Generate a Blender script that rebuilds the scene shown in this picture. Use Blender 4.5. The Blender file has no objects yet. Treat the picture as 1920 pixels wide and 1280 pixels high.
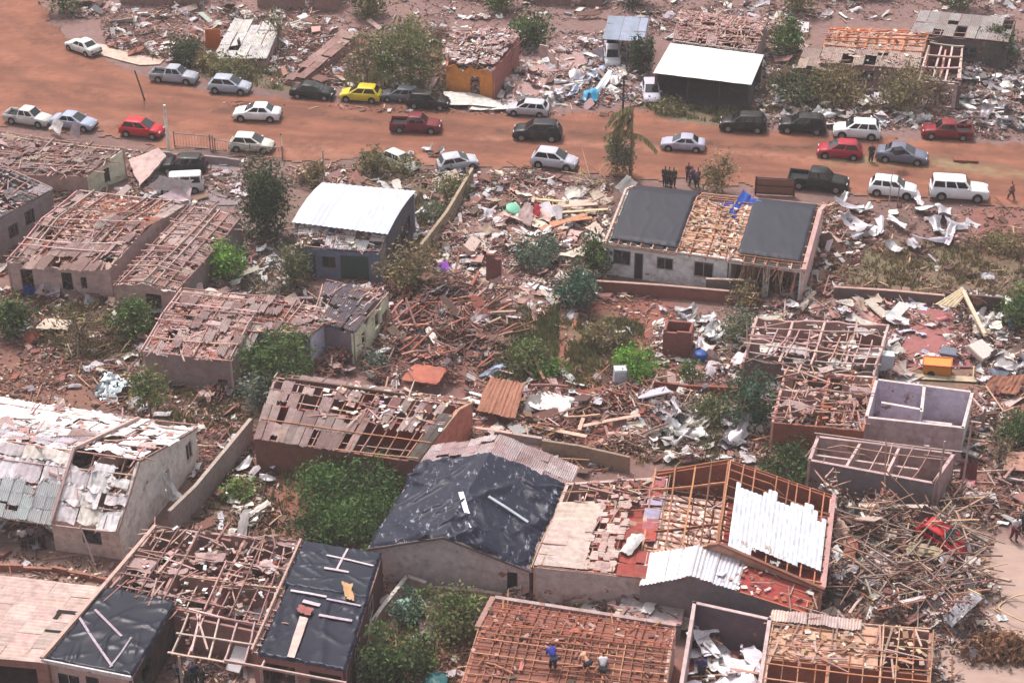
import bpy, math, random
import numpy as np
from mathutils import Vector, Matrix

# ------------------------------------------------------------------ camera, light, exposure
scene = bpy.context.scene
COL = scene.collection
CAM_H, PITCH, FPX = 72.0, 32.0, 3630.0      # metres above the ground, degrees below the horizon, focal length in px of a 1920 px wide frame
cam_data = bpy.data.cameras.new("camera")
cam_data.sensor_width = 36.0
cam_data.lens = 36.0 * FPX / 1920.0
cam_data.clip_start = 1.0
cam_data.clip_end = 6000.0
cam = bpy.data.objects.new("camera", cam_data)
cam.location = (0, 0, CAM_H)
cam.rotation_euler = (math.radians(90 - PITCH), 0, 0)
COL.objects.link(cam)
scene.camera = cam

SUN_EL = 61.0
sun_dir = Vector((-0.42, 0.80, 0)).normalized() * math.cos(math.radians(SUN_EL))
sun_dir.z = math.sin(math.radians(SUN_EL))
world = bpy.data.worlds.new("World")
scene.world = world
world.use_nodes = True
wn = world.node_tree
wn.nodes.clear()
sky = wn.nodes.new("ShaderNodeTexSky")
sky.sky_type = 'NISHITA'
sky.sun_disc = False
sky.sun_elevation = math.radians(SUN_EL)
sky.sun_rotation = math.atan2(sun_dir.x, sun_dir.y)
sky.dust_density = 6.0
sky.air_density = 0.8
sky.ozone_density = 0.6
bg = wn.nodes.new("ShaderNodeBackground")
bg.inputs[1].default_value = 0.15
wo = wn.nodes.new("ShaderNodeOutputWorld")
hsv = wn.nodes.new("ShaderNodeHueSaturation")      # dust in the air greys the blue
hsv.inputs['Saturation'].default_value = 0.35
hsv.inputs['Value'].default_value = 1.05
wn.links.new(sky.outputs[0], hsv.inputs['Color'])
wn.links.new(hsv.outputs[0], bg.inputs[0])
wn.links.new(bg.outputs[0], wo.inputs[0])

sun_data = bpy.data.lights.new("sun", 'SUN')
sun_data.energy = 2.1
sun_data.angle = math.radians(1.0)
sun_data.color = (1.0, 0.925, 0.895)
sun = bpy.data.objects.new("sun", sun_data)
sun.location = (0, 150, 120)
sun.rotation_euler = (-sun_dir).to_track_quat('-Z', 'Y').to_euler()
COL.objects.link(sun)

scene.view_settings.view_transform = 'Standard'
scene.view_settings.look = 'None'
scene.view_settings.exposure = 0.52
scene.view_settings.gamma = 1.0
scene.cycles.max_bounces = 6
scene.cycles.diffuse_bounces = 3
scene.cycles.use_denoising = True

rng = np.random.default_rng(7)
random.seed(7)

# ------------------------------------------------------------------ helpers
_p = math.radians(PITCH)
F_, U_ = np.array([0, math.cos(_p), -math.sin(_p)]), np.array([0, math.sin(_p), math.cos(_p)])

def at(u, v, z=0.0):
    """The point of the place at height z that the photograph shows at pixel (u, v)."""
    d = F_ + U_ * (-(v - 640) / FPX) + np.array([(u - 960) / FPX, 0, 0])
    t = (z - CAM_H) / d[2]
    return np.array([d[0] * t, d[1] * t, z])

def C(r, g, b, f=0.72):
    def l(x):
        x /= 255.0
        return x / 12.92 if x <= 0.04045 else ((x + 0.055) / 1.055) ** 2.4
    return (l(r) * f, l(g) * f, l(b) * f)

def mat(name, rough=0.85, n_scale=6.0, n_amt=0.35, bump=0.0, bump_scale=20.0, metal=0.0, coat=0.0, transl=0.0, spec=0.3, stain=0.0, coord='Object', stretch=None, stain_scale=0.7):
    """A material whose colour is the mesh's own colour attribute broken up by procedural noise."""
    m = bpy.data.materials.new(name)
    m.use_nodes = True
    nt = m.node_tree
    N, L = nt.nodes, nt.links
    N.clear()
    out = N.new("ShaderNodeOutputMaterial")
    b = N.new("ShaderNodeBsdfPrincipled")
    at_ = N.new("ShaderNodeAttribute")
    at_.attribute_name = "Col"
    geo = N.new("ShaderNodeNewGeometry")
    src = geo.outputs['Position']
    if stretch:
        mp = N.new("ShaderNodeMapping")
        mp.inputs['Scale'].default_value = stretch
        L.new(src, mp.inputs[0])
        src = mp.outputs[0]
    no = N.new("ShaderNodeTexNoise")
    no.inputs['Scale'].default_value = n_scale
    no.inputs['Detail'].default_value = 6
    no.inputs['Roughness'].default_value = 0.65
    L.new(src, no.inputs['Vector'])
    mr = N.new("ShaderNodeMapRange")
    mr.inputs['From Min'].default_value = 0.25
    mr.inputs['From Max'].default_value = 0.75
    mr.inputs['To Min'].default_value = 1 - n_amt
    mr.inputs['To Max'].default_value = 1 + n_amt
    L.new(no.outputs['Fac'], mr.inputs['Value'])
    mul = N.new("ShaderNodeVectorMath")
    mul.operation = 'SCALE'
    L.new(at_.outputs['Color'], mul.inputs[0])
    L.new(mr.outputs[0], mul.inputs['Scale'])
    col = mul.outputs[0]
    if stain > 0:
        n2 = N.new("ShaderNodeTexNoise")
        n2.inputs['Scale'].default_value = stain_scale
        n2.inputs['Detail'].default_value = 8
        n2.inputs['Roughness'].default_value = 0.7
        L.new(src, n2.inputs['Vector'])
        r2 = N.new("ShaderNodeMapRange")
        r2.inputs['From Min'].default_value = 0.5
        r2.inputs['From Max'].default_value = 0.68
        r2.inputs['To Max'].default_value = stain
        L.new(n2.outputs['Fac'], r2.inputs['Value'])
        mx = N.new("ShaderNodeMix")
        mx.data_type = 'RGBA'
        L.new(r2.outputs[0], mx.inputs[0])
        L.new(col, mx.inputs[6])
        mx.inputs[7].default_value = (0.20, 0.115, 0.085, 1)
        col = mx.outputs[2]
    L.new(col, b.inputs['Base Color'])
    b.inputs['Roughness'].default_value = rough
    b.inputs['Metallic'].default_value = metal
    b.inputs['Specular IOR Level'].default_value = spec
    b.inputs['Coat Weight'].default_value = coat
    if bump > 0:
        nb = N.new("ShaderNodeTexNoise")
        nb.inputs['Scale'].default_value = bump_scale
        nb.inputs['Detail'].default_value = 4
        L.new(src, nb.inputs['Vector'])
        bp = N.new("ShaderNodeBump")
        bp.inputs['Strength'].default_value = bump
        bp.inputs['Distance'].default_value = 0.05
        L.new(nb.outputs['Fac'], bp.inputs['Height'])
        L.new(bp.outputs[0], b.inputs['Normal'])
    if transl > 0:
        tr = N.new("ShaderNodeBsdfTranslucent")
        L.new(col, tr.inputs[0])
        ms = N.new("ShaderNodeMixShader")
        ms.inputs[0].default_value = transl
        L.new(b.outputs[0], ms.inputs[1])
        L.new(tr.outputs[0], ms.inputs[2])
        L.new(ms.outputs[0], out.inputs[0])
    else:
        L.new(b.outputs[0], out.inputs[0])
    return m

M = dict(
    soil=mat("red_soil", 0.95, 1.7, 0.30, 0.5, 6.0, stain=0.35, stain_scale=0.45),
    road=mat("packed_clay", 0.95, 1.1, 0.16, 0.3, 5.0, stretch=(0.5, 1.6, 1)),
    plaster=mat("plaster", 0.9, 2.2, 0.26, 0.15, 14.0, stain=0.5, stain_scale=1.3),
    concrete=mat("concrete", 0.92, 3.0, 0.28, 0.25, 10.0, stain=0.4, stain_scale=0.8),
    brick=mat("brick", 0.92, 7.0, 0.32, 0.3, 14.0),
    wood=mat("sawn_wood", 0.8, 4.0, 0.32, 0.15, 25.0),
    sheet=mat("fibre_cement_sheet", 0.9, 2.6, 0.26, 0.15, 18.0, stain=0.45, stain_scale=1.4),
    metal=mat("zinc_sheet", 0.38, 1.6, 0.16, 0.05, 8.0, metal=0.25, spec=0.5, stain=0.12, stain_scale=1.3),
    plain_metal=mat("painted_zinc_sheet", 0.6, 1.2, 0.05, 0.0, 8.0, metal=0.0, spec=0.3, stain=0.22, stain_scale=1.6, stretch=(1.5, .4, 1)),
    tarp=mat("plastic_tarp", 0.45, 1.2, 0.18, 0.06, 3.0, spec=0.15),
    shiny=mat("shiny_tarp", 0.30, 1.2, 0.18, 0.05, 3.0, spec=0.12),
    flecked=mat("flecked_tarp", 0.42, 1.2, 0.18, 0.10, 5.0, spec=0.15),
    cloth=mat("cloth", 0.9, 5.0, 0.2),
    rubble=mat("broken_building_material", 0.92, 9.0, 0.35),
    leaf=mat("leaves", 0.75, 1.2, 0.45, transl=0.22),
    bark=mat("bark", 0.95, 12.0, 0.35, 0.4, 30.0),
    paint=mat("car_paint", 0.42, 0.8, 0.10, coat=0.05, spec=0.2, stain=0.3, stain_scale=1.5),
    glass=mat("car_glass", 0.07, 1.0, 0.0, spec=0.7),
    rubber=mat("rubber", 0.9, 5.0, 0.2),
    rim=mat("wheel_metal", 0.4, 3.0, 0.15, metal=0.6),
    lamp=mat("lamp_lens", 0.15, 1.0, 0.0, spec=0.6),
    skin=mat("skin", 0.7, 3.0, 0.08),
    hair=mat("hair", 0.8, 8.0, 0.2),
    plastic=mat("plastic", 0.5, 3.0, 0.12),
)

def fleck(m):
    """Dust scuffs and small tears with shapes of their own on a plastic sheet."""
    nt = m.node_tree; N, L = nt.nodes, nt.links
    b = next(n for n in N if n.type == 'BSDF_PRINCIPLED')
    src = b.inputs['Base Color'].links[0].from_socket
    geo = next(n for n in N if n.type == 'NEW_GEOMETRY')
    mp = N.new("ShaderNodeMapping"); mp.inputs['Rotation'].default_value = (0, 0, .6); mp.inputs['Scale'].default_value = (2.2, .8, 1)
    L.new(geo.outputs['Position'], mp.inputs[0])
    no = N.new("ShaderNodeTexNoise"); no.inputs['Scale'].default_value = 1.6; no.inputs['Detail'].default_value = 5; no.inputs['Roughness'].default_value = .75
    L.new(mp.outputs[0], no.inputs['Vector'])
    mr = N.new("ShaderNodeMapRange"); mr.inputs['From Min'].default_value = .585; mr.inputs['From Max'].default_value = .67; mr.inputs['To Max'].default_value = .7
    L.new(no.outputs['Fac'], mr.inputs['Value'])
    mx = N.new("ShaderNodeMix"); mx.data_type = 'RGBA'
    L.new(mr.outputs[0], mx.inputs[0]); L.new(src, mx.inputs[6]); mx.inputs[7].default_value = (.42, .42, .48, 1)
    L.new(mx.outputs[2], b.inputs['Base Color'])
fleck(M['flecked'])

def spall(m):
    """Patches where the plaster has come off the brick."""
    nt = m.node_tree; N, L = nt.nodes, nt.links
    b = next(n for n in N if n.type == 'BSDF_PRINCIPLED')
    src = b.inputs['Base Color'].links[0].from_socket
    geo = next(n for n in N if n.type == 'NEW_GEOMETRY')
    no = N.new("ShaderNodeTexNoise"); no.inputs['Scale'].default_value = .75; no.inputs['Detail'].default_value = 7; no.inputs['Roughness'].default_value = .62
    L.new(geo.outputs['Position'], no.inputs['Vector'])
    mr = N.new("ShaderNodeMapRange"); mr.inputs['From Min'].default_value = .655; mr.inputs['From Max'].default_value = .67
    L.new(no.outputs['Fac'], mr.inputs['Value'])
    n2 = N.new("ShaderNodeTexNoise"); n2.inputs['Scale'].default_value = 9
    L.new(geo.outputs['Position'], n2.inputs['Vector'])
    br = N.new("ShaderNodeMix"); br.data_type = 'RGBA'
    L.new(n2.outputs['Fac'], br.inputs[0]); br.inputs[6].default_value = (.20, .085, .06, 1); br.inputs[7].default_value = (.34, .20, .15, 1)
    mx = N.new("ShaderNodeMix"); mx.data_type = 'RGBA'
    L.new(mr.outputs[0], mx.inputs[0]); L.new(src, mx.inputs[6]); L.new(br.outputs[2], mx.inputs[7])
    L.new(mx.outputs[2], b.inputs['Base Color'])
spall(M['plaster'])

class MB:
    """Collects faces with one colour each and links them as one mesh object."""
    def __init__(s):
        s.V, s.Q, s.QC, s.T, s.TC, s.n = [], [], [], [], [], 0
    def block(s, verts, quads, cols):
        verts = np.asarray(verts, float).reshape(-1, 3)
        quads = np.asarray(quads, int).reshape(-1, 4)
        cols = np.asarray(cols, float)
        if cols.ndim == 1:
            cols = np.repeat(cols[None, :], len(quads), 0)
        s.V.append(verts); s.Q.append(quads + s.n); s.QC.append(cols); s.n += len(verts)
    def tris(s, verts, tris, cols):
        verts = np.asarray(verts, float).reshape(-1, 3)
        tris = np.asarray(tris, int).reshape(-1, 3)
        cols = np.asarray(cols, float)
        if cols.ndim == 1:
            cols = np.repeat(cols[None, :], len(tris), 0)
        s.V.append(verts); s.T.append(tris + s.n); s.TC.append(cols); s.n += len(verts)
    BOXQ = np.array([[0, 3, 2, 1], [4, 5, 6, 7], [0, 1, 5, 4], [1, 2, 6, 5], [2, 3, 7, 6], [3, 0, 4, 7]])
    def hexa(s, v8, col):
        s.block(v8, MB.BOXQ, col)
    def box(s, lo, hi, col):
        x0, y0, z0 = lo; x1, y1, z1 = hi
        s.hexa([(x0, y0, z0), (x1, y0, z0), (x1, y1, z0), (x0, y1, z0), (x0, y0, z1), (x1, y0, z1), (x1, y1, z1), (x0, y1, z1)], col)
    def bar(s, p0, p1, w, h, col):
        p0, p1 = np.asarray(p0, float), np.asarray(p1, float)
        d = p1 - p0
        L = np.linalg.norm(d)
        if L < 1e-6: return
        d /= L
        up = np.array([0, 0, 1.0]) if abs(d[2]) < 0.95 else np.array([1.0, 0, 0])
        sd = np.cross(d, up); sd /= np.linalg.norm(sd)
        u2 = np.cross(sd, d)
        a, b = sd * w / 2, u2 * h / 2
        s.hexa([p0 - a - b, p0 + a - b, p1 + a - b, p1 - a - b, p0 - a + b, p0 + a + b, p1 + a + b, p1 - a + b], col)
    def tube(s, pts, rad, col, k=7, cap=True):
        pts = [np.asarray(p, float) for p in pts]
        n = len(pts)
        V = []
        for i, p in enumerate(pts):
            d = pts[min(i + 1, n - 1)] - pts[max(i - 1, 0)]
            d = d / (np.linalg.norm(d) + 1e-9)
            up = np.array([0, 0, 1.0]) if abs(d[2]) < 0.9 else np.array([1.0, 0, 0])
            a = np.cross(d, up); a /= np.linalg.norm(a)
            b = np.cross(d, a)
            r = rad[i] if hasattr(rad, '__len__') else rad
            for j in range(k):
                t = 2 * math.pi * j / k
                V.append(p + (a * math.cos(t) + b * math.sin(t)) * r)
        Q = [[i * k + j, i * k + (j + 1) % k, (i + 1) * k + (j + 1) % k, (i + 1) * k + j] for i in range(n - 1) for j in range(k)]
        s.block(V, Q, col)
        if cap:
            for i, pt in ((0, pts[0]), (n - 1, pts[-1])):
                ring = V[i * k:(i + 1) * k] + [pt]
                s.tris(ring, [[j, (j + 1) % k, k] if i == 0 else [(j + 1) % k, j, k] for j in range(k)], col)
    def grid(s, P, col):
        """P: (a, b, 3) array of points; col one colour or (a-1, b-1, 3)."""
        P = np.asarray(P, float)
        a, b = P.shape[:2]
        i, j = np.meshgrid(np.arange(a - 1), np.arange(b - 1), indexing='ij')
        q = np.stack([i * b + j, (i + 1) * b + j, (i + 1) * b + j + 1, i * b + j + 1], -1).reshape(-1, 4)
        c = np.asarray(col, float)
        s.block(P.reshape(-1, 3), q, c if c.ndim == 1 else c.reshape(-1, 3))
    def build(s, name, material, parent=None, smooth=False):
        me = bpy.data.meshes.new(name)
        V = np.concatenate(s.V) if s.V else np.zeros((0, 3))
        Q = np.concatenate(s.Q) if s.Q else np.zeros((0, 4), int)
        T = np.concatenate(s.T) if s.T else np.zeros((0, 3), int)
        nq, nt = len(Q), len(T)
        off = np.zeros(3)
        if parent is None and len(V):
            off = np.array([V[:, 0].mean(), V[:, 1].mean(), V[:, 2].min()])
            V = V - off
        me.vertices.add(len(V))
        me.vertices.foreach_set('co', V.astype(np.float32).ravel())
        loops = np.concatenate([Q.ravel(), T.ravel()]).astype(np.int32)
        me.loops.add(len(loops))
        me.loops.foreach_set('vertex_index', loops)
        me.polygons.add(nq + nt)
        st = np.concatenate([np.arange(nq) * 4, nq * 4 + np.arange(nt) * 3]).astype(np.int32)
        me.polygons.foreach_set('loop_start', st)
        me.polygons.foreach_set('use_smooth', np.full(nq + nt, bool(smooth)))
        ca = me.color_attributes.new('Col', 'FLOAT_COLOR', 'CORNER')
        c = np.ones((len(loops), 4), np.float32)
        if nq: c[:nq * 4, :3] = np.repeat(np.concatenate(s.QC), 4, 0)
        if nt: c[nq * 4:, :3] = np.repeat(np.concatenate(s.TC), 3, 0)
        ca.data.foreach_set('color', c.ravel())
        me.update(calc_edges=True)
        me.materials.append(material)
        o = bpy.data.objects.new(name, me)
        COL.objects.link(o)
        if parent is not None:
            o.parent = parent
            o.location = -np.array(world_off(parent))
        else:
            o.location = off
        return o

def world_off(o):
    p = np.array(o.location[:])
    while o.parent is not None:
        o = o.parent
        p = p + np.array(o.location[:])
    return p

def tag(o, label=None, cat=None, group=None, kind=None):
    if label: o['label'] = label
    if cat: o['category'] = cat
    if group: o['group'] = group
    if kind: o['kind'] = kind
    return o

def empty(name, loc, label, cat, group=None):
    o = bpy.data.objects.new(name, None)
    o.empty_display_size = 0.3
    o.location = loc
    COL.objects.link(o)
    return tag(o, label, cat, group)

def vary(col, n, amt=0.15, hue=0.05):
    """n slightly different versions of the colours in col (one colour or a list to draw from)."""
    c = np.asarray(col, float)
    if c.ndim == 1: c = c[None]
    out = c[rng.integers(0, len(c), n)]
    return np.clip(out * (1 + rng.normal(0, amt, (n, 1))) * (1 + rng.normal(0, hue, (n, 3))), 0.004, 0.9)

def in_poly(x, y, poly):
    inside = np.zeros(x.shape, bool)
    n = len(poly)
    for i in range(n):
        x0, y0 = poly[i][:2]; x1, y1 = poly[(i + 1) % n][:2]
        c = ((y0 > y) != (y1 > y))
        xs = (x1 - x0) * (y - y0) / ((y1 - y0) if y1 != y0 else 1e-9) + x0
        inside ^= c & (x < xs)
    return inside

def poly_area(p):
    p = np.asarray(p)
    return 0.5 * abs(np.dot(p[:, 0], np.roll(p[:, 1], -1)) - np.dot(p[:, 1], np.roll(p[:, 0], -1)))

def sample_poly(poly, n):
    p = np.asarray(poly)[:, :2]
    lo, hi = p.min(0), p.max(0)
    out = np.zeros((0, 2))
    while len(out) < n:
        q = rng.uniform(lo, hi, (max(64, n * 2), 2))
        out = np.concatenate([out, q[in_poly(q[:, 0], q[:, 1], p)]])
    return out[:n]

def rotmats(yaw, a, b):
    n = len(yaw)
    cz, sz, ca, sa, cb, sb = np.cos(yaw), np.sin(yaw), np.cos(a), np.sin(a), np.cos(b), np.sin(b)
    Z = np.zeros(n); O = np.ones(n)
    Rz = np.stack([cz, -sz, Z, sz, cz, Z, Z, Z, O], -1).reshape(n, 3, 3)
    Rx = np.stack([O, Z, Z, Z, ca, -sa, Z, sa, ca], -1).reshape(n, 3, 3)
    Ry = np.stack([cb, Z, sb, Z, O, Z, -sb, Z, cb], -1).reshape(n, 3, 3)
    return Rz @ Rx @ Ry

UNIT = np.array([(-1, -1, -1), (1, -1, -1), (1, 1, -1), (-1, 1, -1), (-1, -1, 1), (1, -1, 1), (1, 1, 1), (-1, 1, 1)]) * 0.5

def many_boxes(mb, pos, dims, yaw, a, b, cols):
    n = len(pos)
    if n == 0: return
    R = rotmats(yaw, a, b)
    v = UNIT[None] * dims[:, None, :]
    # irregular outline: pull the corners about a little
    v[:, :, :2] *= 1 + rng.uniform(-0.22, 0.22, (n, 8, 2)) * 0.8
    v = np.einsum('nij,nkj->nki', R, v) + pos[:, None, :]
    q = MB.BOXQ[None] + (np.arange(n) * 8)[:, None, None]
    mb.block(v.reshape(-1, 3), q.reshape(-1, 4), np.repeat(cols, 6, 0))

def many_sheets(mb, pos, sx, sy, yaw, a, b, bend, cols):
    """Bent and crumpled sheets, each a small 5 x 4 grid."""
    n = len(pos)
    if n == 0: return
    R = rotmats(yaw, a, b)
    gx, gy = np.meshgrid(np.linspace(-.5, .5, 5), np.linspace(-.5, .5, 4), indexing='ij')
    X = gx.ravel()[None] * sx[:, None]; Y = gy.ravel()[None] * sy[:, None]
    ph = rng.uniform(0, 6.28, (n, 1))
    Zv = bend[:, None] * (np.sin(gx.ravel()[None] * 5 + ph) + 0.6 * np.sin(gy.ravel()[None] * 5 + 2 * ph)) * 0.5 + rng.normal(0, 0.12, (n, 20)) * bend[:, None]
    X = X + rng.normal(0, 0.04, X.shape) * sx[:, None]
    Y = Y + rng.normal(0, 0.06, Y.shape) * sy[:, None]
    v = np.einsum('nij,nkj->nki', R, np.stack([X, Y, Zv], -1)) + pos[:, None, :]
    i, j = np.meshgrid(np.arange(4), np.arange(3), indexing='ij')
    q = np.stack([i * 4 + j, (i + 1) * 4 + j, (i + 1) * 4 + j + 1, i * 4 + j + 1], -1).reshape(-1, 4)
    q = q[None] + (np.arange(n) * 20)[:, None, None]
    mb.block(v.reshape(-1, 3), q.reshape(-1, 4), np.repeat(cols, 12, 0))

# palettes, as the materials themselves are coloured
PINK = [C(188, 146, 138), C(172, 128, 122), C(200, 165, 155), C(150, 104, 98)]
TERRA = [C(168, 100, 80), C(150, 84, 66), C(186, 122, 100), C(128, 74, 62)]
WHITE = [C(236, 232, 232, .66), C(222, 216, 218, .66), C(208, 198, 200, .66), C(238, 228, 218, .66)]
GREY = [C(160, 152, 156), C(138, 130, 134), C(182, 172, 174), C(112, 106, 110)]
BEIGE = [C(208, 188, 172), C(222, 206, 190), C(190, 166, 150)]
WOOD = [C(196, 156, 128), C(178, 132, 104), C(160, 112, 88), C(206, 172, 146)]
WOODO = [C(170, 112, 82), C(152, 98, 72), C(182, 128, 98)]
WOODP = [C(176, 138, 128), C(160, 120, 112), C(190, 156, 146)]
WOODD = [C(112, 78, 70), C(94, 66, 60), C(128, 92, 82)]
DARK = [C(92, 78, 78), C(74, 66, 68), C(104, 88, 86)]
SHEETP = [C(190, 164, 160), C(178, 150, 146), C(202, 180, 174), C(168, 140, 136)]
MIX = PINK + PINK + BEIGE + GREY + WHITE + TERRA + DARK
MIXW = WHITE + WHITE + GREY + BEIGE + PINK
MIXT = TERRA + PINK + PINK + BEIGE + WOODD

def wpoly(px, z=0.0):
    return [at(u, v, z) for u, v in px]

MUD = [C(120, 86, 76), C(136, 98, 88), C(102, 76, 68), C(150, 112, 100), C(112, 92, 80)]

def clump_field(p, seed):
    """0..1, high where the wind left heaps and drifts."""
    r = np.random.default_rng(seed)
    f = np.zeros(len(p))
    for k in range(7):
        a = r.uniform(0, 6.28); w = r.uniform(.35, 1.6); ph = r.uniform(0, 6.28)
        f += np.sin(w * (p[:, 0] * math.cos(a) + p[:, 1] * math.sin(a)) + ph + 1.3 * np.sin(w * .8 * (p[:, 1] * math.cos(a) - p[:, 0] * math.sin(a)) + 2 * ph))
    return np.clip(f / 5.0 + .5, 0, 1)

def rubble(label, px, chips=5.0, planks=0.8, sheets=0.25, pal=MIX, pp=WOOD, ps=WHITE, h=0.25, big=1.0, name="rubble", mud=2):
    """Fragments nobody could count: chips, splinters, wall lumps and scraps heaped over an area."""
    poly = wpoly(px)
    A = poly_area(np.array(poly)[:, :2])
    seed = int(rng.integers(1 << 30))
    mb = MB()
    pal = list(pal) + MUD * mud + MUD[:2]
    def spots(n, sd=seed):
        p = sample_poly(poly, int(n * 2.2) + 1)
        k = clump_field(p, sd)
        return p[rng.random(len(p)) < (.12 + 1.05 * k ** 1.5)][:n]
    def z_of(p, k=1.0):
        return clump_field(p, seed) ** 2 * h * 1.5 * rng.uniform(0.1, 1.0, len(p)) * k
    p = spots(int(A * chips * 3.0)); n = len(p)
    dims = np.stack([rng.gamma(1.5, 0.075, n) * big + 0.045, rng.gamma(1.5, 0.045, n) * big + 0.035, rng.uniform(0.02, 0.09, n)], -1)
    many_boxes(mb, np.c_[p, z_of(p) + 0.02], dims, rng.uniform(0, 6.28, n), rng.normal(0, 0.25, n), rng.normal(0, 0.25, n), vary(pal, n, 0.18))
    p = spots(int(A * chips * .06)); n = len(p)            # lumps of wall
    dims = np.stack([rng.uniform(.3, .9, n), rng.uniform(.2, .55, n), rng.uniform(0.08, 0.2, n)], -1)
    many_boxes(mb, np.c_[p, z_of(p) + 0.08], dims, rng.uniform(0, 6.28, n), rng.normal(0, 0.3, n), rng.normal(0, 0.3, n), vary(list(pal) + GREY, n, 0.12))
    p = spots(int(A * (planks + sheets) * .05)); n = len(p)     # torn panels, doors and roof pieces
    dims = np.stack([rng.uniform(.8, 2.3, n), rng.uniform(.4, 1.0, n), rng.uniform(0.03, 0.08, n)], -1)
    many_boxes(mb, np.c_[p, z_of(p, 1.2) + 0.2], dims, rng.uniform(0, 6.28, n), rng.normal(0, 0.3, n), rng.normal(0, 0.3, n), vary(list(pal) + list(ps) + SHEETP + BEIGE, n, 0.12))
    p = spots(int(A * planks * 1.5)); n = len(p)
    dims = np.stack([rng.gamma(2.0, .45, n) + .3, rng.uniform(0.035, 0.11, n), rng.uniform(0.03, 0.06, n)], -1)
    many_boxes(mb, np.c_[p, z_of(p, 1.2) + 0.08], dims, rng.uniform(0, 6.28, n), rng.normal(0, 0.16, n), rng.normal(0, 0.16, n), vary(list(pp) + WOODD + MUD, n, 0.15))
    p = spots(int(A * sheets * 1.15), seed + 5); n = len(p)
    if n:
        many_sheets(mb, np.c_[p, z_of(p, 1.0) + 0.12], rng.uniform(0.3, 1.6, n), rng.uniform(0.25, .8, n), rng.uniform(0, 6.28, n), rng.normal(0, 0.3, n), rng.normal(0, 0.3, n), rng.uniform(0.05, 0.28, n), vary(ps, n, 0.12, 0.02))
    return tag(mb.build(name, M['rubble']), label, "rubble", kind='stuff')

def haze():
    """Thin dusty air over the whole place."""
    mb = MB(); mb.box((-2600, -1600, -1.5), (2600, 4100, 77), (1, 1, 1))
    m = bpy.data.materials.new("dusty_air"); m.use_nodes = True
    nt = m.node_tree; nt.nodes.clear()
    v = nt.nodes.new("ShaderNodeVolumePrincipled"); o = nt.nodes.new("ShaderNodeOutputMaterial")
    v.inputs['Color'].default_value = (.92, .86, .86, 1); v.inputs['Density'].default_value = HAZE
    nt.links.new(v.outputs[0], o.inputs['Volume'])
    ob = mb.build("haze", m)
    tag(ob, "thin dusty haze in the air over the ruined town", "haze", kind='stuff')
HAZE = 0.0004

# ------------------------------------------------------------------ ground
def lerp(a, b, t): return a + (b - a) * t

def make_ground(zones):
    X = np.arange(-84, 84.1, 0.4); Y = np.arange(66, 262, 0.4)
    gx, gy = np.meshgrid(X, Y, indexing='ij')
    def noise(sc, seed):
        r = np.random.default_rng(seed)
        nx, ny = int((X[-1] - X[0]) / sc) + 3, int((Y[-1] - Y[0]) / sc) + 3
        g = r.random((nx, ny))
        fx, fy = (gx - X[0]) / sc, (gy - Y[0]) / sc
        ix, iy = fx.astype(int), fy.astype(int)
        tx, ty = fx - ix, fy - iy
        tx, ty = tx * tx * (3 - 2 * tx), ty * ty * (3 - 2 * ty)
        return lerp(lerp(g[ix, iy], g[ix + 1, iy], tx), lerp(g[ix, iy + 1], g[ix + 1, iy + 1], tx), ty)
    n1, n2, n3 = noise(6, 1), noise(2.2, 2), noise(0.9, 3)
    base = np.array(C(138, 106, 100)); dk = np.array(C(112, 88, 84)); ol = np.array(C(126, 110, 92))
    col = base + (dk - base) * np.clip((n1 - 0.35) * 1.6, 0, 1)[..., None]
    col = col + (ol - col) * np.clip((n2 - 0.55) * 2.0, 0, 1)[..., None] * 0.6
    jx = gx + (n2 - 0.5) * 2.4 + (n3 - 0.5) * 1.2
    jy = gy + (n1 - 0.5) * 1.2 + (n3 - 0.5) * 2.0
    for px, c, strength in zones:
        m = in_poly(jx, jy, wpoly(px)).astype(float)
        for _ in range(2):
            m = (m + np.roll(m, 1, 0) + np.roll(m, -1, 0) + np.roll(m, 1, 1) + np.roll(m, -1, 1)) / 5
        m = m * strength * (0.72 + 0.5 * n3)
        m = np.clip(m, 0, 1)[..., None]
        col = col * (1 - m) + np.array(c) * m
    z = (n2 - 0.5) * 0.06 + (n3 - 0.5) * 0.05 - 0.03
    mb = MB()
    cc = (col[:-1, :-1] + col[1:, :-1] + col[:-1, 1:] + col[1:, 1:]) / 4
    mb.grid(np.stack([gx, gy, z], -1), cc)
    o = mb.build("ground", M['soil'], smooth=True)
    tag(o, "bare red earth and trampled weeds between the wrecked houses", kind='structure')
    mb = MB()
    k = 24
    xs = np.linspace(-2500, 2500, k); ys = np.linspace(-1500, 4000, k)
    a, b = np.meshgrid(xs, ys, indexing='ij')
    mb.grid(np.stack([a, b, np.full(a.shape, -0.35)], -1), C(150, 116, 102))
    tag(mb.build("terrain", M['soil']), "red earth plain around the town", kind='structure')

def sheet_ground(name, px, col, label, z, material, seg=1.2, jit=0.25, amt=0.06):
    """A flat sheet with an uneven outline: road, yard slab or path."""
    P = [np.array(p[:2]) for p in wpoly(px)]
    out = []
    for i in range(len(P)):
        a, b = P[i], P[(i + 1) % len(P)]
        n = max(1, int(np.linalg.norm(b - a) / seg))
        for k in range(n):
            out.append(a + (b - a) * k / n + rng.normal(0, jit, 2) * (1 if jit else 0))
    me = bpy.data.meshes.new(name)
    me.from_pydata([(p[0], p[1], z) for p in out], [], [list(range(len(out)))])
    nrm = me.polygons[0].normal
    if nrm.z < 0: me.flip_normals()
    ca = me.color_attributes.new('Col', 'FLOAT_COLOR', 'CORNER')
    for d in ca.data: d.color = (*col, 1)
    me.materials.append(material)
    o = bpy.data.objects.new(name, me)
    COL.objects.link(o)
    return tag(o, label, kind='structure')

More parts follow.
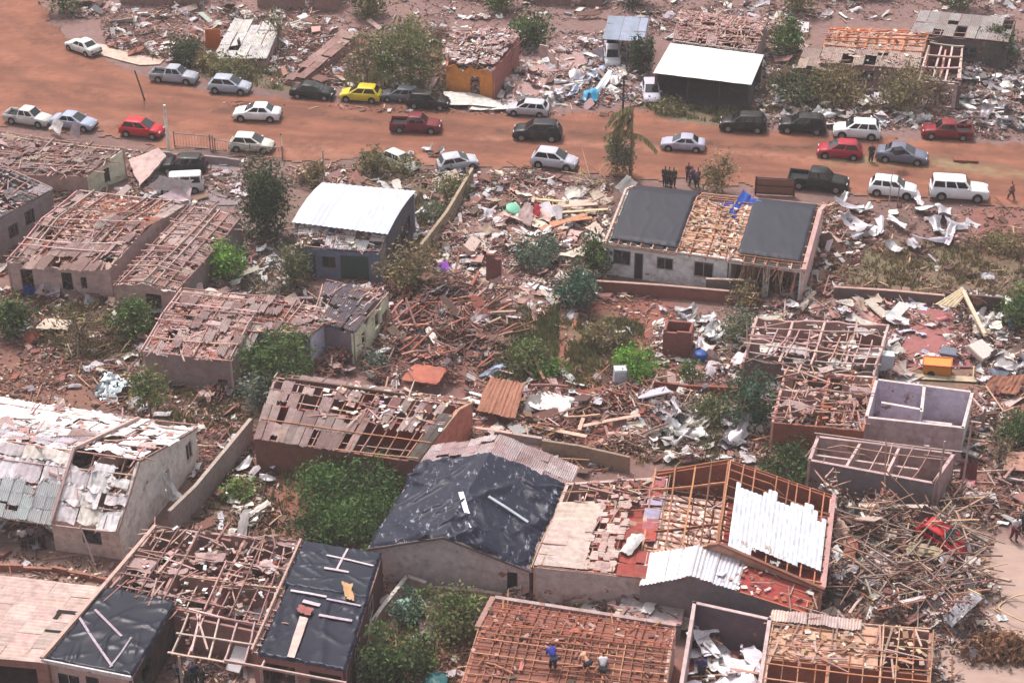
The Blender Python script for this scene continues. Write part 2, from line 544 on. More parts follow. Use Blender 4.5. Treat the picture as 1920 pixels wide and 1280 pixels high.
def make_road(name, px, col, label, z, ruts, edge_col, cell=0.28):
    """A strip of packed clay as a fine sheet: mottled, rutted, its edges mixed with the verge."""
    poly = np.array(wpoly(px))[:, :2]
    lo, hi = poly.min(0) - 1, poly.max(0) + 1
    lo, hi = np.maximum(lo, [-84, 66]), np.minimum(hi, [84, 262])
    X = np.arange(lo[0], hi[0], cell); Y = np.arange(lo[1], hi[1], cell)
    gx, gy = np.meshgrid(X, Y, indexing='ij')
    P = np.c_[gx.ravel(), gy.ravel()]
    wob = (clump_field(P, 11) - .5).reshape(gx.shape); wb2 = (clump_field(P * 3.1, 12) - .5).reshape(gx.shape); wb3 = (clump_field(P * 7.0, 13) - .5).reshape(gx.shape)
    ins = in_poly(gx + wob * .8 + wb2 * .8 + wb3 * .3, gy + wob * .5 + wb2 * .8 + wb3 * .4, poly)
    m = ins.astype(float)
    for _ in range(5): m = (m + np.roll(m, 1, 0) + np.roll(m, -1, 0) + np.roll(m, 1, 1) + np.roll(m, -1, 1)) / 5
    e = np.clip((1 - m) * 2.2, 0, 1)
    c = np.array(col)[None, None] * (1 + .30 * wob + .22 * wb2 + .18 * wb3)[..., None]
    zz = np.full(gx.shape, z) + .012 * wb3
    for line, width, rc, k, dz in ruts:
        L = np.array(wpoly(line))[:, :2]
        d = np.full(gx.shape, 1e9)
        for a, b in zip(L[:-1], L[1:]):
            ab = b - a; t = np.clip(((gx - a[0]) * ab[0] + (gy - a[1]) * ab[1]) / (ab @ ab), 0, 1)
            d = np.minimum(d, np.hypot(gx - a[0] - t * ab[0], gy - a[1] - t * ab[1] + wob * .35))
        w = np.exp(-(d / width) ** 2) * k * np.clip(.75 + wb2 * .9 + wb3 * .6, 0, 1.2)
        c = c * (1 - w[..., None]) + np.array(rc) * w[..., None]
        zz = zz + dz * w
    c = c * (1 - e[..., None] * .7) + np.array(edge_col) * e[..., None] * .7
    i, j = np.nonzero(ins[:-1, :-1] & ins[1:, :-1] & ins[:-1, 1:] & ins[1:, 1:])
    nb = len(Y)
    q = np.stack([i * nb + j, (i + 1) * nb + j, (i + 1) * nb + j + 1, i * nb + j + 1], -1)
    used, inv = np.unique(q.ravel(), return_inverse=True)
    mb = MB()
    V = np.stack([gx.ravel(), gy.ravel(), zz.ravel()], -1)[used]
    mb.block(V, inv.reshape(-1, 4), c[i, j])
    return tag(mb.build(name, M['road'], smooth=True), label, kind='structure')

# ------------------------------------------------------------------ houses
class House:
    """Four wall-top corners as (u, v, z): front left, front right, back right, back left."""
    pale = None
    def __init__(h, name, label, FL, FR, BR, BL, ridge=None, cat="house", root=None, group=None, pale=None):
        h.pale = pale
        h.c = [at(*p) for p in (FL, FR, BR, BL)]
        h.ridge = ridge          # ('s', r, height): ridge runs along s at t=r;  ('t', r, height): ridge runs along t at s=r;  ('arch', -, height)
        if root is None:
            b = sum(h.c) / 4
            root = empty(name, (b[0], b[1], 0), label, cat, group)
        h.root = root
        h.W = np.linalg.norm((h.c[1] - h.c[0])[:2]); h.D = np.linalg.norm((h.c[3] - h.c[0])[:2])
    def xy(h, s, t):
        a, b, c, d = h.c
        p = a * (1 - s) * (1 - t) + b * s * (1 - t) + c * s * t + d * (1 - s) * t
        return p
    def P(h, s, t, z):
        p = h.xy(s, t).copy(); p[2] = z
        return p
    def R(h, s, t, dz=0.0):
        p = h.xy(s, t).copy()
        if h.ridge:
            k, r, hh = h.ridge
            if k == 's': p[2] += hh * (t / r if t < r else (1 - t) / (1 - r))
            elif k == 't': p[2] += hh * (s / r if s < r else (1 - s) / (1 - r))
            elif k == 'arch': p[2] += hh * (1 - (2 * t - 1) ** 2)
        p[2] += dz
        return p
    def build(h, mb, name, mt, smooth=False, parent=None, label=None):
        o = mb.build(name, mt, parent or h.root, smooth)
        if label: o['label'] = label
        return o
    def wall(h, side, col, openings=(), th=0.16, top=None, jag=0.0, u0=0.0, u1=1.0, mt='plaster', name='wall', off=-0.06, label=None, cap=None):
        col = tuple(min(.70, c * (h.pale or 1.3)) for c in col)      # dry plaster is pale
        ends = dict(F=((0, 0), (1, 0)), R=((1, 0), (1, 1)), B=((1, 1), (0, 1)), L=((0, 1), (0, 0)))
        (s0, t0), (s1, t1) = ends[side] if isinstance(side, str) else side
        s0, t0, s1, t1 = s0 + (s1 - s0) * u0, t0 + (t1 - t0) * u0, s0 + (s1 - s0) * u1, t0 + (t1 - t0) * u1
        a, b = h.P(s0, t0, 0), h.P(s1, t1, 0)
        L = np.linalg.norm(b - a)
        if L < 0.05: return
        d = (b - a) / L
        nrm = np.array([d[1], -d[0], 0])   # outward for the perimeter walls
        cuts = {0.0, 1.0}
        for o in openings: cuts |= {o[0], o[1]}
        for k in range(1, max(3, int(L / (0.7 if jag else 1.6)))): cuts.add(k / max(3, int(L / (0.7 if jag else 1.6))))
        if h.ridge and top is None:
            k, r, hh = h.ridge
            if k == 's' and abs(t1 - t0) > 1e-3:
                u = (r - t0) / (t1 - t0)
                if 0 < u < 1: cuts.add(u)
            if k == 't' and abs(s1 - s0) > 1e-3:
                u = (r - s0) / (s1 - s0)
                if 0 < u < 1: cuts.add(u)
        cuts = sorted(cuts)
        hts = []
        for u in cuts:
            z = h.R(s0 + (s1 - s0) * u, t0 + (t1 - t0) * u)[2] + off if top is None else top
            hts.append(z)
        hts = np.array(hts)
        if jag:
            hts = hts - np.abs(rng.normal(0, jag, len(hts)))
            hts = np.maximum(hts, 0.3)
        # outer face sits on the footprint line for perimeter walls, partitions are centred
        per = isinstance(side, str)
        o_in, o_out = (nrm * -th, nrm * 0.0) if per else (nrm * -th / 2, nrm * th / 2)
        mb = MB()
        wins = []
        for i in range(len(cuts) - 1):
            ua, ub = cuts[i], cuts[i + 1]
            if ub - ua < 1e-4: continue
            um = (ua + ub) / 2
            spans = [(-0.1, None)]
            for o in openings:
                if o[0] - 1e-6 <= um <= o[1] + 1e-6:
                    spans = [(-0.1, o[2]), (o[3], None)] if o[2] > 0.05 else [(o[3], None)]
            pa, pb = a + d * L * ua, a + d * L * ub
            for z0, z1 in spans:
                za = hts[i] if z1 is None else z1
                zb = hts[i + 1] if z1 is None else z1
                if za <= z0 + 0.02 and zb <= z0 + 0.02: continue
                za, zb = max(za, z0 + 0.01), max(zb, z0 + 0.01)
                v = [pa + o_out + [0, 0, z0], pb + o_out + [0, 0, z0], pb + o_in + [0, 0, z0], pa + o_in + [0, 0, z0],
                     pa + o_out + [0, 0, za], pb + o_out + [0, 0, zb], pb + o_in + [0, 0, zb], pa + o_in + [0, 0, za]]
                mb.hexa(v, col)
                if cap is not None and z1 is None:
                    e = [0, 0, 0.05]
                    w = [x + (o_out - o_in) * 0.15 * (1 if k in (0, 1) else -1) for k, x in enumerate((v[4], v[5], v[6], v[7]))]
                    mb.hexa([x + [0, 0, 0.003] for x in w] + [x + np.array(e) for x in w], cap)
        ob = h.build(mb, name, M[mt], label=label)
        for o in openings:
            kind = o[4] if len(o) > 4 else 'window'
            if kind == 'hole': continue
            pa, pb = a + d * L * o[0], a + d * L * o[1]
            fc = o[5] if len(o) > 5 else C(70, 60, 60)
            mid = (o_in + o_out) / 2
            m2 = MB()
            z0, z1 = max(o[2], 0.0), o[3]
            w = 0.06
            q = o_out * 1.0 + nrm * 0.012
            for x, y in ((pa + d * w / 2 + [0, 0, z0], pa + d * w / 2 + [0, 0, z1]), (pb - d * w / 2 + [0, 0, z0], pb - d * w / 2 + [0, 0, z1]),
                         (pa + d * w + [0, 0, z1 - w / 2], pb - d * w + [0, 0, z1 - w / 2])) + (((pa + d * w + [0, 0, z0 + w / 2], pb - d * w + [0, 0, z0 + w / 2]),) if kind == 'window' else ()):
                m2.bar(x + q - nrm * 0.03, y + q - nrm * 0.03, w, 0.07, fc)
            if kind == 'window' and np.linalg.norm(pb - pa) > 0.8:
                pm = (pa + pb) / 2
                m2.bar(pm + [0, 0, z0 + w] + q - nrm * 0.03, pm + [0, 0, z1 - w] + q - nrm * 0.03, 0.045, 0.05, fc)
            fr = h.build(m2, 'window' if kind == 'window' else 'door_frame', M['plastic'])
            m3 = MB()
            pc = C(40, 44, 52) if kind == 'window' else (o[6] if len(o) > 6 else C(52, 48, 50))
            m3.hexa([pa + mid - nrm * .015 + [0, 0, z0], pb + mid - nrm * .015 + [0, 0, z0], pb + mid + nrm * .015 + [0, 0, z0], pa + mid + nrm * .015 + [0, 0, z0],
                     pa + mid - nrm * .015 + [0, 0, z1], pb + mid - nrm * .015 + [0, 0, z1], pb + mid + nrm * .015 + [0, 0, z1], pa + mid + nrm * .015 + [0, 0, z1]], pc)
            m3.build('pane' if kind == 'window' else 'door_leaf', M['glass'] if kind == 'window' else M['plastic'], fr)
        return ob
    def part_wall(h, s0, t0, s1, t1, col, **k):
        k.setdefault('name', 'partition_wall'); k.setdefault('top', None)
        return h.wall(((s0, t0), (s1, t1)), col, **k)
    def walls(h, cols, op=None, jag=0.0, mt='plaster', sides='FRBL', top=None, **k):
        op = op or {}
        for sd in sides:
            c = cols[sd] if isinstance(cols, dict) else cols
            h.wall(sd, c, op.get(sd, ()), jag=jag, mt=mt, top=top, **k)
    def floor(h, col, mt='concrete', z=0.06):
        mb = MB()
        a, b, c, d = [h.P(*q, 0) for q in ((0.01, 0.01), (.99, 0.01), (.99, .99), (0.01, .99))]
        mb.hexa([p + [0, 0, -0.1] for p in (a, b, c, d)] + [p + [0, 0, z] for p in (a, b, c, d)], col)
        return h.build(mb, 'floor', M[mt])
    def frame(h, nr, npu, reg=(0, 1, 0, 1), miss=0.12, w=0.08, col=WOODP, mt='wood', dz=0.02, sag=0.05, name='roof_frame', along='t', label=None):
        """Rafters along one direction and purlins across them, following the roof; a share of them is gone."""
        s0, s1, t0, t1 = reg
        mb = MB()
        def path(a, b, dzz, lift):
            (sa, ta), (sb, tb) = a, b
            cuts = list(np.linspace(0, 1, 6))
            if h.ridge and h.ridge[0] in 'st':
                r = h.ridge[1]
                x0, x1 = (ta, tb) if h.ridge[0] == 's' else (sa, sb)
                if abs(x1 - x0) > 1e-3:
                    u = (r - x0) / (x1 - x0)
                    if 0.02 < u < 0.98: cuts.append(u)
            cuts = sorted(cuts)
            pts = []
            e0, e1, sg = rng.normal(0, sag * 1.6, 3), rng.normal(0, sag * 1.6, 3), abs(rng.normal(0, sag * 1.5))
            for u in cuts:
                p = h.R(sa + (sb - sa) * u, ta + (tb - ta) * u, dzz + lift)
                p = p + e0 * (1 - u) + e1 * u + np.array([0, 0, -sg * 4 * u * (1 - u)]) + rng.normal(0, .012, 3)
                pts.append(p)
            return pts
        def lay(pts, ww, hh):
            c = vary(col, 1, 0.2)[0]
            n = len(pts) - 1
            lo, hi = 0, n
            if rng.random() < miss * 1.5:
                if rng.random() < 0.5: lo = rng.integers(1, n)
                else: hi = rng.integers(1, n)
            for i in range(lo, hi): mb.bar(pts[i], pts[i + 1], ww, hh, c)
            if hi - lo < n and rng.random() < .7:      # the broken end hangs down
                e = pts[hi] if hi < n else pts[lo]
                k = pts[hi - 1] if hi < n else pts[lo + 1]
                q = e + (e - k) * rng.uniform(.3, .8) + np.array([rng.normal(0, .2), rng.normal(0, .2), -rng.uniform(.3, 1.2)])
                mb.bar(e, q, ww, hh, c)
        for k in range(nr):
            if rng.random() < miss: continue
            f = k / (nr - 1) + (rng.normal(0, 0.1) / nr if 0 < k < nr - 1 else 0)
            if along == 't': lay(path((s0 + (s1 - s0) * f, t0), (s0 + (s1 - s0) * f, t1), dz, 0), w * 0.8, w * 1.6)
            else: lay(path((s0, t0 + (t1 - t0) * f), (s1, t0 + (t1 - t0) * f), dz, 0), w * 0.8, w * 1.6)
        for k in range(npu):
            if rng.random() < miss: continue
            f = k / (npu - 1) + (rng.normal(0, 0.1) / npu if 0 < k < npu - 1 else 0)
            if along == 't': lay(path((s0, t0 + (t1 - t0) * f), (s1, t0 + (t1 - t0) * f), dz, w * 1.1), w, w * 0.6)
            else: lay(path((s0 + (s1 - s0) * f, t0), (s0 + (s1 - s0) * f, t1), dz, w * 1.1), w, w * 0.6)
        return h.build(mb, name, M[mt], label=label)
    def sheets(h, ns, nt, reg=(0, 1, 0, 1), keep=0.8, pal=SHEETP, mt='sheet', dz=0.14, jit=0.5, ribs=6, amp=0.03, along='t', name='roof_sheets', over=0.0, label=None, torn=0.25):
        """Roofing sheets laid in rows over the frame; keep is the share left in place or a function of (s, t)."""
        s0, s1, t0, t1 = reg
        mb = MB()
        for i in range(ns):
            for j in range(nt):
                sm, tm = s0 + (s1 - s0) * (i + .5) / ns, t0 + (t1 - t0) * (j + .5) / nt
                k = keep(sm, tm) if callable(keep) else keep
                if rng.random() > k: continue
                sa, sb = s0 + (s1 - s0) * i / ns, s0 + (s1 - s0) * (i + 1) / ns
                ta, tb = t0 + (t1 - t0) * j / nt, t0 + (t1 - t0) * (j + 1) / nt
                ds, dt = (sb - sa) * over, (tb - ta) * (0.04 + over)
                ta -= dt; sa -= ds; sb += ds
                c = vary(pal, 1, 0.07, 0.015)[0]
                a, b = (ribs * 2 + 1, 5) if along == 't' else (5, ribs * 2 + 1)
                us, vs = np.linspace(0, 1, a), np.linspace(0, 1, b)
                tilt = rng.normal(0, 0.05) * jit
                sh = rng.normal(0, 0.06, 2) * jit
                if rng.random() < torn:           # a corner broken off
                    if rng.random() < .5: ta = lerp(ta, tb, rng.uniform(.1, .5))
                    else: tb = lerp(tb, ta, rng.uniform(.1, .5))
                P = np.zeros((a, b, 3))
                for x in range(a):
                    for y in range(b):
                        s_, t_ = lerp(sa, sb, us[x]) + sh[0] / h.W, lerp(ta, tb, vs[y]) + sh[1] / h.D
                        w_ = amp * (1 if ((x if along == 't' else y) % 2) else -1)
                        P[x, y] = h.R(s_, t_, dz + w_ + 0.012 * ((i + j) % 2) + 0.015 * j / max(nt, 1) + tilt * ((us[x] if along == 't' else vs[y]) - .5) * 2)
                if torn and jit:
                    e = rng.normal(0, 0.09 * jit, a if along == 't' else b)
                    e = np.convolve(np.pad(e, 2, mode='edge'), [.25, .5, .25], 'same')[2:-2]
                    if along == 't':
                        P[:, 0, 1] += e; P[:, -1, 1] += rng.permutation(e)
                    else:
                        P[0, :, 0] += e; P[-1, :, 0] += rng.permutation(e)
                mb.grid(P, c)
        return h.build(mb, name, M[mt], label=label)
    def tarp(h, reg, col, n=(46, 40), wr=0.05, dz=0.2, name='tarpaulin', mt='tarp', droop=0.10, label=None, edge=0.10):
        s0, s1, t0, t1 = reg
        P = np.zeros((n[0], n[1], 3))
        ph = rng.uniform(0, 6.28, 12); fr = rng.uniform(4, 16, 12); dr = rng.uniform(0, 3.14, 12)
        ex0, ex1 = rng.normal(0, edge, n[1]), rng.normal(0, edge, n[1])
        ey0, ey1 = rng.normal(0, edge, n[0]), rng.normal(0, edge, n[0])
        sm = lambda e: (e + np.roll(e, 1) + np.roll(e, -1)) / 3
        ex0, ex1, ey0, ey1 = map(sm, (ex0, ex1, ey0, ey1))
        for i in range(n[0]):
            for j in range(n[1]):
                a, b = i / (n[0] - 1), j / (n[1] - 1)
                s_ = lerp(s0 + ex0[j] / h.W, s1 + ex1[j] / h.W, a)
                t_ = lerp(t0 + ey0[i] / h.D, t1 + ey1[i] / h.D, b)
                w = 0.0
                for k in range(12):          # short soft folds here and there, flat in between
                    x = fr[k] * (a * math.cos(dr[k]) + b * math.sin(dr[k])) * 1.6 + ph[k]
                    m_ = math.sin(1.7 * fr[k] * .3 * (b * math.cos(dr[k]) - a * math.sin(dr[k])) + 2 * ph[k])
                    w += max(0.0, math.sin(x)) ** 8 * max(0.0, m_) ** 2 * 0.8
                e = min(a, 1 - a, b, 1 - b)
                P[i, j] = h.R(s_, t_, dz + w * wr - droop * max(0, 0.025 - e) / 0.025)
        mb = MB()
        mb.grid(P, col)
        mb.grid(P[:, ::-1] - [0, 0, 0.012], col)
        return h.build(mb, name, M[mt], smooth=True, label=label)
    def tiles(h, reg=(0, 1, 0, 1), dens=6.0, pal=MIXT, big=1.0, dz=0.12, planks=0.5, pp=WOODP, name='broken_roofing', hh=0.12, label=None, shts=0.0, ps=SHEETP):
        """Broken tiles, laths and scraps still lying on the roof, one mesh."""
        s0, s1, t0, t1 = reg
        A = h.W * h.D * (s1 - s0) * (t1 - t0)
        mb = MB()
        def pos(n):
            s_, t_ = rng.uniform(s0, s1, n), rng.uniform(t0, t1, n)
            return np.array([h.R(a, b, dz + rng.uniform(0, hh)) for a, b in zip(s_, t_)]).reshape(-1, 3)
        ax = h.c[1] - h.c[0]; yw = math.atan2(ax[1], ax[0])
        n = int(A * dens * 1.5)
        dims = np.stack([rng.gamma(2.0, 0.11, n) * big + .07, rng.gamma(2.0, 0.075, n) * big + .05, rng.uniform(.015, .05, n)], -1)
        many_boxes(mb, pos(n), dims, yw + rng.choice([0, 1.57], n) + rng.normal(0, .5, n), rng.normal(0, .16, n), rng.normal(0, .13, n), vary(pal, n, .14))
        n = int(A * planks)
        dims = np.stack([rng.uniform(.8, 2.6, n), rng.uniform(.06, .12, n), rng.uniform(.03, .05, n)], -1)
        many_boxes(mb, pos(n), dims, yw + rng.choice([0, 1.57], n) + rng.normal(0, .3, n), rng.normal(0, .08, n), rng.normal(0, .08, n), vary(pp, n, .14))
        n = int(A * shts)
        if n:
            many_sheets(mb, pos(n), rng.uniform(.7, 2.0, n), rng.uniform(.5, 1.1, n), yw + rng.normal(0, .4, n), rng.normal(0, .1, n), rng.normal(0, .1, n), rng.uniform(.03, .15, n), vary(ps, n, .08, .02))
        return tag(h.build(mb, name, M['rubble'], label=label), kind='stuff')
    def beams(h, lines, w=0.12, col=WOODP, name='beam', mt='wood', label=None):
        """Single timbers of the roof, each a part: ((s, t, dz), (s, t, dz))."""
        for a, b in lines:
            mb = MB()
            mb.bar(h.R(a[0], a[1], a[2]), h.R(b[0], b[1], b[2]), w, w * 1.2, vary(col, 1, .1)[0])
            h.build(mb, name, M[mt], label=label)
    def skirt(h, label, sides='FRL', dens=16, w=1.7, pal=None, hh=.7, planks=2.0, shts=.7, ps=None, k=1.0):
        """Wall lumps, laths and sheets that slid off and lie against the foot of the walls."""
        pal = list(pal or PINK + BEIGE + GREY) + MUD; ps = ps or WHITE + SHEETP
        ends = dict(F=((0, 0), (1, 0)), R=((1, 0), (1, 1)), B=((1, 1), (0, 1)), L=((0, 1), (0, 0)))
        mb = MB(); ctr = sum(h.c)[:2] / 4
        for sd in sides:
            a, b = [h.P(*e, 0)[:2] for e in ends[sd]]
            L = np.linalg.norm(b - a); d = (b - a) / L; nr = np.array([d[1], -d[0]])
            if np.dot(nr, (a + b) / 2 - ctr) < 0: nr = -nr
            ph = rng.uniform(0, 6.28, 2)
            def spots(n, lift=0):
                u = rng.uniform(0, L, n); o = rng.gamma(1.6, w * .3, n)
                f = np.clip(.45 + .4 * np.sin(u * .9 + ph[0]) + .3 * np.sin(u * 2.1 + ph[1]), .04, 1.1)
                g = rng.random(n) < f
                u, o, f = u[g], o[g], f[g]
                z = hh * f * np.exp(-o / w) * rng.uniform(.2, 1, len(u)) + .04 + lift
                return np.c_[a + d * u[:, None] + nr * (o + .05)[:, None], z], math.atan2(d[1], d[0])
            p, yw = spots(int(L * w * dens)); n = len(p)
            many_boxes(mb, p, np.stack([rng.gamma(1.6, .1, n) + .06, rng.gamma(1.6, .07, n) + .05, rng.uniform(.02, .12, n)], -1), rng.uniform(0, 6.3, n), rng.normal(0, .3, n), rng.normal(0, .3, n), vary(pal, n, .17))
            p, yw = spots(int(L * w * planks), .05); n = len(p)
            many_boxes(mb, p, np.stack([rng.gamma(2.2, .6, n) + .4, rng.uniform(.05, .13, n), rng.uniform(.03, .06, n)], -1), rng.uniform(0, 6.3, n), rng.normal(0, .2, n), rng.normal(0, .25, n), vary(WOODP + WOOD + WOODD, n, .15))
            p, yw = spots(int(L * w * shts), .1); n = len(p)
            if n: many_sheets(mb, p, rng.uniform(.5, 1.8, n), rng.uniform(.4, 1.1, n), rng.uniform(0, 6.3, n), rng.normal(0, .4, n), rng.normal(0, .4, n), rng.uniform(.05, .25, n), vary(ps, n, .1, .02))
        return tag(mb.build("rubble", M['rubble']), label, "rubble", kind='stuff')
    def hit(h, u, v, up=0.0):
        """The point of the roof seen at pixel (u, v), lifted by up."""
        z = h.c[0][2]
        a, b, c, d = h.c
        for _ in range(40):
            p = at(u, v, z)[:2]
            s, t = .5, .5
            for _ in range(12):
                q = h.xy(s, t)[:2]
                ds = ((b - a) * (1 - t) + (c - d) * t)[:2]; dt = ((d - a) * (1 - s) + (c - b) * s)[:2]
                det = ds[0] * dt[1] - ds[1] * dt[0]
                e = p - q
                s += (e[0] * dt[1] - e[1] * dt[0]) / det; t += (ds[0] * e[1] - ds[1] * e[0]) / det
            z = .5 * z + .5 * (h.R(min(max(s, -.1), 1.1), min(max(t, -.1), 1.1))[2] + up)
        return at(u, v, z)
    def inside(h, label, dens=4.0, planks=0.8, shts=0.4, pal=MIX, pp=WOOD, ps=WHITE, hh=0.5, reg=(0.03, .97, 0.03, .97), big=1.0):
        """Fallen roofing and furniture splinters on the floor: rubble of its own, not part of the house."""
        mb = MB()
        s0, s1, t0, t1 = reg
        A = h.W * h.D * (s1 - s0) * (t1 - t0)
        def pos(n):
            s_, t_ = rng.uniform(s0, s1, n), rng.uniform(t0, t1, n)
            return np.array([h.P(a, b, 0.1 + hh * rng.uniform(0, 1) ** 2) for a, b in zip(s_, t_)]).reshape(-1, 3)
        n = int(A * dens * 1.5)
        pal = list(pal) + MUD
        dims = np.stack([rng.gamma(2, .12, n) * big + .08, rng.gamma(2, .08, n) * big + .06, rng.uniform(.03, .2, n)], -1)
        many_boxes(mb, pos(n), dims, rng.uniform(0, 6.3, n), rng.normal(0, .3, n), rng.normal(0, .3, n), vary(pal, n, .18))
        n = int(A * planks)
        dims = np.stack([rng.uniform(.7, 2.4, n), rng.uniform(.07, .14, n), rng.uniform(.03, .06, n)], -1)
        many_boxes(mb, pos(n), dims, rng.uniform(0, 6.3, n), rng.normal(0, .25, n), rng.normal(0, .2, n), vary(pp, n, .15))
        n = int(A * shts)
        if n:
            many_sheets(mb, pos(n), rng.uniform(.6, 1.8, n), rng.uniform(.5, 1.2, n), rng.uniform(0, 6.3, n), rng.normal(0, .25, n), rng.normal(0, .25, n), rng.uniform(.05, .25, n), vary(ps, n, .08, .02))
        return tag(mb.build("rubble", M['rubble']), label, "rubble", kind='stuff')

def free_wall(name, label, cat, px, hgt, col, th=0.18, mt='plaster', cap=None, jag=0.0, z0=-0.1):
    """A boundary wall along ground points."""
    col = tuple(min(.70, c * 1.3) for c in col)
    pts = [at(u, v) for u, v in px]
    mb = MB()
    for a, b in zip(pts[:-1], pts[1:]):
        L = np.linalg.norm(b - a); d = (b - a) / L; nr = np.array([d[1], -d[0], 0]) * th / 2
        n = max(1, int(L / 0.8))
        hs = hgt - np.abs(rng.normal(0, jag, n + 1)) if jag else np.full(n + 1, hgt)
        for k in range(n):
            p, q = a + d * L * k / n, a + d * L * (k + 1) / n
            e0, e1 = [0, 0, max(hs[k], .1)], [0, 0, max(hs[k + 1], .1)]
            b0 = [0, 0, z0]
            mb.hexa([p + nr + b0, q + nr + b0, q - nr + b0, p - nr + b0, p + nr + e0, q + nr + e0, q - nr + e0, p - nr + e0], vary(col, 1, .02, .01)[0])
    o = mb.build(name, M[mt])
    tag(o, label, cat)
    if cap is not None:
        m2 = MB()
        for a, b in zip(pts[:-1], pts[1:]):
            m2.bar(a + [0, 0, hgt + .028], b + [0, 0, hgt + .028], th + .06, .05, cap)
        m2.build('coping', M['concrete'], o)
    return o

def build_local(mb, name, material, parent, smooth=False):
    o = mb.build(name, material, parent, smooth)
    o.location = (0, 0, 0)
    return o

def px_dir(u, v, du, dv, z=0.0):
    d = at(u + du, v + dv, z) - at(u, v, z)
    return math.atan2(d[1], d[0])

# ------------------------------------------------------------------ vehicles
CAR = dict(
    # L, W, belt, roof z, lower body stations (x, deck z, width factor), greenhouse base x0 x1, roof x0 x1
    hatch=dict(L=3.95, W=1.66, H=1.50, belt=0.93, st=[(-1.95, .62, .84), (-1.9, .88, .92), (-1.6, .93, .98), (0.7, .93, 1.0), (0.95, .93, 1), (1.5, .84, .97), (1.82, .72, .90), (1.96, .52, .78)], g=(-1.84, 1.12, -1.36, .12), wx=(-1.22, 1.24), doors=((.06, .50), (.54, .92))),
    sedan=dict(L=4.35, W=1.72, H=1.44, belt=0.93, st=[(-2.16, .60, .84), (-2.1, .88, .92), (-1.75, .97, .97), (-1.3, .97, .99), (0.7, .93, 1.0), (1.05, .93, 1), (1.65, .84, .97), (2.02, .72, .90), (2.17, .52, .78)], g=(-1.62, 1.16, -.86, .16), wx=(-1.32, 1.36), doors=((.14, .50), (.54, .90))),
    wagon=dict(L=4.4, W=1.72, H=1.52, belt=0.95, st=[(-2.18, .62, .86), (-2.12, .90, .94), (-1.8, .95, .98), (0.8, .95, 1.0), (1.1, .95, 1), (1.7, .86, .97), (2.04, .74, .90), (2.19, .54, .78)], g=(-2.05, 1.24, -1.62, .26), wx=(-1.34, 1.36), doors=((.05, .32), (.36, .64), (.68, .93))),
    suv=dict(L=4.45, W=1.82, H=1.70, belt=1.08, st=[(-2.2, .70, .88), (-2.14, 1.02, .95), (-1.8, 1.08, .99), (0.8, 1.08, 1.0), (1.1, 1.08, 1), (1.75, 1.0, .98), (2.08, .88, .93), (2.22, .62, .82)], g=(-2.08, 1.18, -1.66, .30), wx=(-1.36, 1.38), doors=((.05, .32), (.36, .64), (.68, .93))),
    boxsuv=dict(L=4.75, W=1.86, H=1.78, belt=1.12, st=[(-2.36, .70, .94), (-2.33, 1.08, .98), (-2.0, 1.12, 1.0), (0.6, 1.12, 1.0), (0.95, 1.12, 1), (1.9, 1.06, .98), (2.28, .98, .94), (2.38, .62, .88)], g=(-2.30, .98, -2.14, .42), wx=(-1.42, 1.48), doors=((.04, .34), (.38, .64), (.68, .94))),
    pickup=dict(L=5.1, W=1.80, H=1.74, belt=1.10, st=[(-2.55, .66, .94), (-2.52, .68, .98), (-0.95, .68, 1.0), (-.92, 1.08, 1.0), (0.95, 1.08, 1.0), (1.2, 1.08, 1), (1.95, 1.0, .98), (2.38, .90, .93), (2.54, .62, .84)], g=(-.90, 1.22, -.68, .55), wx=(-1.55, 1.58), doors=((.08, .46), (.52, .92)), bed=(-2.50, -.95, 1.08)),
    van=dict(L=4.6, W=1.78, H=1.95, belt=1.10, st=[(-2.28, .62, .94), (-2.25, 1.05, .98), (-1.9, 1.10, 1.0), (1.2, 1.10, 1.0), (1.6, 1.05, .98), (2.1, .92, .93), (2.28, .58, .86)], g=(-2.22, 1.62, -2.1, .95), wx=(-1.4, 1.5), doors=((.05, .32), (.36, .64), (.70, .94))),
)

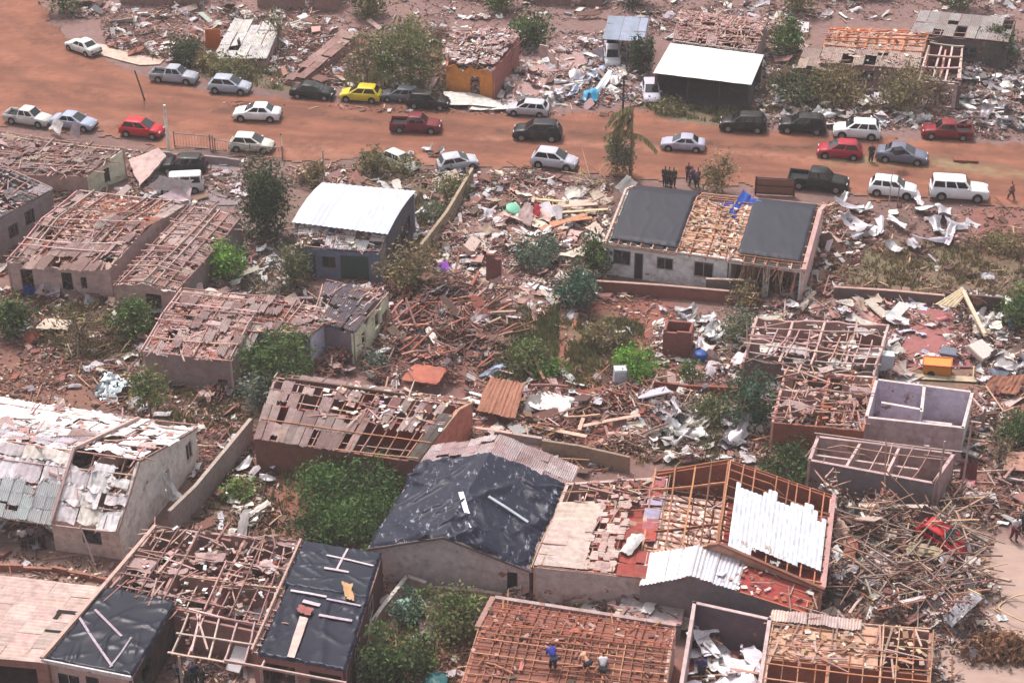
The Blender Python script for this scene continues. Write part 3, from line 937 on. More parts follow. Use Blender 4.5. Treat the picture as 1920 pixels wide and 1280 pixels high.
def car(kind, paint, u, v, yaw, label, z=0.02, group="vehicles along the dirt street", cat="car", name=None, tilt=(0, 0), scale=1.0, zc=0.7, loc=None):
    k = CAR[kind]
    p = at(u, v, zc) if loc is None else np.array(loc)
    names = dict(pickup="pickup_truck", suv="parked_suv", boxsuv="parked_suv", van="parked_van")
    root = empty(name or names.get(kind, "parked_car"), (p[0], p[1], z), label, "pickup truck" if kind == 'pickup' else cat, group)
    root.rotation_euler = (tilt[0], tilt[1], yaw)
    root.scale = (scale * .95,) * 3
    W = k['W'] / 2
    zb = 0.20
    mb = MB()
    rings = []
    for x, zd, wf in k['st']:
        w = W * wf
        end = wf < .9
        lo = zb + (0.08 if end else 0)
        half = [(0, lo), (w * .82, lo), (w * .98, lo + .10), (w, min(.55, zd - .05)), (w * .985, zd - .10), (w * .90, zd - .015), (w * .5, zd + .012)]
        ring = half + [(0, zd + .02)] + [(-y, zz) for y, zz in half[:0:-1]]
        rings.append([(x, y, zz) for y, zz in ring])
    n = len(rings[0])
    V = np.array(rings).reshape(-1, 3)
    Q = [[i * n + j, (i + 1) * n + j, (i + 1) * n + (j + 1) % n, i * n + (j + 1) % n] for i in range(len(rings) - 1) for j in range(n)]
    mb.block(V, Q, paint)
    for r, flip in ((rings[0], True), (rings[-1], False)):
        c = np.mean(r, 0)
        mb.tris(list(r) + [c], [[(j + 1) % n, j, n] if not flip else [j, (j + 1) % n, n] for j in range(n)][::1], paint)
    gb0, gb1, gr0, gr1 = k['g']
    zb_, zr = k['belt'] - .03, k['H']
    wb, wr = W * .93, W * .76
    def plan(x0, x1, w, z, r=0.12):
        return [(x0, -w + r, z), (x0 + r, -w, z), (x1 - r, -w, z), (x1, -w + r, z), (x1, w - r, z), (x1 - r, w, z), (x0 + r, w, z), (x0, w - r, z)]
    L0 = plan(gb0, gb1, wb, zb_); L1 = plan(lerp(gb0, gr0, .93), lerp(gb1, gr1, .93), lerp(wb, wr, .93), lerp(zb_, zr, .93))
    L2 = plan(gr0 + .06, gr1 - .06, wr - .05, zr); L3 = plan(gr0 + .4, gr1 - .4, wr - .3, zr + .035)
    V = np.array(L0 + L1 + L2 + L3)
    Q = [[i * 8 + j, i * 8 + (j + 1) % 8, (i + 1) * 8 + (j + 1) % 8, (i + 1) * 8 + j] for i in range(3) for j in range(8)]
    Q += [[24, 25, 26, 27], [24, 27, 28, 31], [28, 29, 30, 31]]
    mb.block(V, Q, paint)
    if 'bed' in k:
        b0, b1, bz = k['bed']
        for y0, y1 in ((-W * .99, -W * .99 + .07), (W * .99 - .07, W * .99)):
            mb.box((b0, y0, .62), (b1, y1, bz), paint)
        mb.box((b0 - .04, -W * .99 + .003, .45), (b0 + .04, W * .99 - .003, bz - .004), paint)
    build_local(mb, "car_body", M['paint'], root, True).data
    bodyobj = root.children[0]
    me = bodyobj.data
    if 'bed' in k:
        m2 = MB()
        m2.box((b0 + .06, -W * .88, .70), (b1 - .02, W * .88, .72), C(46, 46, 48))
        build_local(m2, "cargo_bed", M['rubber'], root)
    gl = C(26, 30, 34)
    def face(a0, a1, b1, b0, u0, u1, v0, v1, out):
        a0, a1, b0, b1 = map(np.array, (a0, a1, b0, b1))
        f = lambda uu, vv: (a0 * (1 - uu) + a1 * uu) * (1 - vv) + (b0 * (1 - uu) + b1 * uu) * vv
        q = [f(u0, v0), f(u1, v0), f(u1, v1), f(u0, v1)]
        nr = np.cross(q[1] - q[0], q[3] - q[0]); nr /= np.linalg.norm(nr)
        if np.dot(nr, out) < 0: nr = -nr
        q = [x + nr * .012 for x in q]
        m = MB()
        m.hexa([x - nr * .02 for x in q] + q, gl)
        return m
    q = lambda P, w, z: [(P[0], -w, z), (P[1], -w, z), (P[1], w, z), (P[0], w, z)]
    B, T = q((gb0, gb1), wb, zb_), q((gr0, gr1), wr, zr)
    build_local(face(B[1], B[2], T[2], T[1], .08, .92, .12, .92, (1, 0, 0)), "windscreen", M['glass'], root)
    build_local(face(B[0], B[3], T[3], T[0], .10, .90, .22, .88, (-1, 0, 0)), "rear_window", M['glass'], root)
    for d0, d1 in k['doors']:
        build_local(face(B[0], B[1], T[1], T[0], d0, d1, .18, .88, (0, -1, 0)), "side_window", M['glass'], root)
        build_local(face(B[3], B[2], T[2], T[3], d0, d1, .18, .88, (0, 1, 0)), "side_window", M['glass'], root)
    wr_ = 0.30 if kind in ('hatch', 'sedan', 'wagon') else 0.36
    for x in k['wx']:
        for sd in (-1, 1):
            m = MB()
            m.tube([(x, sd * (W - .16), wr_ + .03), (x, sd * (W + .006), wr_ + .03)], wr_ + .075, C(24, 23, 24), 18)
            build_local(m, "wheel_arch", M['rubber'], root)
            m = MB()
            m.tube([(x, sd * (W - .18), wr_), (x, sd * (W + .02), wr_), (x, sd * (W + .03), wr_)], [wr_, wr_, wr_ * .93], C(30, 29, 30), 18)
            wh = build_local(m, "wheel", M['rubber'], root)
            m = MB()
            m.tube([(x, sd * (W + .0), wr_), (x, sd * (W + .04), wr_)], wr_ * .62, C(168, 168, 172), 12)
            build_local(m, "rim", M['rim'], wh)
    xf, xr = k['st'][-1][0], k['st'][0][0]
    zf = k['st'][-2][1]; zrr = k['st'][1][1]
    xs = k['st'][-2][0]
    for sd in (-1, 1):
        m = MB(); m.box((xs - .05, sd * W * .62 - .17, zf - .16), (xs + .075, sd * W * .62 + .17, zf - .015), C(225, 228, 232))
        build_local(m, "headlight", M['lamp'], root)
        m = MB(); m.box((k['st'][1][0] - .045, sd * W * .70 - .10, zrr - .26), (k['st'][1][0] + .08, sd * W * .70 + .12, zrr - .06), C(150, 20, 22))
        build_local(m, "taillight", M['lamp'], root)
        m = MB(); m.box((gb1 - .42, sd * (W + .02) - .08, k['belt'] - .02), (gb1 - .28, sd * (W + .02) + .10, k['belt'] + .11), paint)
        build_local(m, "wing_mirror", M['paint'], root)
    m = MB(); m.box((xf - .14, -W * .80, .30), (xf + .03, W * .80, .46), C(48, 46, 46))
    build_local(m, "front_bumper", M['plastic'], root)
    m = MB(); m.box((xr - .04, -W * .84, .32), (xr + .12, W * .84, .50), C(48, 46, 46))
    build_local(m, "rear_bumper", M['plastic'], root)
    return root

# ------------------------------------------------------------------ plants
def leaves(mb, cen, rad, n, size, cols, clumps=26, spread=0.34, hollow=0.45, droop=0.0):
    cen, rad = np.asarray(cen, float), np.asarray(rad, float)
    d = rng.normal(0, 1, (clumps, 3)); d /= np.linalg.norm(d, axis=1)[:, None]
    r = rng.uniform(hollow, 1.0, (clumps, 1)) * rng.choice([.8, 1.0, 1.22], (clumps, 1))
    cc = d * r
    cc = cc + rng.normal(0, .16, (1, 3)) * [1, 1, .4]
    ccol = vary(cols, clumps, 0.25, 0.06)
    cs = rng.uniform(.45, 1.45, clumps) * (.55 + .5 * rng.random(clumps))
    k = rng.integers(0, clumps, n)
    off = rng.normal(0, 1, (n, 3)) * spread * cs[k][:, None]
    p = (cc[k] + off)
    ln = np.linalg.norm(p, axis=1, keepdims=True)
    p = np.where(ln > 1.5, p / ln * rng.uniform(.9, 1.5, (n, 1)), p)
    p = p * rad + cen
    p[:, 2] -= droop * rng.random(n)
    p[:, 2] = np.maximum(p[:, 2], 0.06)
    a = rng.normal(0, 1, (n, 3)); a /= np.linalg.norm(a, axis=1)[:, None]
    b = rng.normal(0, 1, (n, 3)); b -= a * (a * b).sum(1)[:, None]; b /= np.linalg.norm(b, axis=1)[:, None]
    s = size * rng.uniform(.35, 1.5, (n, 1))
    v = np.stack([p - a * s, p - b * s * .45, p + a * s, p + b * s * .45], 1)
    q = np.arange(n * 4).reshape(n, 4)
    mb.block(v.reshape(-1, 3), q, vary(cols, n, .18, .05) * .5 + ccol[k] * .5)

G_DARK = [C(70, 87, 56), C(56, 73, 46), C(87, 102, 65)]
G_MID = [C(95, 122, 63), C(78, 104, 56), C(117, 139, 78)]
G_BRIGHT = [C(119, 168, 65), C(102, 148, 56), C(146, 185, 85)]
G_OLIVE = [C(134, 131, 87), C(112, 112, 75), C(163, 153, 107)]
G_DRY = [C(118, 100, 82), C(140, 122, 100), C(128, 104, 84)] + [C(170, 148, 102), C(146, 131, 87), C(190, 165, 119)]
G_TEAL = [C(73, 112, 90), C(61, 95, 78), C(92, 129, 102)]
G_GREY = [C(119, 134, 117), C(102, 117, 104), C(141, 148, 126)]
TRUNK = C(128, 108, 94)

def tree(name, u, v, hgt, r, cols, label, n=2600, size=0.17, trunk=0.10, base=0.25, rz=None, bare=0, clumps=26, group=None, spread=.34, hollow=.45, cat=None, ry=None, lean=(0, 0)):
    n = int(n * .82); spread *= 1.08
    if 'tree' in name: bare += 4
    p = at(u, v)
    root = empty(name, tuple(p), label, cat or ("tree" if 'tree' in name or 'palm' in name else "bush"), group)
    zc = hgt * (base + 1) / 2
    rz = rz or hgt * (1 - base) / 2
    cx = p + np.array([lean[0], lean[1], 0])
    mb = MB()
    top = cx + [0, 0, zc + rz * .4]
    kpts = [p + [0, 0, -.1], p + (cx - p) * .3 + [rng.normal(0, .05), rng.normal(0, .05), zc * .5], cx + [rng.normal(0, .1), rng.normal(0, .1), zc * .9], top]
    mb.tube(kpts, [trunk, trunk * .8, trunk * .55, trunk * .2], TRUNK, 8)
    for i in range(7 + bare):
        a = rng.uniform(0, 6.28); f = rng.uniform(.25, .8)
        s = kpts[1] + (kpts[2] - kpts[1]) * f
        e = cx + np.array([math.cos(a) * r * rng.uniform(.5, 1.18), math.sin(a) * (ry or r) * rng.uniform(.5, 1.15), zc + rz * rng.uniform(-.4, 1.12)])
        m = (s + e) / 2 + np.array([0, 0, .12 * r])
        mb.tube([s, m, e], [trunk * .45, trunk * .3, trunk * .1], TRUNK, 5)
        if bare:
            for _ in range(2):
                e2 = e + rng.normal(0, .35 * r, 3)
                mb.tube([m, (m + e2) / 2, e2], [trunk * .22, trunk * .15, trunk * .06], TRUNK, 4)
    mb.build("trunk" if cat != "bush" else "stems", M['bark'], root)
    if n:
        mb = MB()
        leaves(mb, cx + [0, 0, zc], (r, ry or r, rz), n, size, cols, clumps, spread, hollow)
        mb.build("crown", M['leaf'], root)
    return root

def grass(label, px, dens, cols, hgt=0.35, name="grass"):
    poly = wpoly(px)
    n = int(poly_area(np.array(poly)[:, :2]) * dens)
    # tufts gather in patches
    p = sample_poly(poly, n * 2)
    k = np.sin(p[:, 0] * 1.3 + 1.7 * np.sin(p[:, 1] * .7)) * np.sin(p[:, 1] * 1.1 + np.sin(p[:, 0] * .9)) + rng.normal(0, .45, len(p))
    p = p[np.argsort(-k)][:n]
    mb = MB()
    nb = 5
    P = np.repeat(p, nb, 0) + rng.normal(0, .10, (n * nb, 2))
    N = len(P)
    a = rng.uniform(0, 6.28, N); hh = hgt * rng.uniform(.4, 1.2, N); w = rng.uniform(.03, .07, N); ln = rng.normal(0, .25, (N, 2)) * hh[:, None]
    b0 = np.c_[P - np.c_[np.cos(a), np.sin(a)] * w[:, None], np.full(N, -.04)]
    b1 = np.c_[P + np.c_[np.cos(a), np.sin(a)] * w[:, None], np.full(N, -.04)]
    t = np.c_[P + ln, hh]
    v = np.stack([b0, b1, t], 1)
    mb.tris(v.reshape(-1, 3), np.arange(N * 3).reshape(N, 3), np.repeat(vary(cols, n, .2, .05), nb, 0))
    return tag(mb.build(name, M['leaf']), label, "grass", kind='stuff')

# ------------------------------------------------------------------ people
PM = {}
def cmat(name, col, rough=0.9):
    key = (name, tuple(round(x, 3) for x in col))
    if key not in PM:
        m = bpy.data.materials.new(name); m.use_nodes = True
        nt = m.node_tree; b = nt.nodes['Principled BSDF']
        no = nt.nodes.new("ShaderNodeTexNoise"); no.inputs['Scale'].default_value = 9
        mx = nt.nodes.new("ShaderNodeMix"); mx.data_type = 'RGBA'
        mx.inputs[6].default_value = (*[c * .82 for c in col], 1); mx.inputs[7].default_value = (*[min(1, c * 1.15) for c in col], 1)
        nt.links.new(no.outputs['Fac'], mx.inputs[0]); nt.links.new(mx.outputs[2], b.inputs['Base Color'])
        b.inputs['Roughness'].default_value = rough
        PM[key] = m
    return PM[key]

def skin_obj(name, V, E, R, material, root, rootv=0, sub=1):
    me = bpy.data.meshes.new(name)
    me.from_pydata([tuple(v) for v in V], E, [])
    o = bpy.data.objects.new(name, me)
    COL.objects.link(o)
    o.parent = root
    o.modifiers.new("skin", 'SKIN')
    for i, r in enumerate(R):
        sv = me.skin_vertices[0].data[i]
        sv.radius = (r, r) if not hasattr(r, '__len__') else r
        sv.use_root = (i == rootv)
    o.modifiers['skin'].use_smooth_shade = True
    s = o.modifiers.new("subsurf", 'SUBSURF'); s.levels = sub; s.render_levels = sub
    me.materials.append(material)
    return o

def person(u, v, z, yaw, pose, shirt, legs, label, group=None, skin=C(150, 100, 78), hair=C(38, 30, 28), sc=1.0, sleeves=True, hat=None, bare=False, shorts=False):
    p = at(u, v, z)
    root = empty("person", tuple(p), label, "person", group)
    root.rotation_euler = (0, 0, yaw)
    root.scale = (sc,) * 3
    bend = {'stand': 0.03, 'walk': 0.10, 'bend': 0.95, 'crouch': 0.75, 'carry': 0.12}[pose]
    ph = {'crouch': .52}.get(pose, .93)
    px = {'crouch': -.12, 'bend': -.14}.get(pose, 0)
    pel = np.array([px, 0, ph])
    sp = lambda d, y=0.0: pel + np.array([math.sin(bend) * d, y, math.cos(bend) * d])
    joints, edges, rad = [], [], []
    def J(c, r, parent=None):
        joints.append(np.array(c, float)); rad.append(r)
        if parent is not None: edges.append((parent, len(joints) - 1))
        return len(joints) - 1
    iP = J(pel, (.115, .085)); iS = J(sp(.24), (.105, .08), iP); iC = J(sp(.44), (.125, .085), iS); iN = J(sp(.575), .052, iC)
    hb = bend * .55
    hd = lambda d, f=0.0: sp(.575) + np.array([math.sin(hb) * d + math.cos(hb) * f, 0, math.cos(hb) * d - math.sin(hb) * f])
    iH = J(hd(.10, .015), (.078, .088), iN); iT = J(hd(.20, .01), (.072, .082), iH)
    J(hd(.11, .095), .014, iH)      # nose
    hands = []
    for sd in (-1, 1):
        sh = sp(.47, sd * .185)
        if pose == 'walk': el, wr = sh + [sd * .10, sd * .05, -.27], sh + [.05 + sd * .22, sd * .04, -.50]
        elif pose == 'carry': el, wr = sh + [.06, sd * .06, -.26], sh + [.28, -sd * .02, -.30]
        elif pose == 'bend': el, wr = sh + [.05, sd * .05, -.27], sh + [.16, sd * .01, -.50]
        elif pose == 'crouch': el, wr = sh + [.12, sd * .06, -.22], sh + [.30, sd * .02, -.36]
        else: el, wr = sh + [.02 if sd > 0 else -.03, sd * .07, -.28], sh + [.08 if sd > 0 else .14, sd * .03, -.52]
        a = J(sh, .054, iC); b = J(el, .040, a); c = J(wr, .029, b)
        d = (wr - el) / np.linalg.norm(wr - el)
        pm = J(wr + d * .075, (.036, .020), c)
        side = np.cross(d, [0, sd, 0.2]); side /= np.linalg.norm(side)
        for k, (o_, ln) in enumerate(((-.030, .066), (-.010, .078), (.011, .074), (.030, .058))):
            r0 = J(wr + d * .10 + side * o_, .0095, pm)
            J(wr + d * (.10 + ln * .55) + side * o_ * 1.1 + np.array([.006, -sd * .012, 0]), .0088, r0)
            J(wr + d * (.10 + ln) + side * o_ * 1.1 + np.array([.012, -sd * .034, 0]), .0080, len(joints) - 1)
        t0 = J(wr + d * .035 + side * -.042, .0105, c)
        J(wr + d * .075 + side * -.066 + np.array([.01, -sd * .012, 0]), .009, t0)
        hands.append((sh, el, wr))
    lg = []
    for sd in (-1, 1):
        hp = pel + [0, sd * .095, -.05]
        st = {'walk': .24 * sd, 'carry': .10 * sd, 'bend': .07 * sd}.get(pose, .02 * sd)
        if pose == 'crouch': kn, an = np.array([.30 + .05 * sd, sd * .16, .46]), np.array([.02 + .12 * sd, sd * .13, .09])
        else: kn, an = np.array([px * .3 + st * .6 + .03, sd * .10, .50]), np.array([st - (.06 if st < 0 else 0), sd * .11, .09])
        a = J(hp, .080, iP); b = J(kn, .052, a); c = J(an, .036, b); J(an + [.15, sd * .02, -.05], .034, c)
        lg.append((hp, kn, an))
    body = skin_obj("body", joints, edges, rad, cmat("skin", skin, .7), root)
    # clothing: closed tubes a little larger than the limbs, ending at cuffs, waist and hems
    if not bare:
        V, E, R = [pel + [0, 0, .02], sp(.24), sp(.44), sp(.55)], [(0, 1), (1, 2), (2, 3)], [(.190, .150), (.180, .145), (.215, .155), .105]
        for sh, el, wr in hands:
            i = len(V)
            V += [sh, lerp(sh, el, .75 if not sleeves else 1.0)]; R += [.108, .082]; E += [(2, i), (i, i + 1)]
        skin_obj("shirt", V, E, R, cmat("shirt", shirt), root)
    V, E, R = [pel], [], [(.200, .155)]
    for hp, kn, an in lg:
        i = len(V)
        if shorts: V += [hp, lerp(hp, kn, .9)]; R += [.145, .115]; E += [(0, i), (i, i + 1)]
        else: V += [hp, kn, lerp(kn, an, .92)]; R += [.145, .105, .080]; E += [(0, i), (i, i + 1), (i + 1, i + 2)]
    skin_obj("trousers", V, E, R, cmat("trousers", legs), root)
    hc = hair if hat is None else hat
    skin_obj("hair" if hat is None else "cap", [hd(.17, -.03), hd(.225, .0), hd(.20, .045)], [(0, 1), (1, 2)], [(.080, .088), (.066, .076), (.052, .06)], cmat("hair", hc, .9), root)
    for sd in (-1, 1):
        m = MB()
        an = lg[0 if sd < 0 else 1][2]
        m.tube([an + [-.07, 0, -.05], an + [.04, 0, -.045], an + [.18, sd * .02, -.055]], [.042, .050, .034], C(48, 44, 44), 8)
        build_local(m, "shoe", M['rubber'], root)
    return root

# ------------------------------------------------------------------ single pieces of debris
def plank(px0, px1, z0, z1, w, label, col=None, group=None, name="loose_plank", th=0.04, mt='wood', cat="plank", on=None, up=.3):
    mb = MB()
    a, b = (at(*px0, z0), at(*px1, z1)) if on is None else (on.hit(*px0, up), on.hit(*px1, up))
    mid = (a + b) / 2 + rng.normal(0, .02, 3)
    c = vary(col if col is not None else WOOD, 1, .1)[0]
    mb.bar(a, mid, w, th, c); mb.bar(mid, b, w * .97, th * .96, c)
    return tag(mb.build(name, M[mt]), label, cat, group)

def panel(px4, zs, label, col, name="roof_sheet", cat="sheet", bend=0.12, n=(9, 7), mt='sheet', group=None, ribs=0, th=0.015, jag=0.04):
    """A bent sheet between four photographed corners with heights zs."""
    c = [np.array(at(u, v, z)) for (u, v), z in zip(px4, zs)]
    a, b = n
    if ribs: a = ribs * 2 + 1
    P = np.zeros((a, b, 3))
    ph = rng.uniform(0, 6.28, 3)
    for i in range(a):
        for j in range(b):
            s, t = i / (a - 1), j / (b - 1)
            p = c[0] * (1 - s) * (1 - t) + c[1] * s * (1 - t) + c[2] * s * t + c[3] * (1 - s) * t
            zz = bend * (math.sin(s * 4 + ph[0]) * .6 + math.sin(t * 5 + ph[1]) * .4 + rng.normal(0, .15)) + (0.03 * (1 if i % 2 else -1) if ribs else 0)
            P[i, j] = p + [rng.normal(0, jag), rng.normal(0, jag), zz]
    P[..., 2] = np.maximum(P[..., 2], .04)
    mb = MB()
    cc = vary(col, 1, .04, .01)[0]
    mb.grid(P, cc)
    mb.grid(P[:, ::-1] - [0, 0, th], cc)
    return tag(mb.build(name, M[mt], smooth=not ribs), label, cat, group)

def scatter_things(px, n, maker):
    for q in sample_poly(wpoly(px), n): maker(q)

def crumpled(q, sx, sy, col, label, group, name="metal_sheet", z=0.15, bend=0.3, mt='metal', tilt=.25, curl=None, cat="sheet"):
    """One torn sheet with rolled or folded edges."""
    a, b = 12, 7
    yaw = rng.uniform(0, 6.28)
    ph = rng.uniform(0, 6.28, 4)
    cu = curl if curl is not None else rng.uniform(-2.2, 2.2)
    P = np.zeros((a, b, 3))
    for i in range(a):
        for j in range(b):
            s, t = i / (a - 1) - .5, j / (b - 1) - .5
            ang = cu * s
            x = math.sin(ang) / (cu if abs(cu) > .05 else 1) * sx if abs(cu) > .05 else s * sx
            zz = abs((1 - math.cos(ang)) / (cu if abs(cu) > .05 else 1)) * sx * .7 if abs(cu) > .05 else 0
            zz += bend * .4 * (math.sin(5 * s + ph[0] + 3 * t) + math.sin(7 * t + ph[1]))
            P[i, j] = (x + rng.normal(0, .03), t * sy * (1 + .2 * math.sin(4 * s + ph[2])) + rng.normal(0, .03), zz)
    R = rotmats(np.array([yaw]), rng.normal(0, tilt, 1), rng.normal(0, tilt, 1))[0]
    P = P @ R.T
    P[..., 2] -= P[..., 2].min()
    P += [q[0], q[1], z]
    mb = MB()
    c = vary(col, 1, .06, .015)[0]
    mb.grid(P, c); mb.grid(P[:, ::-1] - [0, 0, .012], c)
    return tag(mb.build(name, M[mt], smooth=True), label, cat, group)

def post(u, v, h, r, col, label, name="utility_pole", cat="pole", top=None, mt='concrete', k=8):
    mb = MB()
    a = at(u, v)
    b = a + np.array([0, 0, h]) if top is None else at(*top)
    mb.tube([a + [0, 0, -.2], (a + b) / 2, b], [r, r * .88, r * .72], col, k)
    return tag(mb.build(name, M[mt]), label, cat)

# ------------------------------------------------------------------ the ground of the place
RED, REDD = C(148, 92, 80), C(128, 82, 74)
GRASSC, OLIVE = C(112, 104, 78), C(122, 106, 84)
GREYS, PINKS, TAN = C(128, 114, 114), C(148, 116, 112), C(190, 158, 138)
make_ground([
    ([(-60, 0), (1990, -40), (1990, 300), (1300, 250), (700, 200), (150, 90), (-60, 90)], PINKS, .6),
    ([(380, 95), (520, 110), (640, 150), (520, 170), (380, 140)], GRASSC, .9),
    ([(640, 60), (840, 60), (840, 180), (660, 180)], OLIVE, .9),
    ([(1430, 70), (1720, 120), (1720, 230), (1430, 210)], OLIVE, .66),
    ([(1200, 195), (1420, 205), (1400, 240), (1200, 215)], GRASSC, .9),
    ([(960, 70), (1130, 70), (1160, 170), (960, 190)], PINKS, 1),
    ([(285, 290), (460, 300), (455, 400), (300, 400)], GREYS, 1),
    ([(640, 320), (880, 320), (850, 360), (640, 360)], OLIVE, .66),
    ([(770, 350), (890, 340), (840, 480), (760, 560)], OLIVE, .66),
    ([(450, 400), (560, 430), (560, 560), (430, 560)], GREYS, .66),
    ([(820, 340), (1140, 340), (1120, 540), (830, 540)], PINKS, .9),
    ([(1540, 470), (1920, 440), (1930, 560), (1540, 560)], OLIVE, 1),
    ([(1560, 450), (1780, 440), (1780, 500), (1560, 520)], GRASSC, .7),
    ([(1560, 380), (1820, 380), (1800, 450), (1560, 450)], C(128, 98, 92), 1),
    ([(1820, 390), (1930, 380), (1930, 470), (1830, 480)], RED, .66),
    ([(0, 630), (150, 640), (240, 760), (-20, 760)], C(138, 98, 84), .9),
    ([(60, 560), (310, 560), (270, 680), (60, 660)], GRASSC, .7),
    ([(290, 700), (480, 700), (480, 830), (320, 820)], OLIVE, .7),
    ([(330, 780), (470, 770), (470, 840), (360, 840)], REDD, .5),
    ([(700, 500), (960, 520), (960, 720), (700, 740)], C(140, 94, 84), .9),
    ([(920, 570), (1060, 570), (1040, 720), (920, 720)], GRASSC, 1),
    ([(1010, 560), (1260, 560), (1280, 720), (990, 740)], RED, 1),
    ([(1060, 590), (1180, 590), (1210, 720), (1060, 730)], GRASSC, .7),
    ([(880, 710), (1240, 700), (1240, 850), (880, 860)], RED, .9),
    ([(1170, 760), (1440, 760), (1400, 870), (1190, 870)], GRASSC, .6),
    ([(1190, 660), (1400, 680), (1400, 760), (1190, 750)], REDD, .9),
    ([(400, 830), (560, 860), (560, 1010), (380, 1010)], OLIVE, .6),
    ([(490, 860), (590, 870), (580, 1010), (500, 1000)], RED, 1),
    ([(700, 1180), (920, 1180), (880, 1300), (680, 1300)], C(178, 122, 104), .9),
    ([(1590, 560), (1810, 570), (1830, 700), (1640, 700)], C(160, 104, 98), 1),
    ([(1660, 690), (1930, 700), (1930, 730), (1640, 715)], OLIVE, .66),
    ([(1820, 700), (1940, 700), (1940, 960), (1830, 960)], C(160, 112, 96), .66),
    ([(1820, 1010), (1960, 1010), (1960, 1340), (1740, 1340), (1760, 1200)], C(178, 150, 138), 1),
    ([(-40, 1035), (230, 1050), (190, 1110), (-40, 1090)], C(170, 138, 126), 1),
    ([(1270, 1210), (1440, 1230), (1420, 1320), (1270, 1320)], RED, 1),
    ([(1540, 950), (1850, 960), (1850, 1160), (1520, 1150)], C(140, 116, 104), 1),
])
ROADC = C(146, 94, 74)
TRK = C(98, 66, 52)
RUT = C(112, 72, 58)
make_road("dirt_road", [(-200, -80), (40, -80), (80, 10), (104, 48), (150, 92), (270, 140), (400, 172), (560, 186), (700, 190), (830, 204), (960, 216), (1120, 208), (1220, 206), (1350, 243), (1500, 248), (1640, 258), (1760, 258), (2100, 285), (2100, 400), (1900, 388), (1600, 372), (1500, 350), (1400, 350), (1200, 338), (1000, 316), (880, 318), (700, 306), (610, 304), (530, 304), (325, 278), (250, 258), (0, 240), (-160, 232)], ROADC, "wide street of packed red clay with worn wheel tracks", 0.045,
    [([(410, 205), (560, 213), (720, 231), (1000, 251), (1250, 267), (1560, 284), (1760, 304), (1960, 326)], 1.0, TRK, .85, .05),
     ([(230, 200), (330, 205), (440, 214)], .8, TRK, .6, .03), ([(-60, 150), (150, 160), (420, 190), (830, 215), (1300, 250), (1960, 298)], .5, RUT, .6, -.02), ([(-60, 190), (200, 200), (520, 240), (900, 272), (1300, 300), (1960, 352)], .5, RUT, .55, -.02),
     ([(420, 250), (900, 284), (1300, 314), (1960, 370)], .45, RUT, .55, -.02), ([(-60, 60), (150, 140), (430, 200)], .7, RUT, .5, -.02), ([(-60, 100), (120, 190), (240, 240)], .6, RUT, .45, -.02),
     ([(1560, 300), (1740, 308), (1980, 336)], 1.1, C(150, 128, 96), .8, .04), ([(900, 262), (1300, 284), (1560, 300)], .5, C(176, 126, 104), .5, 0), ([(100, 220), (500, 280), (860, 305)], .9, C(170, 122, 104), .5, 0)], C(140, 108, 92))
sheet_ground("pavement", [(150, 78), (215, 88), (310, 112), (300, 122), (262, 124), (190, 105), (150, 92)], C(214, 188, 172), "pale concrete pavement beside the street", 0.08, M['concrete'], 2, .05)
sheet_ground("pavement", [(965, 90), (1090, 90), (1120, 150), (1000, 196), (950, 190)], C(184, 150, 146), "pinkish concrete yard slab", 0.06, M['concrete'], 2, .08)
sheet_ground("pavement", [(290, 300), (455, 308), (450, 385), (330, 385), (270, 340)], C(146, 130, 132), "grey concrete yard of the white car", 0.06, M['concrete'], 2, .06)
sheet_ground("pavement", [(1590, 575), (1800, 585), (1820, 690), (1655, 688)], C(164, 104, 102), "red painted floor slab of a house that is gone", 0.09, M['concrete'], 2, .05)
sheet_ground("pavement", [(918, 812), (1030, 830), (1015, 868), (905, 850)], C(160, 140, 140), "grey floor slab behind the black tarpaulin roof", 0.09, M['concrete'], 2, .03)
sheet_ground("pavement", [(830, 540), (1150, 540), (1090, 600), (830, 590)], C(146, 114, 110), "pink floor slab under fine debris", 0.05, M['concrete'], 1.5, .2)
sheet_ground("pavement", [(1655, 700), (1900, 712), (1905, 722), (1655, 710)], C(196, 178, 150), "cream concrete edge of the red floor", 0.13, M['concrete'], 2, .03)
sheet_ground("path", [(1850, 1020), (1960, 1030), (1960, 1360), (1740, 1360), (1790, 1220)], C(184, 156, 144), "dusty tan side street", 0.04, M['road'], 1, .2)

# ------------------------------------------------------------------ houses along the south side of the street
GW = C(168, 160, 166)
LATH = [C(190, 154, 146), C(170, 134, 126), C(202, 170, 162), C(150, 114, 106)]
# far left: tan roof with the pale green end wall
h = House("ruined_house", "small house with broken tan roof and pale green end wall near the white pickup", (-90, 322, 2.0), (163, 330, 1.6), (233, 278, 2.6), (-20, 246, 2.8), pale=1.35)
h.walls({'F': C(168, 142, 134), 'R': C(206, 208, 184), 'B': C(170, 140, 134), 'L': C(170, 140, 134)}, {'R': [(.42, .56, .35, 1.55, 'window')]}, cap=None)
h.sheets(11, 6, keep=.88, jit=1.2, torn=.5, dz=-.10, pal=PINK + SHEETP, name='loose_roofing'); h.frame(14, 10, miss=.2, w=.09, col=LATH, sag=.06); h.sheets(13, 6, keep=.3, jit=1.4, torn=.6, pal=SHEETP + BEIGE); h.tiles(dens=3.5, planks=1.2, shts=.1, dz=-.05)
h.inside("splinters inside the house with the pale green end wall", 3, 1)
h.skirt("rubble against the foot of the pale green end wall house", "F")
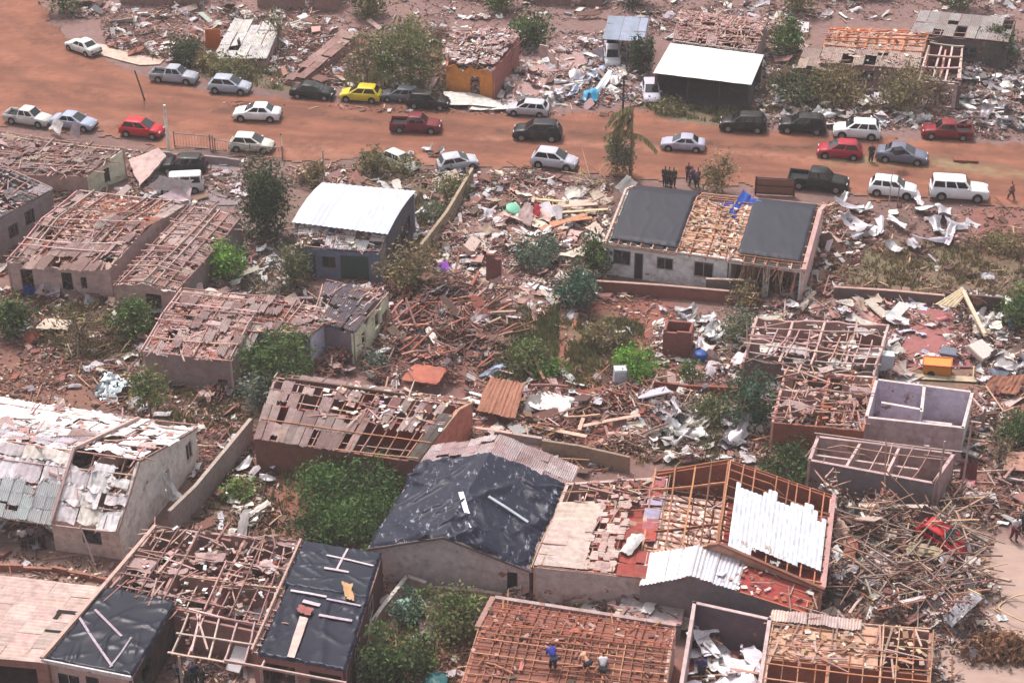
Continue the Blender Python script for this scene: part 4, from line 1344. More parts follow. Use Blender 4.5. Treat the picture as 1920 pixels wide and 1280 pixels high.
# left edge: grey house
h = House("grey_house", "grey plastered house with two dark windows and a half stripped roof", (-170, 395, 3.2), (-8, 415, 3.2), (98, 356, 3.2), (-55, 338, 3.2), ('t', .35, 1.6))
h.walls(C(138, 130, 134), {'R': [(.18, .34, 1.2, 2.2, 'window'), (.48, .64, 1.5, 2.6, 'window')]})
h.frame(9, 9, miss=.15, col=SHEETP); h.sheets(7, 4, keep=.75, jit=.7, pal=GREY); h.tiles(dens=4, pal=GREY + PINK, planks=.4)
# big ruin with terracotta debris
h = House("ruined_house", "large roofless house buried in terracotta tile debris with a pink front wall", (12, 490, 2.6), (205, 500, 2.6), (345, 382, 2.6), (150, 360, 2.6), ('s', .5, .7))
h.walls({'F': C(206, 178, 172), 'R': C(176, 150, 146), 'B': C(186, 150, 144), 'L': C(176, 150, 146)}, {'F': [(.12, .24, -.2, 2.0, 'hole'), (.52, .62, .5, 1.9, 'window'), (.70, .76, .6, 1.6, 'hole')]}, jag=.18)
h.part_wall(.35, 0.02, .35, .98, C(196, 160, 152), jag=.3); h.part_wall(.02, .55, .98, .55, C(196, 160, 152), jag=.3)
h.sheets(7, 7, keep=.88, jit=1.2, torn=.5, dz=-.10, pal=PINK + TERRA + SHEETP, name='loose_roofing'); h.frame(12, 9, miss=.2, w=.10, col=LATH, sag=.07, dz=.2); h.tiles((.12, .9, .35, .98), dens=11, pal=TERRA + TERRA + PINK + BEIGE, planks=.6, hh=.3, dz=-.2)
h.tiles((0, 1, .0, .5), dens=2.5, pal=PINK + BEIGE, planks=.8, dz=-.1)
h.sheets(6, 3, (.45, 1, .1, .6), keep=.4, jit=2.0, torn=.5, pal=SHEETP)
h.sheets(7, 2, (.08, .9, -.08, .22), keep=.8, jit=1.0, torn=.4, pal=[C(186, 158, 150), C(170, 140, 132)], label=None)
h.inside("terracotta tiles fallen inside the large ruin", 6, 1, pal=TERRA + PINK, hh=1.0)
h.skirt("rubble against the walls of the large terracotta ruin", "FL", pal=PINK + TERRA, shts=1.0)
# its long neighbour
h = House("ruined_house", "narrow house with bare roof laths and grey side wall beside a round bright tree", (212, 532, 2.5), (330, 545, 2.5), (452, 408, 2.5), (352, 386, 2.5), ('t', .5, .4))
h.walls({'F': C(190, 160, 154), 'R': C(134, 122, 122), 'B': C(180, 150, 146), 'L': C(170, 140, 136)}, {'F': [(.5, .75, -.2, 2, 'hole')]}, jag=.14)
h.sheets(5, 10, keep=.88, jit=1.2, torn=.5, dz=-.10, pal=PINK + SHEETP, name='loose_roofing'); h.frame(7, 17, miss=.2, w=.10, col=LATH, sag=.06); h.tiles(dens=4, planks=1.0, pal=PINK + MIX, shts=.16, dz=-.25); h.inside("white and pink scraps inside the long narrow house", 5, 1)
h.skirt("rubble against the walls of the narrow house with bare laths", "FR")
for t in (.25, .5, .72): h.part_wall(.02, t, .98, t, C(190, 156, 150), jag=.2)
# white arched roof
h = House("workshop", "workshop with a clean white arched metal roof and a blue front wall", (552, 414, 3.7), (728, 436, 3.7), (777, 362, 3.7), (604, 346, 3.7), ('arch', 0, .28))
h.walls({'F': C(90, 98, 116), 'R': C(84, 82, 92), 'B': C(150, 150, 160), 'L': C(140, 136, 140)}, {'R': [(.15, .35, .2, 2.2, 'hole'), (.45, .8, 1.0, 2.6, 'window')]})
h.sheets(6, 1, (-.01, 1.01, -.02, 1.02), keep=1, jit=0, torn=0, ribs=3, amp=.03, pal=[C(222, 224, 236, .66)], mt='plain_metal')
h2 = House("", "", (556, 464, 2.4), (712, 474, 2.4), (727, 437, 3.5), (562, 417, 3.5), root=h.root)
h2.walls({'F': C(104, 116, 138), 'R': C(176, 170, 178), 'B': C(90, 98, 116), 'L': C(150, 146, 152)}, {'F': [(.06, .22, -.2, 1.9, 'door', C(60, 70, 84), C(70, 84, 104)), (.52, .86, -.2, 2.0, 'door', C(80, 90, 84), C(54, 84, 76)), (.30, .46, .9, 1.8, 'window')]})
h2.sheets(6, 2, keep=.6, jit=.8, pal=[C(222, 206, 204), C(236, 230, 230), C(120, 96, 80)], label="torn front roof"); h2.frame(8, 4, miss=.05); h2.tiles(dens=5, planks=.8, pal=PINK + WHITE)
# two black tarpaulins, battens between
h = House("house", "white house with two black plastic sheets on its roof and orange battens between them", (1138, 452, 2.8), (1508, 504, 2.8), (1545, 388, 2.8), (1188, 352, 2.8), ('s', .72, 1.0), pale=1.9)
h.walls({'F': C(208, 198, 204), 'R': C(196, 160, 156), 'B': C(190, 170, 168), 'L': C(214, 190, 180)},
        {'F': [(.035, .125, 1.0, 2.2, 'window', C(150, 140, 144)), (.145, .19, -.2, 2.15, 'door', C(120, 110, 114), C(50, 48, 52)), (.26, .345, 1.1, 2.1, 'window', C(170, 160, 160)), (.45, .55, .9, 2.2, 'window', C(200, 180, 176)), (.62, .80, -.2, 2.4, 'hole'), (.83, .98, -.2, 2.4, 'hole')]})
h.part_wall(.02, .35, .98, .35, C(150, 104, 90)); h.part_wall(.32, .02, .32, .98, C(206, 180, 170)); h.part_wall(.63, .02, .63, .98, C(206, 180, 170))
mb = MB()
mb.grid([[h.R(.34, .0, -.10), h.R(.34, .72, -.10)], [h.R(.66, .0, -.10), h.R(.66, .72, -.10)]], C(214, 166, 138)); h.build(mb, 'ceiling', M['wood'])
mb = MB()
mb.grid([[h.R(.66, .0, -.10), h.R(.66, .72, -.10)], [h.R(.98, .0, -.10), h.R(.98, .72, -.10)]], C(190, 140, 120)); h.build(mb, 'ceiling', M['wood'])
h.frame(17, 12, (0, 1, -.05, 1.0), miss=.04, w=.10, col=WOODO + WOOD, sag=.018)
h.tiles((.36, .64, 0, .7), dens=5, pal=BEIGE + WOOD, planks=.8, dz=.02)
h.tarp((.015, .36, .02, 1.02), C(46, 46, 58), wr=.015, dz=.26, edge=.03, label="black plastic over the left end"); h.tarp((.66, .975, .06, .97), C(54, 55, 66), wr=.012, dz=.26, edge=.03, label="black plastic over the right end")
mb = MB(); mb.bar(h.R(1.0, -.03, .12), h.R(1.0, .72, .12), .34, .10, C(204, 164, 158)); mb.bar(h.R(1.0, .72, .12), h.R(1.0, 1.02, .12), .34, .10, C(204, 164, 158)); h.build(mb, 'verge', M['plaster'])
mb = MB(); mb.bar(h.R(-.005, -.03, .10), h.R(-.005, .72, .10), .16, .10, C(222, 196, 186)); mb.bar(h.R(-.005, .72, .1), h.R(-.005, 1.02, .1), .16, .10, C(222, 196, 186)); h.build(mb, 'verge', M['plaster'])
mb = MB(); mb.bar(h.R(0, -.045, -.04), h.R(.36, -.045, -.04), .10, .16, C(214, 186, 182)); h.build(mb, 'fascia', M['plaster'])
for i, s in enumerate((.03, .10, .17, .24, .30, .69, .75, .81, .87, .93)):  # dark sheets painted in for the shade of openings between rafters
    mb = MB(); mb.grid([[h.R(s, -.012, .075), h.R(s, .018, .09)], [h.R(s + .05, -.012, .075), h.R(s + .05, .018, .09)]], C(44, 34, 34)); h.build(mb, 'eaves_gap_shade', M['wood'])
mb = MB()
for k in range(46):
    s = rng.uniform(.70, .99); mb.bar(h.R(s, -.04, -.05), h.P(s + rng.normal(0, .012), -.05 - rng.uniform(0, .06), rng.uniform(.3, 1.9)), .04, .04, vary(WOOD + WOODD, 1)[0])
h.build(mb, 'hanging_laths', M['wood'])

# ------------------------------------------------------------------ middle row
h = House("ruined_house", "house with a pinkish skeleton roof and pale blue end wall, behind a green tree", (450, 618, 2.6), (581, 628, 2.7), (634, 580, 2.7), (482, 553, 2.6))
h.walls({'F': C(120, 116, 128), 'R': C(196, 196, 216), 'B': C(180, 150, 146), 'L': C(180, 150, 146)}, {'F': [(.1, .35, .8, 1.9, 'window')]})
h.sheets(7, 4, keep=.88, jit=1.2, torn=.5, dz=-.10, pal=PINK + TERRA, name='loose_roofing'); h.frame(11, 7, miss=.2, w=.09, col=LATH, sag=.06); h.tiles(dens=6, planks=.6, pal=PINK + PINK + TERRA + BEIGE, dz=-.12); h.sheets(9, 4, keep=.3, jit=1.4, torn=.5, pal=SHEETP)
h2 = House("", "", (266, 657, 2.5), (435, 676, 2.5), (500, 556, 2.6), (343, 542, 2.6), ('s', .5, .35), root=h.root)
h2.walls({'F': C(142, 122, 122), 'R': C(186, 164, 160), 'B': C(180, 150, 146), 'L': C(186, 160, 152)}, {'F': [(.82, .93, .1, .9, 'hole')]})
h2.sheets(7, 6, keep=.88, jit=1.2, torn=.5, dz=-.10, pal=PINK + SHEETP, name='loose_roofing'); h2.frame(8, 11, miss=.2, col=LATH, w=.10, sag=.06); h2.tiles(dens=6, planks=.8, pal=PINK + PINK + SHEETP + TERRA, shts=.15, dz=-.15); h2.sheets(10, 6, keep=.3, jit=1.4, torn=.6, pal=SHEETP)
h2.inside("roof tiles fallen inside the house with the pale blue end wall", 5, 1, pal=PINK + TERRA, hh=1.2)
h2.skirt("tiles and laths slid off the pinkish skeleton roof", "FRL", pal=PINK + PINK + TERRA); h.skirt("tiles and laths along the pale blue end wall", "FR", pal=PINK + TERRA)
h2.part_wall(.5, .02, .5, .98, C(180, 150, 146), jag=.2); h2.part_wall(.02, .5, .98, .5, C(180, 150, 146), jag=.2)
h3 = House("", "", (436, 655, 2.0), (470, 662, 2.0), (492, 612, 2.5), (458, 604, 2.5), root=h.root)
h3.sheets(2, 2, keep=1, jit=.3, torn=0, ribs=5, pal=[C(176, 168, 160)])
# small dark-roofed house with the cream wall
h = House("small_house", "small house with a dark grey roof and a broken cream wall leaning into the rubble", (580, 600, 2.6), (662, 622, 2.6), (728, 546, 2.7), (612, 532, 2.7), pale=1.5)
h.walls({'F': C(120, 110, 120), 'R': C(226, 212, 182), 'B': C(170, 150, 146), 'L': C(150, 136, 140)}, {'R': [(.22, .34, .7, 1.7, 'hole'), (.60, .74, .8, 2.0, 'hole'), (.80, .96, -.2, 1.4, 'hole')]}, jag=.45)
h.sheets(4, 3, (0, 1, 0, 1), keep=.7, jit=1.6, torn=.5, pal=[C(92, 84, 92), C(108, 96, 102)]); h.frame(7, 6, miss=.3, sag=.12); h.tiles(dens=3, planks=.6, pal=PINK + GREY)
h.inside("grey scraps inside the small dark-roofed house", 3)
h.skirt("rubble against the broken cream wall", "FR", dens=24, hh=1.3, planks=3, pal=PINK + TERRA + GREY, w=2.2)
# right: battens over a wide ruin
h = House("ruined_house", "wide ruin with bare grey-pink battens and white boards in its rooms beside a red floor", (1392, 668, 2.4), (1640, 697, 2.4), (1668, 606, 2.4), (1418, 590, 2.4))
h.walls({'F': C(104, 90, 88), 'R': C(196, 176, 172), 'B': C(176, 140, 134), 'L': C(186, 150, 144)}, {'F': [(.86, .98, -.2, 1.8, 'hole')]}, jag=.22)
for s in (.28, .52, .76): h.part_wall(s, .02, s, .98, C(196, 166, 160), jag=.3)
h.part_wall(.02, .5, .98, .5, C(196, 166, 160), jag=.3)
h.floor(C(178, 140, 136)); h.frame(12, 6, (.0, 1, 0, .62), miss=.2, w=.10, col=LATH, sag=.12); h.tiles((0, 1, 0, 1), dens=1.0, planks=.5, pal=MIXW, shts=.16, ps=WHITE, dz=-.4)
h.inside("white boards and splinters in the rooms of the wide ruin", 6, 1.2, 1.0, pal=MIXW, ps=WHITE + BEIGE)
h.skirt("pale scraps against the walls of the wide ruin", "FRBL", dens=20, shts=1.2, hh=1.0, w=2.2)
# below: orange room and purple-grey shell
h = House("ruined_house", "roofless brick house with a dark red room and tangled roof timbers", (1446, 790, 2.4), (1620, 806, 2.4), (1642, 704, 2.4), (1472, 690, 2.4))
h.walls({'F': C(138, 84, 70), 'R': C(176, 110, 84), 'B': C(214, 184, 176), 'L': C(206, 158, 146)}, {'B': [(.35, .9, .6, 2.0, 'hole')]}, jag=.05)
h.part_wall(.5, .3, .5, .98, C(196, 120, 88), jag=.2); h.part_wall(.02, .62, .5, .62, C(206, 174, 166), jag=.1)
h.floor(C(150, 84, 70)); h.frame(9, 6, miss=.45, w=.09, col=WOODP + WOOD, sag=.15); h.tiles(dens=2.5, planks=1.2, pal=MIXT, shts=.1)
h.inside("orange tile scraps in the roofless brick house", 6, 1.4, .5, pal=MIXT + WHITE, hh=.9)
h.skirt("brick scraps against the roofless brick house", "FL", pal=TERRA + PINK)
h = House("roofless_house", "roofless house with smooth lilac-grey rooms open to the sky", (1622, 782, 2.7), (1808, 802, 2.7), (1826, 733, 2.7), (1642, 709, 2.7), pale=1.9)
LIL = C(172, 160, 176)
h.walls({'F': C(150, 132, 134), 'R': C(206, 192, 192), 'B': LIL, 'L': LIL}, {'F': [(.62, .68, 1.0, 1.7, 'hole')]}, cap=C(216, 198, 196))
h.part_wall(.54, .3, .50, .98, C(206, 192, 196), cap=C(226, 210, 208)); h.part_wall(.12, .42, .54, .36, LIL, cap=C(222, 208, 208)); h.part_wall(.56, .32, .86, .32, LIL, cap=C(222, 206, 206), top=1.9)
h.floor(C(160, 140, 146)); h.inside("grey scraps in the lilac-grey rooms", 1.5, .3, .1, pal=GREY + PINK, hh=.2)
# long shed
h = House("shed", "long low shed with a plain dark grey front wall and open roof bars", (1515, 862, 2.5), (1752, 906, 2.5), (1792, 848, 2.5), (1532, 816, 2.5))
h.walls({'F': C(122, 112, 116), 'R': C(180, 150, 150), 'B': C(176, 150, 148), 'L': C(186, 166, 162)}, cap=C(200, 170, 168))
h.part_wall(.02, .5, .8, .55, C(196, 168, 164), top=2.0); h.part_wall(.3, .02, .32, .98, C(196, 168, 164)); h.part_wall(.62, .02, .6, .98, C(196, 168, 164))
h.floor(C(158, 120, 118)); h.frame(12, 6, miss=.18, w=.07, col=WOODP, sag=.10); h.inside("pink rubble inside the long low shed", 5, 1, .2, pal=PINK + PINK + BEIGE)
h.skirt("grey and pink rubble around the end of the long shed", "R", hh=1.2, w=2.5, dens=20)

# ------------------------------------------------------------------ lower rows
h = House("white_house", "big white plastered house with a torn white roof and cloth hanging from its end window", (-170, 930, 2.5), (222, 986, 2.5), (367, 805, 2.5), (-10, 748, 2.5), ('s', .30, 2.5), pale=1.75)
WH = C(206, 190, 184)
h.walls({'F': C(186, 168, 160), 'R': WH, 'B': WH, 'L': WH}, {'F': [(.20, .68, -.2, 2.3, 'hole'), (.82, .91, .9, 1.9, 'window', C(120, 110, 110))], 'R': [(.56, .63, .9, 2.2, 'hole'), (.85, .93, 1.0, 2.3, 'window', C(214, 196, 190))]})
h.part_wall(.02, .3, .98, .3, C(176, 150, 140), top=2.4); h.part_wall(.68, .02, .68, .98, C(206, 186, 178), top=2.4); h.part_wall(.86, .3, .86, .98, C(196, 160, 146), top=2.4)
h.floor(C(150, 130, 126))
h.frame(16, 13, (0, 1, -.03, 1.0), miss=.08, w=.09, col=WOODP)
WR = [C(240, 234, 234, .8), C(228, 220, 222, .8), C(216, 206, 208, .8), C(236, 226, 218, .8)]
h.sheets(12, 3, (.0, .70, -.04, .14), keep=.97, jit=.4, torn=.05, pal=[C(226, 226, 226, .66), C(214, 216, 216)], mt='metal', label="whole white sheets over the porch")
h.sheets(6, 2, (.0, .70, .14, .34), keep=.92, jit=1.5, torn=.25, pal=WR, ribs=4, amp=.014)
h.sheets(3, 4, (.70, 1.0, -.03, .32), keep=.85, jit=2.0, torn=.4, pal=WR, ribs=4, amp=.014)
h.sheets(9, 2, (.0, .72, .34, .66), keep=.95, jit=1.0, torn=.15, pal=[C(220, 212, 220), C(206, 200, 208), C(228, 222, 224)])
h.sheets(8, 2, (.0, .78, .66, 1.02), keep=.97, jit=1.0, torn=.25, pal=WR, ribs=4, amp=.014)
h.sheets(3, 5, (.72, 1.0, .34, 1.0), keep=.88, jit=2.0, torn=.4, pal=WR, ribs=4, amp=.014)
h.tiles((.2, 1, .05, 1.0), dens=.8, planks=.3, pal=WHITE + PINK, shts=.06)
h.inside("dark splinters inside the big white house", 3, .8, .3, pal=MIXW)
h.beams([((.70, -.04, .3), (.70, .3, .32)), ((.70, .3, .32), (.73, .98, .3))], .16, C(196, 164, 156), name='verge_board')
# corrugated pinkish sheets
h = House("house", "house roofed with old pinkish corrugated sheets, brick red rooms showing at the front corner", (477, 822, 2.4), (786, 866, 2.4), (886, 752, 2.4), (524, 700, 2.4), ('s', .72, .66))
h.walls({'F': C(128, 84, 74), 'R': C(196, 122, 106), 'B': C(170, 140, 136), 'L': C(160, 130, 126)}, {'R': [(.35, .42, .8, 1.7, 'hole')]})
h.part_wall(.02, .45, .98, .45, C(150, 70, 54)); h.part_wall(.55, .02, .55, .45, C(150, 70, 54)); h.part_wall(.5, .45, .5, .98, C(150, 70, 54))
h.floor(C(140, 66, 52))
h.frame(15, 9, (0, 1, 0, 1.0), miss=.05, w=.08, col=WOODP + WOOD)
h.sheets(13, 2, (.0, .60, -.02, .42), keep=lambda s, t: .96 - .35 * (s > .5), jit=.6, torn=.15, ribs=7, pal=[C(196, 172, 168), C(184, 158, 154), C(206, 184, 178)])
h.sheets(9, 2, (.0, .54, .42, .78), keep=.62, jit=1.0, torn=.4, ribs=7, pal=SHEETP)
h.sheets(9, 2, (.52, .94, .34, .80), keep=.6, jit=1.3, torn=.5, ribs=6, pal=SHEETP + PINK)
h.sheets(2, 2, (.93, 1.0, .0, .62), keep=1, jit=.3, torn=0, ribs=6, pal=[C(168, 158, 150)])
h.sheets(8, 1, (.12, .62, .80, 1.0), keep=.9, jit=.6, torn=.1, pal=[C(176, 150, 146)])
h.tiles((.3, 1, .35, 1.0), dens=2.2, planks=.6, pal=PINK + BEIGE + WHITE)
h.inside("brick red scraps under the old corrugated roof", 4, 1, .2, pal=TERRA + PINK)
h.beams([((.06, .80, .22), (.70, .80, .3)),], .14, WOODD, name='ridge_beam')
# black tarpaulin gable
H_GABLE = h = House("gabled_house", "grey gabled house under one big wrinkled black tarpaulin weighed down with planks", (702, 1022, 2.5), (992, 1062, 2.3), (1076, 880, 2.3), (812, 842, 2.5), ('t', .47, 1.5), pale=2.0)
h.walls({'F': C(164, 150, 150), 'R': C(180, 166, 162), 'B': C(170, 150, 148), 'L': C(150, 140, 140)}, {'F': [(.86, .925, -.2, 1.75, 'door', C(60, 54, 56), C(36, 34, 38))]})
h.frame(12, 10, (-.03, 1.03, -.03, 1.02), miss=0, w=.07, sag=.012)
h.sheets(11, 4, (-.03, 1.03, .70, 1.03), keep=.97, jit=.4, torn=.1, ribs=7, pal=[C(196, 176, 176), C(186, 160, 160), C(204, 188, 188)])
h.sheets(11, 5, (-.03, 1.03, -.03, .70), keep=1, jit=.2, torn=0, ribs=7, pal=[C(172, 152, 152)])
h.tarp((-.035, 1.0, -.04, .83), C(40, 43, 60), n=(110, 100), wr=.24, dz=.27, droop=.15, mt='flecked')
mb = MB(); m2 = [h.R(.47, -.045, .1), h.R(-.03, -.045, .06), h.R(1.03, -.045, .06)]
mb.bar(m2[1], m2[0], .05, .16, C(120, 106, 108)); mb.bar(m2[0], m2[2], .05, .16, C(120, 106, 108)); h.build(mb, 'bargeboard', M['wood'])
# sheet roof to its right
h = House("house", "house with a gappy flat beige roof and red panels beside the black tarpaulin gable", (1000, 1062, 2.5), (1222, 1086, 2.5), (1252, 893, 2.5), (1062, 905, 2.5), pale=1.75)
h.walls({'F': C(166, 156, 154), 'R': C(206, 178, 172), 'B': C(180, 150, 146), 'L': C(170, 140, 130)}, {}, cap=C(214, 184, 178))
mb = MB(); mb.grid([[h.R(.02, .02, -.35), h.R(.02, .75, -.35)], [h.R(.98, .02, -.35), h.R(.98, .75, -.35)]], C(170, 82, 72)); h.build(mb, 'ceiling', M['plaster'], label="red painted ceiling boards")
h.floor(C(150, 84, 72)); h.frame(10, 9, miss=.05, w=.07, col=WOOD)
h.sheets(2, 3, (.02, .42, .02, .74), keep=1, jit=.12, torn=.0, along='s', ribs=4, amp=.012, pal=[C(202, 182, 172)])
h.sheets(5, 8, (.38, .70, .03, .74), keep=.78, jit=1.0, torn=.5, along='s', ribs=3, amp=.012, pal=[C(206, 180, 170), C(214, 190, 180), C(190, 160, 152)])
h.sheets(2, 4, (.70, .985, .0, .45), keep=.85, jit=.5, torn=.2, ribs=2, amp=.01, pal=[C(170, 78, 68), C(158, 74, 66)]); h.sheets(1, 5, (.84, .985, .45, .98), keep=1, jit=.4, torn=.1, ribs=2, amp=.01, pal=[C(168, 84, 80), C(178, 166, 190), C(170, 100, 104)])
h.tiles((.2, .9, .7, 1), dens=4, planks=1.2, pal=MIXT); h.tiles((.42, .9, .1, .7), dens=.8, planks=.5, pal=PINK + BEIGE, dz=.05)
# orange trusses and white corrugated slope
h = House("truss_roof_house", "house with orange timber roof trusses and torn white corrugated sheets on one slope", (1206, 1034, 2.5), (1542, 1104, 2.5), (1562, 930, 2.5), (1228, 886, 2.5), ('t', .42, 1.65))
h.walls({'F': C(186, 140, 120), 'R': C(190, 150, 140), 'B': C(158, 92, 72), 'L': C(190, 156, 148)})
mb = MB(); mb.grid([[h.P(.01, .01, 2.2), h.P(.01, .8, 2.2)], [h.P(.43, .01, 2.2), h.P(.43, .8, 2.2)]], C(236, 196, 182, .9)); h.build(mb, 'ceiling', M['plaster'])
mb = MB(); mb.grid([[h.P(.43, .01, 2.2), h.P(.43, .8, 2.2)], [h.P(.99, .01, 2.2), h.P(.99, .8, 2.2)]], C(164, 66, 62)); h.build(mb, 'ceiling', M['plaster'], label="red ceiling under the white sheets")
h.frame(5, 5, (0, .42, 0, 1), miss=.08, w=.10, col=WOODO, along='s', sag=.05); h.frame(10, 10, (.42, 1, 0, 1), miss=.06, w=.08, col=WOODO, along='s', sag=.02, dz=-.05)
for t in np.linspace(.06, .80, 7):      # trusses
    mb = MB(); c = vary(WOODO + WOODD, 1, .12)[0]
    mb.bar(h.P(.0, t, 2.48), h.P(1.0, t, 2.48), .10, .12, c)
    for s in (.12, .24, .36, .42): mb.bar(h.P(s, t, 2.5), h.R(s, t, -.05), .08, .08, c)
    for a, b in ((.12, .24), (.24, .36), (.0, .12)): mb.bar(h.P(b, t, 2.5), h.R(a + .02, t, -.05), .07, .07, c)
    h.build(mb, 'roof_truss', M['wood'])
def keepw(s, t):
    j = .05 * math.sin(s * 31) + .03 * math.sin(s * 57 + 1)
    return 1.0 if (.10 + .25 * max(0, s - .8) * 5 * .3 - .1 * (s < .6)) + j * .3 < t < .74 + j - .25 * max(0, .58 - s) else 0.0
h.sheets(20, 18, (.47, .98, .0, .90), keep=keepw, jit=.0, torn=.0, ribs=1, amp=.024, mt='plain_metal', pal=[C(222, 224, 232, .8), C(214, 218, 230, .8), C(228, 226, 230, .8)])
h.sheets(5, 4, (.52, .80, .02, .16), keep=.35, jit=1.5, torn=.5, pal=BEIGE + WHITE)
h.tiles((.05, .42, .0, .66), dens=1.4, planks=.35, pal=BEIGE + WHITE + PINK, dz=-.4)
mb = MB(); mb.bar(h.R(.36, -.01, .1), h.R(.42, -.01, .1), .2, .14, C(150, 96, 76)); mb.bar(h.R(.42, -.01, .1), h.R(1.01, -.01, .1), .2, .14, C(150, 96, 76)); h.build(mb, 'gutter', M['metal'])
mb = MB(); mb.bar(h.R(1.005, .0, .12), h.R(1.005, 1.0, .12), .25, .1, C(196, 150, 146)); h.build(mb, 'verge_board', M['plaster'])
h2 = House("", "", (1200, 1096, 2.4), (1518, 1150, 2.2), (1540, 1106, 2.2), (1210, 1040, 2.4), ('t', .30, 1.3), root=h.root)
h2.walls({'F': C(126, 116, 120), 'R': C(150, 120, 112), 'L': C(160, 140, 140)}, sides='FRL')
h2.frame(6, 10, (0, 1, -.05, 1), miss=0, w=.07, col=WOODO, sag=.012, dz=-.03)
h2.sheets(14, 1, (.0, 1.0, -.05, 1.0), keep=lambda s, t: 1.0 if s < .55 else 0, jit=.3, torn=.08, ribs=3, amp=.04, mt='metal', pal=[C(226, 226, 234, .8), C(234, 232, 234, .8)])
mb = MB(); mb.grid([[h2.R(.36, -.03, .05), h2.R(.36, 1, .05)], [h2.R(.98, -.03, .05), h2.R(.98, 1, .05)]], C(166, 68, 64)); h2.build(mb, 'ceiling', M['plaster'], label="red ceiling under the lower slope")
h2.tiles((.5, .98, 0, 1), dens=2, pal=PINK + WHITE + TERRA, planks=.5)
h2.tiles((.45, .75, -.03, .3), dens=2, pal=WHITE, planks=.1, shts=.2, ps=WHITE)
# bottom left: flat pinkish sheet roof
h = House("flat_roof_house", "house under a flat dusty pink sheet roof with narrow slots painted dark", (-140, 1222, 2.7), (88, 1242, 2.7), (196, 1102, 2.7), (-20, 1078, 2.7))
h.walls(C(150, 110, 100), {'F': [(.45, .9, -.2, 2.2, 'hole')]})
h.frame(8, 8, miss=0, w=.06, dz=-.04, sag=.012)
h.sheets(5, 6, (-.01, 1.0, -.01, 1.0), keep=1, jit=.25, torn=.0, along='s', ribs=4, amp=.01, dz=.08, pal=[C(200, 172, 164), C(204, 178, 170)])
mb = MB()
for a, b, c, d in ((.78, .98, .60, .645), (.79, .83, .52, .60), (.80, .97, .36, .385)):  # dark sheets laid on the roof, the shade of slots as plain colour
    mb = MB(); mb.grid([[h.R(a, c, .13), h.R(a, d, .13)], [h.R(b, c, .13), h.R(b, d, .13)]], C(46, 36, 36)); h.build(mb, 'roof_gap_shade', M['rubble'])
# black tarp with crossed laths
H_SMALL = h = House("house", "small house under a shiny black plastic sheet with crossed laths and a white fascia", (86, 1236, 2.7), (246, 1268, 2.7), (326, 1132, 2.7), (200, 1102, 2.7))
h.walls({'F': C(190, 160, 154), 'R': C(64, 54, 54), 'B': C(150, 110, 100), 'L': C(190, 160, 150)}, {'F': [(.1, .38, .9, 2.0, 'window', C(190, 176, 170)), (.45, .6, -.2, 2.1, 'door')], 'R': [(.2, .4, .9, 2.0, 'hole')]})
h.frame(6, 6, miss=0, dz=-.04, sag=.012); h.tarp((-.0, 1.03, -.02, 1.02), C(28, 30, 46), n=(90, 80), wr=.05, dz=.16, edge=.04, mt='shiny')
mb = MB(); mb.bar(h.R(-.02, -.035, .1), h.R(1.02, -.035, .1), .10, .26, C(236, 228, 228, .66)); h.build(mb, 'fascia', M['plaster'])
mb = MB(); mb.bar(h.R(-.02, -.03, .26), h.R(-.02, 1.9, .26), .22, .12, C(206, 172, 160)); h.build(mb, 'parapet', M['plaster'])
# frame roof
h = House("frame_house", "stripped house with a lattice of pale roof timbers between two black plastic roofs", (202, 1112, 2.7), (508, 1176, 2.7), (566, 1014, 2.7), (288, 984, 2.7))
h.walls({'F': C(150, 110, 104), 'R': C(170, 130, 120), 'B': C(160, 130, 124), 'L': C(180, 150, 142)}, {'F': [(.45, .6, -.2, 2.1, 'hole'), (.7, .9, .8, 2.0, 'hole')]}, jag=.04)
for s in (.3, .62): h.part_wall(s, .02, s, .98, C(176, 136, 126), jag=.15)
h.part_wall(.02, .45, .98, .45, C(176, 136, 126), jag=.15)
h.floor(C(140, 98, 90)); h.frame(13, 9, miss=.18, w=.09, col=[C(166, 130, 122), C(146, 112, 106), C(182, 146, 138), C(130, 98, 92)], sag=.06); h.tiles(dens=2.5, planks=1.2, pal=PINK + WHITE + MUD, shts=.15, dz=-.2, hh=.4)
h.inside("pale timbers and white sheets fallen between the rooms of the stripped house", 6, 1.8, .5, pal=MIXT + PINK, pp=WOODP, hh=2.1)
h2 = House("", "", (318, 1226, 2.6), (492, 1252, 2.6), (510, 1180, 2.6), (352, 1146, 2.6), root=h.root)
h2.frame(6, 3, miss=.0, w=.11, col=[C(196, 166, 160)]); h2.part_wall(.05, .9, .98, .9, C(150, 112, 106)); h2.floor(C(170, 140, 134))
h2.beams([((.1, .0, 0), (.1, .0, -2.6)), ((.98, .0, 0), (.98, .0, -2.6)), ((.12, .95, .1), (.38, .2, .1)), ((.16, 1, .1), (.22, .1, .1))], .11, [C(206, 176, 168)], name='pergola_post')
